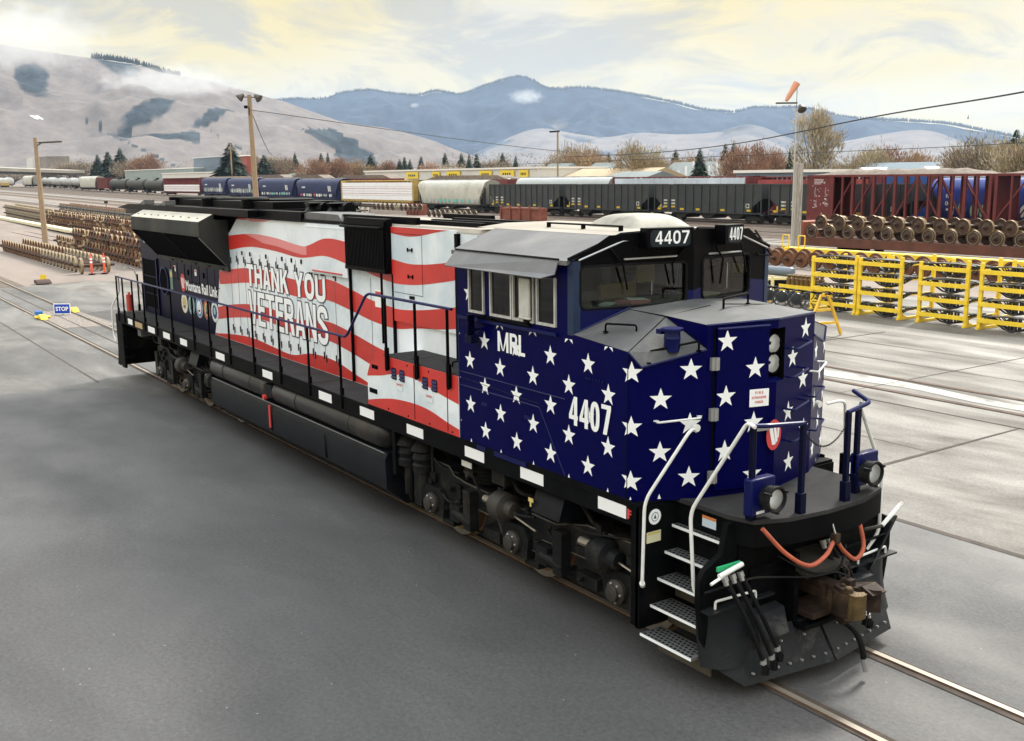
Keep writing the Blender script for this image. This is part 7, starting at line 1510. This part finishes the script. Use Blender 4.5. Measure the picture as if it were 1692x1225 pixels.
PD = {}
for k, cols in {0: (0, 0, 0, 6, 4), 1: (1, 1, 1, 5, 2), 2: (2, 2, 1, 3), 3: (3, 3, 0, 2, 4), 4: (4, 4, 0, 3)}.items():
    PD[k] = []
    for s_ in range(2 if k != 4 else 1):
        t = empty('bare_tree' if k in (0, 4) else 'autumn_tree', (0, 0, 0), 'x', 'tree'); a, b = bare(90+k*7+s_, cols, tall=(k == 4), dens=4200 if k != 4 else 6000); a.build('crown', TW, t, smooth=0, loc=(0, 0, 0)); b.cyl((0, 0, -.02), (0, 0, .3), .03, .018, n=7); b.build('trunk', [BARK], t, loc=(0, 0, 0)); PD[k].append(t)
CON = [(-568.0, 135, 3.1, 17.0, 8.4), (-546, 135, 3.1, 18.2, 9.6), (-522, 135, 3.1, 19.2, 9.8), (-323.6, 120, 2.0, 16.4, 10.4), (-369.5, 150, 2.4, 13.0, 7.4), (-374.4, 165, 2.5, 13.9, 3.5), (-283.8, 135, 1.7, 12.2, 3.8), (-311.2, 150, 1.9, 12.9, 2.7), (-308.2, 165, 1.9, 12.1, 4.5), (-232.1, 135, 1.2, 9.7, 3.1), (-256.5, 150, 1.4, 10.8, 2.9), (-280.0, 165, 1.6, 10.3, 2.6), (-220.0, 135, 1.1, 10.4, 3.0), (-232.6, 150, 1.2, 11.6, 3.1), (-247.8, 165, 1.3, 11.8, 3.6), (-196.0, 135, 0.9, 10.6, 2.2), (-215.9, 150, 1.0, 11.2, 3.0), (-225.4, 165, 1.1, 11.6, 3.5), (-175.6, 135, 0.7, 10.0, 2.2), (-159.6, 150, 0.5, 10.6, 2.4), (-153.3, 165, 0.5, 11.2, 3.3), (-114.9, 135, 0.1, 10.6, 3.1), (-123.0, 150, 0.2, 11.8, 3.0), (-135.0, 165, 0.3, 12.6, 3.2), (-93.3, 135, 0.0, 10.0, 1.6), (-47.0, 125, 0.0, 11.2, 3.1)]
CL = ['left conifer of the dense dark group at the left behind the black tank cars', 'middle conifer of the dense dark group at the left', 'tallest conifer, right one of the dense dark group at the left', 'large dark conifer standing before the blue-grey metal building', 'dark conifer just right of the tall floodlight pole', 'thin conifer behind the one right of the floodlight pole', 'narrow conifer over the navy hoppers, first right of the utility pole', 'broad conifer of the pair over the teal roof', 'small conifer right of the broad one over the teal roof', 'lone round conifer above the yellow lumber car end', 'first conifer of the cluster at the left end of the warehouse', 'middle conifer of the cluster at the left end of the warehouse', 'thin third conifer of the cluster at the left end of the warehouse', 'lone pointed conifer over the leftmost warehouse sign', 'slim conifer over the middle of the white warehouse', 'first conifer of the trio over the warehouse', 'thin middle conifer of the trio over the warehouse', 'right conifer of the trio over the warehouse', 'conifer left behind the right end of the warehouse', 'small thin conifer at the right end of the warehouse', 'lone conifer behind the tan-roofed building', 'conifer behind the grey-roofed houses, left one', 'conifer behind the grey-roofed houses, middle one', 'tallest conifer behind the grey-roofed houses, beside the rust-coloured tree', 'tiny conifer just left of the windsock mast', 'pointed conifer cut by the right edge above the olive trees']
for i, (x, y, g, h, w) in enumerate(CON):
    t = PC[i % 3] if i < 3 else copy_tree(PC[i % 3]); t.location = (x, y, g-.3); w = w*2.7 if w < 6 else w*2.1; t.scale = (w, w, h); t.rotation_euler = (0, 0, i*1.3); tag(t, CL[i], 'tree')
m = MB()
DEC = [(-594.0, 128, 3.1, 13.4, 14.7, 0), (-624.1, 142, 3.1, 14.6, 19.3, 0), (-510.8, 136, 3.1, 13.0, 12.2, 0), (-494.8, 140, 3.1, 14.5, 14.8, 1), (-410.5, 158, 2.8, 12.9, 11.7, 0), (-418.3, 162, 2.9, 13.5, 8.2, 2), (-372.7, 156, 2.5, 12.4, 11.5, 0), (-397.3, 170, 2.7, 11.3, 10.7, 2), (-275.3, 128, 1.6, 9.9, 7.8, 1), (-287.8, 142, 1.7, 10.0, 9.9, 1), (-301.6, 156, 1.8, 9.8, 9.5, 2), (-305.2, 170, 1.8, 9.4, 9.4, 1), (-202.0, 128, 0.9, 8.2, 5.7, 1), (-214.7, 142, 1.0, 8.2, 8.6, 0), (-217.6, 156, 1.1, 8.9, 8.9, 0), (-232.9, 170, 1.2, 9.4, 9.3, 2), (-155.2, 140, 0.5, 11.2, 8.4, 2), (-165.4, 142, 0.6, 11.8, 8.1, 0), (-177.0, 156, 0.7, 12.0, 7.7, 0), (-185.1, 170, 0.8, 9.5, 6.8, 2), (-124.0, 128, 0.2, 11.4, 7.6, 3), (-134.6, 142, 0.3, 8.3, 6.2, 0), (-139.3, 156, 0.4, 9.2, 7.0, 2), (-148.8, 170, 0.4, 9.3, 8.3, 2), (-96.9, 128, 0.0, 10.0, 7.5, 1), (-105.6, 142, 0.1, 10.4, 7.1, 1), (-113.5, 156, 0.1, 9.8, 6.0, 3), (-121.8, 170, 0.2, 8.2, 5.1, 0), (-75.4, 132, 0.0, 9.2, 6.0, 3), (-82.0, 142, 0.0, 9.1, 5.8, 0), (-87.7, 156, 0.0, 9.8, 7.5, 1), (-93.5, 170, 0.0, 9.5, 7.3, 2), (-59.3, 140, 0.0, 8.5, 6.7, 1), (-65.0, 142, 0.0, 8.4, 5.1, 1), (-52.2, 126, 0.0, 9.4, 7.0, 3), (-51.4, 130, 0.0, 9.9, 7.5, 3), (-42.1, 118, 0.0, 9.2, 6.0, 3), (-49.8, 122, 0.0, 10.0, 5.4, 0), (-147.0, 156, 0.4, 9.0, 5.2, 3), (-344.5, 170, 2.2, 9.3, 14.4, 1), (-209.7, 138, 1.0, 7.9, 9.0, 0), (-116.5, 148, 0.1, 8.0, 8.3, 2), (-424.4, 175, 2.9, 11.0, 11.1, 1), (-1026.4, 170, 3.1, 14.8, 37.0, 0), (-676.0, 128, 3.1, 11.2, 20.7, 0), (-68.8, 112, 0.0, 12.9, 6.2, 4)]
kinds = {0: 'grey-brown leafless tree', 1: 'rust-coloured round autumn tree', 2: 'orange-brown autumn tree', 3: 'olive-brown leafless tree', 4: 'tall pale beige leafless tree beside the windsock mast'}
zones = [(-1e9, -560, 'under the hill at the far left'), (-560, -340, 'behind the flat white roofs at the left'), (-340, -240, 'behind the navy hoppers'), (-240, -190, 'behind the left part of the white warehouse'), (-190, -150, 'behind the right end of the white warehouse'), (-150, -110, 'behind the tan roof and grey-roofed houses'), (-110, -80, 'left of the windsock mast'), (-80, -55, 'right of the windsock mast above the blue-grey roof'), (-55, 1e9, 'at the right edge above the truss-sided cars')]
used = set(); SEEN = []
for i, (x, y, g, h, w, k) in enumerate(DEC):
    p = PD[k][i % len(PD[k])]
    if p.name in used: t = copy_tree(p)
    else: t = p; used.add(p.name)
    t.location = (x, y, g-.3); w = max(w, 7)*(1.4 if k != 4 else 1.25); t.scale = (w, w, h*1.08); t.rotation_euler = (0, 0, i*2.1)
    zn = [z for a, b, z in zones if a <= x < b][0]; lb = kinds[k] if k == 4 else kinds[k]+' '+zn
    cnt = sum(1 for q_ in SEEN if q_ == lb); SEEN.append(lb); base = lb
    if cnt: lb = ['slightly taller ', 'broader ', 'smaller '][cnt % 3]+lb
    tag(t, lb, 'tree')
# low thicket closing the view behind the train: nobody could count it
m = MB(); rg = random.Random(5)
for i in range(42000):
    t = rg.random()**1.7; x = -30-760*t; y = rg.uniform(150, 178)-.02*x*0; hh = (6.5 if x < -190 else 4.6)+(2.5*math.sin(x*.05)+1.5*math.sin(x*.13))*(1 if x < -190 else .5); z = rise(x)+rg.random()**.7*hh*(1+.25*t); s = .30+1.1*t; d = Vector((rg.uniform(-1, 1), rg.uniform(-.3, .3), rg.uniform(.2, 1))).normalized()*s*rg.uniform(.6, 1.4); w = d.cross(Y).normalized()*s*rg.uniform(.10, .25)
    c = 0 if math.sin(x*.021)+rg.uniform(-.8, .8) > .1 else rg.choice((1, 2, 5)); m.add([Vector((x, y, z))-w, Vector((x, y, z))+w, Vector((x, y, z))+d], [(0, 1, 2)], c)
o = m.build('distant_thicket', TW, smooth=0); tag(o, 'brown leafless thicket closing the yard behind the houses', 'thicket', kind='stuff')
r = empty('utility_pole', (-318, 118, 1.9), 'thin wooden utility pole over the navy hoppers', 'utility pole'); m = MB(); m.cyl((-318, 118, 1.8), (-318, 118, 16.5), .25, n=7); m.build('pole', [WOOD], r); m = MB(); m.box(-319.5, -316.5, 117.9, 118.1, 15.3, 15.5); m.build('crossarm', [WOOD], r)
r = empty('street_lamp', (-119.5, 105, .1), 'slim street lamp with a flat head over the tan roof', 'street lamp'); m = MB(); m.cyl((-119.5, 105, 0), (-119.5, 105, 12.9), .16, n=7); m.build('pole', [WOOD], r); m = MB(); m.box(-121.8, -119.3, 104.9, 105.3, 12.8, 13.05); m.build('lamp_head', [BLACK], r)
# ================================================================ mountains
def ridge(name, prof, D, D0, amp, mt_cols, patch, seed, na=420, nr=60, back=1.25):
    from mathutils import noise as nz
    m = MB(); az0, az1 = prof[0][0], prof[-1][0]; pts = [(-a, h) for a, h in prof]; vs = []; fs = []; at = []
    for i in range(na+1):
        az = az0+(az1-az0)*i/na; H = lerp(pts, -az); a = R(az)
        for j in range(nr+1):
            t = j/nr
            d = D0+(D-D0)*t/.86 if t < .86 else D*(1+(t-.86)/.14*(back-1)); u = min(1, t/.86)
            s = u**1.25 if u < 1 else 1
            if t > .86: s = 1-.35*((t-.86)/.14)
            x = CP.x+d*math.cos(a); y = CP.y+d*math.sin(a); q = Vector((x/900+seed, y/900, seed*.37)); r_ = nz.fractal(q*(3000/D)**.5, .9, 2.1, 6)
            gul = abs(nz.fractal(Vector((x/620+3*seed, y/620, 1.7))*(3000/D)**.5, .8, 2.0, 5)); w = math.sin(math.pi*min(1, u*.98))
            z = H*s+amp*w*(r_*.8-gul*1.1)
            if u >= 1: z += amp*.05*r_
            vs.append((x, y, z if j else -3)); el = math.degrees(math.atan2(z-CP.z, d)); at.append(patch(az, el, r_, gul, u))
    for i in range(na):
        for j in range(nr): k = i*(nr+1)+j; fs.append((k, k+1, k+nr+2, k+nr+1))
    m.add(vs, fs); o = m.build(name, [mt_cols], smooth=180, loc=(0, 0, 0)); o['kind'] = 'structure'
    ca = o.data.attributes.new('wood', 'FLOAT', 'POINT'); ca.data.foreach_set('value', at); return o
def hillmat(name, grass, grass2, forest, sc):
    m = bpy.data.materials.new(name); m.use_nodes = True; t = m.node_tree; b = t.nodes['Principled BSDF']; b.inputs['Roughness'].default_value = .95; b.inputs['Specular IOR Level'].default_value = .1
    at = t.nodes.new('ShaderNodeAttribute'); at.attribute_name = 'wood'; co = t.nodes.new('ShaderNodeTexCoord')
    n = t.nodes.new('ShaderNodeTexNoise'); n.inputs['Scale'].default_value = sc; n.inputs['Detail'].default_value = 12; n.inputs['Roughness'].default_value = .78; t.links.new(co.outputs['Object'], n.inputs['Vector'])
    ad = t.nodes.new('ShaderNodeMath'); ad.operation = 'MULTIPLY_ADD'; ad.inputs[1].default_value = 1.1; ad.inputs[2].default_value = -.55; t.links.new(n.outputs[0], ad.inputs[0])
    a2 = t.nodes.new('ShaderNodeMath'); a2.operation = 'ADD'; t.links.new(ad.outputs[0], a2.inputs[0]); t.links.new(at.outputs['Fac'], a2.inputs[1])
    mr = t.nodes.new('ShaderNodeMapRange'); mr.inputs[1].default_value = .38; mr.inputs[2].default_value = .70; t.links.new(a2.outputs[0], mr.inputs[0])
    g = t.nodes.new('ShaderNodeMix'); g.data_type = 'RGBA'; g.inputs[6].default_value = (*grass, 1); g.inputs[7].default_value = (*grass2, 1); n3 = t.nodes.new('ShaderNodeTexNoise'); n3.inputs['Scale'].default_value = sc*2.6; n3.inputs['Detail'].default_value = 11; n3.inputs['Roughness'].default_value = .75; t.links.new(co.outputs['Object'], n3.inputs['Vector']); c3 = t.nodes.new('ShaderNodeMapRange'); c3.inputs[1].default_value = .4; c3.inputs[2].default_value = .62; t.links.new(n3.outputs[0], c3.inputs[0]); t.links.new(c3.outputs[0], g.inputs['Factor'])
    mx = t.nodes.new('ShaderNodeMix'); mx.data_type = 'RGBA'; t.links.new(mr.outputs[0], mx.inputs['Factor']); t.links.new(g.outputs[2], mx.inputs[6]); fm = t.nodes.new('ShaderNodeMix'); fm.data_type = 'RGBA'; fm.inputs[6].default_value = (*[v_*.65 for v_ in forest], 1); fm.inputs[7].default_value = (*[v_*2.1 for v_ in forest], 1); t.links.new(c3.outputs[0], fm.inputs['Factor']); t.links.new(fm.outputs[2], mx.inputs[7]); t.links.new(mx.outputs[2], b.inputs['Base Color']); return m
def blob(az, el, c, rx, ry, rot=0):
    dx, dy = az-c[0], el-c[1]; a = R(rot); x = dx*math.cos(a)+dy*math.sin(a); y = -dx*math.sin(a)+dy*math.cos(a); return 1-((x/rx)**2+(y/ry)**2)
def inpoly(x, y, P):
    c = False
    for i in range(len(P)):
        a, b = P[i-1], P[i]
        if (a[1] > y) != (b[1] > y) and x < (b[0]-a[0])*(y-a[1])/(b[1]-a[1])+a[0]: c = not c
    return c
# azimuth / elevation here are bearings in degrees as surveyed from the yard
def patchL(az, el, n, gul, u):
    v = .02+.25*n
    for c, rx, ry, ro in (((171.3, 4.6), .75, 2.2, 20), ((168.9, 4.9), .85, .85, -20), ((165.2, 5.9), .95, .40, -10), ((164.4, 3.9), 1.5, .62, -30), ((161.3, 3.7), 1.3, .35, -30), ((171.0, 2.2), .5, .8, 0)):
        b = blob(az+1.1*n-.5*gul, el+.8*n+.3*gul, c, rx*1.0, ry*1.0, ro)
        if b > 0: v = max(v, .30+min(.6, b*.9))
    if inpoly(az, el, [(156.5, 2.6), (154.7, 2.55), (153.7, 1.95), (152.9, 1.5), (152.5, .7), (154.3, .75), (155.3, 1.8)]): v = 1.1
    if abs(el-(3.0-.55*(167.0-az))) < .07 and 161.8 < az < 167: v = .75
    if abs(el-(2.6-.62*(161.2-az))) < .05 and 156.2 < az < 161.2: v = .7
    if n > .15 and 161.5 < az < 166 and 1.2 < el < 2.4: v = max(v, .4+n)
    return v
def patchF(az, el, n, gul, u): return 1.2 if u > .90 else .98-.9*max(0, (.34-u))*2+.65*n-.5*max(0, gul-.35)
def patchM(az, el, n, gul, u): return (.45 if gul > .32 else .0)+.55*n+(.75 if u > .995 and n > .2 else 0)
LHP = [(179.84, 372), (175.37, 365), (171.95, 360), (170.42, 352), (168.87, 338), (167.54, 328), (166.03, 318), (165.06, 313), (164.17, 305), (163.1, 286), (161.37, 271), (159.32, 242), (157.37, 214), (155.7, 184), (154.47, 163), (153.22, 153), (151.96, 148), (150.06, 123), (148.15, 86), (146.87, 59), (145.26, 16), (143.64, 4)]
FRP = [(166, 470), (162.36, 484), (159.97, 515), (157.37, 572), (155.05, 581), (154.42, 616), (152.85, 641), (151.59, 615), (150.33, 606), (149.37, 636), (148.1, 609), (146.81, 668), (145.05, 730), (144.26, 703), (143.46, 645), (141.71, 646), (140.12, 621), (138.54, 582), (136.96, 535), (135.39, 478), (133.69, 456), (132.78, 479), (131.71, 475), (130.51, 471), (129.61, 450), (128.12, 395), (125.8, 369), (123.55, 340), (121.89, 289), (120.8, 253), (119.94, 226), (117.15, 170), (112.32, 72), (107.98, 15)]
MRP = [(151.72, 20), (148.16, 101), (147.19, 137), (146.21, 178), (144.6, 237), (143.63, 248), (141.71, 216), (140.43, 202), (138.52, 220), (136.62, 208), (134.75, 217), (133.21, 255), (132.29, 242), (131.06, 190), (129.84, 149), (128.07, 164), (126.63, 189), (124.65, 207), (123.52, 182), (122.38, 129), (121.28, 94), (119.66, 64), (117.08, 38), (110.07, 2)]
GH = ridge('grassy_hill', LHP, 3000, 1500, 75, hillmat('dry grass hill', (.185, .160, .145), (.130, .114, .112), (.022, .030, .036), .009), patchL, 2)
ridge('far_mountains', FRP, 8000, 5600, 190, hillmat('forested mountain', (.25, .21, .19), (.2, .17, .16), (.010, .019, .034), .0032), patchF, 5, na=520)  # forest colour carries part of the blue distance haze
ridge('middle_hills', MRP, 5500, 4000, 45, hillmat('pale foothills', (.20, .18, .172), (.14, .13, .13), (.035, .05, .07), .003), patchM, 9, na=420, nr=40)
# conifers standing along the far skyline
m = MB(); rg = random.Random(11); pts = [(-a, h) for a, h in FRP]
for i in range(5200):
    az = rg.uniform(112, 163); d = 8000+rg.uniform(-60, 60); h = lerp(pts, -az); a = R(az); x = CP.x+d*math.cos(a); y = CP.y+d*math.sin(a); t = rg.uniform(3, 19); w = rg.uniform(3, 6); n = Vector((-math.sin(a), math.cos(a), 0))
    p = Vector((x, y, h-8)); m.add([p-n*w, p+n*w, p+Z*(t+8)], [(0, 1, 2)]); q = Vector((math.cos(a), math.sin(a), 0)); m.add([p-q*w, p+q*w, p+Z*(t+8)], [(0, 1, 2)])
pl2 = [(-a, h) for a, h in LHP]
for i in range(260):
    az = rg.uniform(162.3, 166.4); d = 3000+rg.uniform(-30, 5); h = lerp(pl2, -az); a = R(az); t = rg.uniform(4, 13); w = rg.uniform(2, 3.5); n = Vector((-math.sin(a), math.cos(a), 0)); p = Vector((CP.x+d*math.cos(a), CP.y+d*math.sin(a), h-4)); m.add([p-n*w, p+n*w, p+Z*(t+4)], [(0, 1, 2)])
o = m.build('skyline_forest', [mat('skyline trees', (.02, .032, .034), .9)], smooth=0); tag(o, 'tiny conifers fringing the far mountain skyline', 'forest', kind='stuff')
# hillside letter
def hp(az, el, d=2350): a = R(az); return Vector((CP.x+d*math.cos(a), CP.y+d*math.sin(a), CP.z+d*math.tan(R(el))))
# ---------------------------------------------------------------- low cloud lying on the hill and the far range
def cloudmat(name, dens):
    m = bpy.data.materials.new(name); m.use_nodes = True; t = m.node_tree; t.nodes.clear(); v = t.nodes.new('ShaderNodeVolumePrincipled'); v.inputs['Color'].default_value = (.96, .96, .97, 1); v.inputs['Density'].default_value = dens; v.inputs['Anisotropy'].default_value = .3
    v.inputs['Emission Strength'].default_value = 0
    o = t.nodes.new('ShaderNodeOutputMaterial'); t.links.new(v.outputs[0], o.inputs['Volume']); return m

from mathutils.bvhtree import BVHTree
def drape(ob, polys, name, mt, lift=1.5):
    bv = BVHTree.FromPolygons([v.co.copy() for v in ob.data.vertices], [tuple(p.vertices) for p in ob.data.polygons]); m = MB()
    for P_h in polys:
        q = []
        for az, el in P_h:
            d = Vector((math.cos(R(az)), math.sin(R(az)), math.tan(R(el)))).normalized(); h = bv.ray_cast(CP, d)
            if h[0] is None: break
            q.append(h[0]-d*lift)
        if len(q) == len(P_h): m.quad(q)
    return m.build(name, [mt], smooth=0)
L3 = lambda a, b, w: [(a[0]+w, a[1]), (a[0]-w, a[1]), (b[0]-w, b[1]), (b[0]+w, b[1])]
HM = drape(GH, [L3((169.38, 3.18), (169.12, 3.02), .045), L3((169.28, 3.18), (169.02, 3.02), .02), L3((169.12, 3.18), (169.08, 3.0), .03), L3((169.12, 3.18), (168.86, 3.0), .045)], 'hillside_letter', PURE); tag(HM, 'small white letter M laid out on the grassy hillside at the left', 'hillside letter')
def lowcloud(px_az, el, d, ha, he, dep, dens, label, th=.46, sc=2.2, seed=0):
    a = R(px_az); c = Vector((CP.x+d*math.cos(a), CP.y+d*math.sin(a), CP.z+d*math.tan(R(el)))); m = MB(); m.ell((0, 0, 0), 1, 1, 1, 24, 14)
    mt = bpy.data.materials.new('low cloud'); mt.use_nodes = True; t = mt.node_tree; t.nodes.clear()
    co = t.nodes.new('ShaderNodeTexCoord'); mp = t.nodes.new('ShaderNodeMapping'); mp.inputs['Location'].default_value = (seed, seed*.7, 0); mp.inputs['Scale'].default_value = (dep/he/d*57*.5, ha/he*.8, 1.0); t.links.new(co.outputs['Object'], mp.inputs[0])
    n = t.nodes.new('ShaderNodeTexNoise'); n.inputs['Scale'].default_value = sc; n.inputs['Detail'].default_value = 5; n.inputs['Roughness'].default_value = .6; t.links.new(mp.outputs[0], n.inputs['Vector'])
    ln = t.nodes.new('ShaderNodeVectorMath'); ln.operation = 'LENGTH'; t.links.new(co.outputs['Object'], ln.inputs[0])
    fa = t.nodes.new('ShaderNodeMapRange'); fa.inputs[1].default_value = .35; fa.inputs[2].default_value = 1; fa.inputs[3].default_value = .12; fa.inputs[4].default_value = -.32; t.links.new(ln.outputs['Value'], fa.inputs[0])
    ad = t.nodes.new('ShaderNodeMath'); t.links.new(n.outputs[0], ad.inputs[0]); t.links.new(fa.outputs[0], ad.inputs[1])
    mr = t.nodes.new('ShaderNodeMapRange'); mr.inputs[1].default_value = th; mr.inputs[2].default_value = th+.30; mr.inputs[3].default_value = 0; mr.inputs[4].default_value = dens; t.links.new(ad.outputs[0], mr.inputs[0])
    v = t.nodes.new('ShaderNodeVolumePrincipled'); v.inputs['Color'].default_value = (.80, .80, .80, 1); v.inputs['Anisotropy'].default_value = 0; t.links.new(mr.outputs[0], v.inputs['Density']); o = t.nodes.new('ShaderNodeOutputMaterial'); t.links.new(v.outputs[0], o.inputs['Volume'])
    ob = m.build('low_cloud', [mt], smooth=180, loc=(0, 0, 0)); ob.location = c; ob.scale = (dep, d*math.tan(R(ha)), d*math.tan(R(he))); ob.rotation_euler = (0, 0, a); tag(ob, label, 'cloud', kind='stuff')
lowcloud(169.6, 6.8, 2500, 5.2, 2.0, 300, .0048, 'bank of low cloud covering the crest of the hill at the far left', th=.34)
lowcloud(162.8, 4.85, 2560, 5.0, 1.05, 240, .0050, 'long strip of low cloud lying along the hill right of the forested top', th=.34, seed=3)
lowcloud(144.6, 4.15, 7300, 1.3, .5, 500, .0028, 'small white cloud under the highest far peak', th=.38, seed=5)
lowcloud(150.5, 3.75, 7300, .42, .20, 250, .0035, 'tiny white cloud puff on the far range left of the highest peak', th=.42, seed=8)
S.cycles.volume_step_rate = 4; S.cycles.volume_max_steps = 128
# ---------------------------------------------------------------- haze
m = MB(); m.box(-9900, 3000, -2500, 10200, -6, 790)
hm = bpy.data.materials.new('haze'); hm.use_nodes = True; t = hm.node_tree; t.nodes.clear(); v = t.nodes.new('ShaderNodeVolumePrincipled'); v.inputs['Color'].default_value = (.55, .72, .98, 1); v.inputs['Density'].default_value = 4.6e-5; v.inputs['Anisotropy'].default_value = .2
o_ = t.nodes.new('ShaderNodeOutputMaterial'); t.links.new(v.outputs[0], o_.inputs['Volume'])
hz_ = m.build('haze', [hm], smooth=0); tag(hz_, 'pale blue haze filling the valley air', 'haze', kind='stuff')
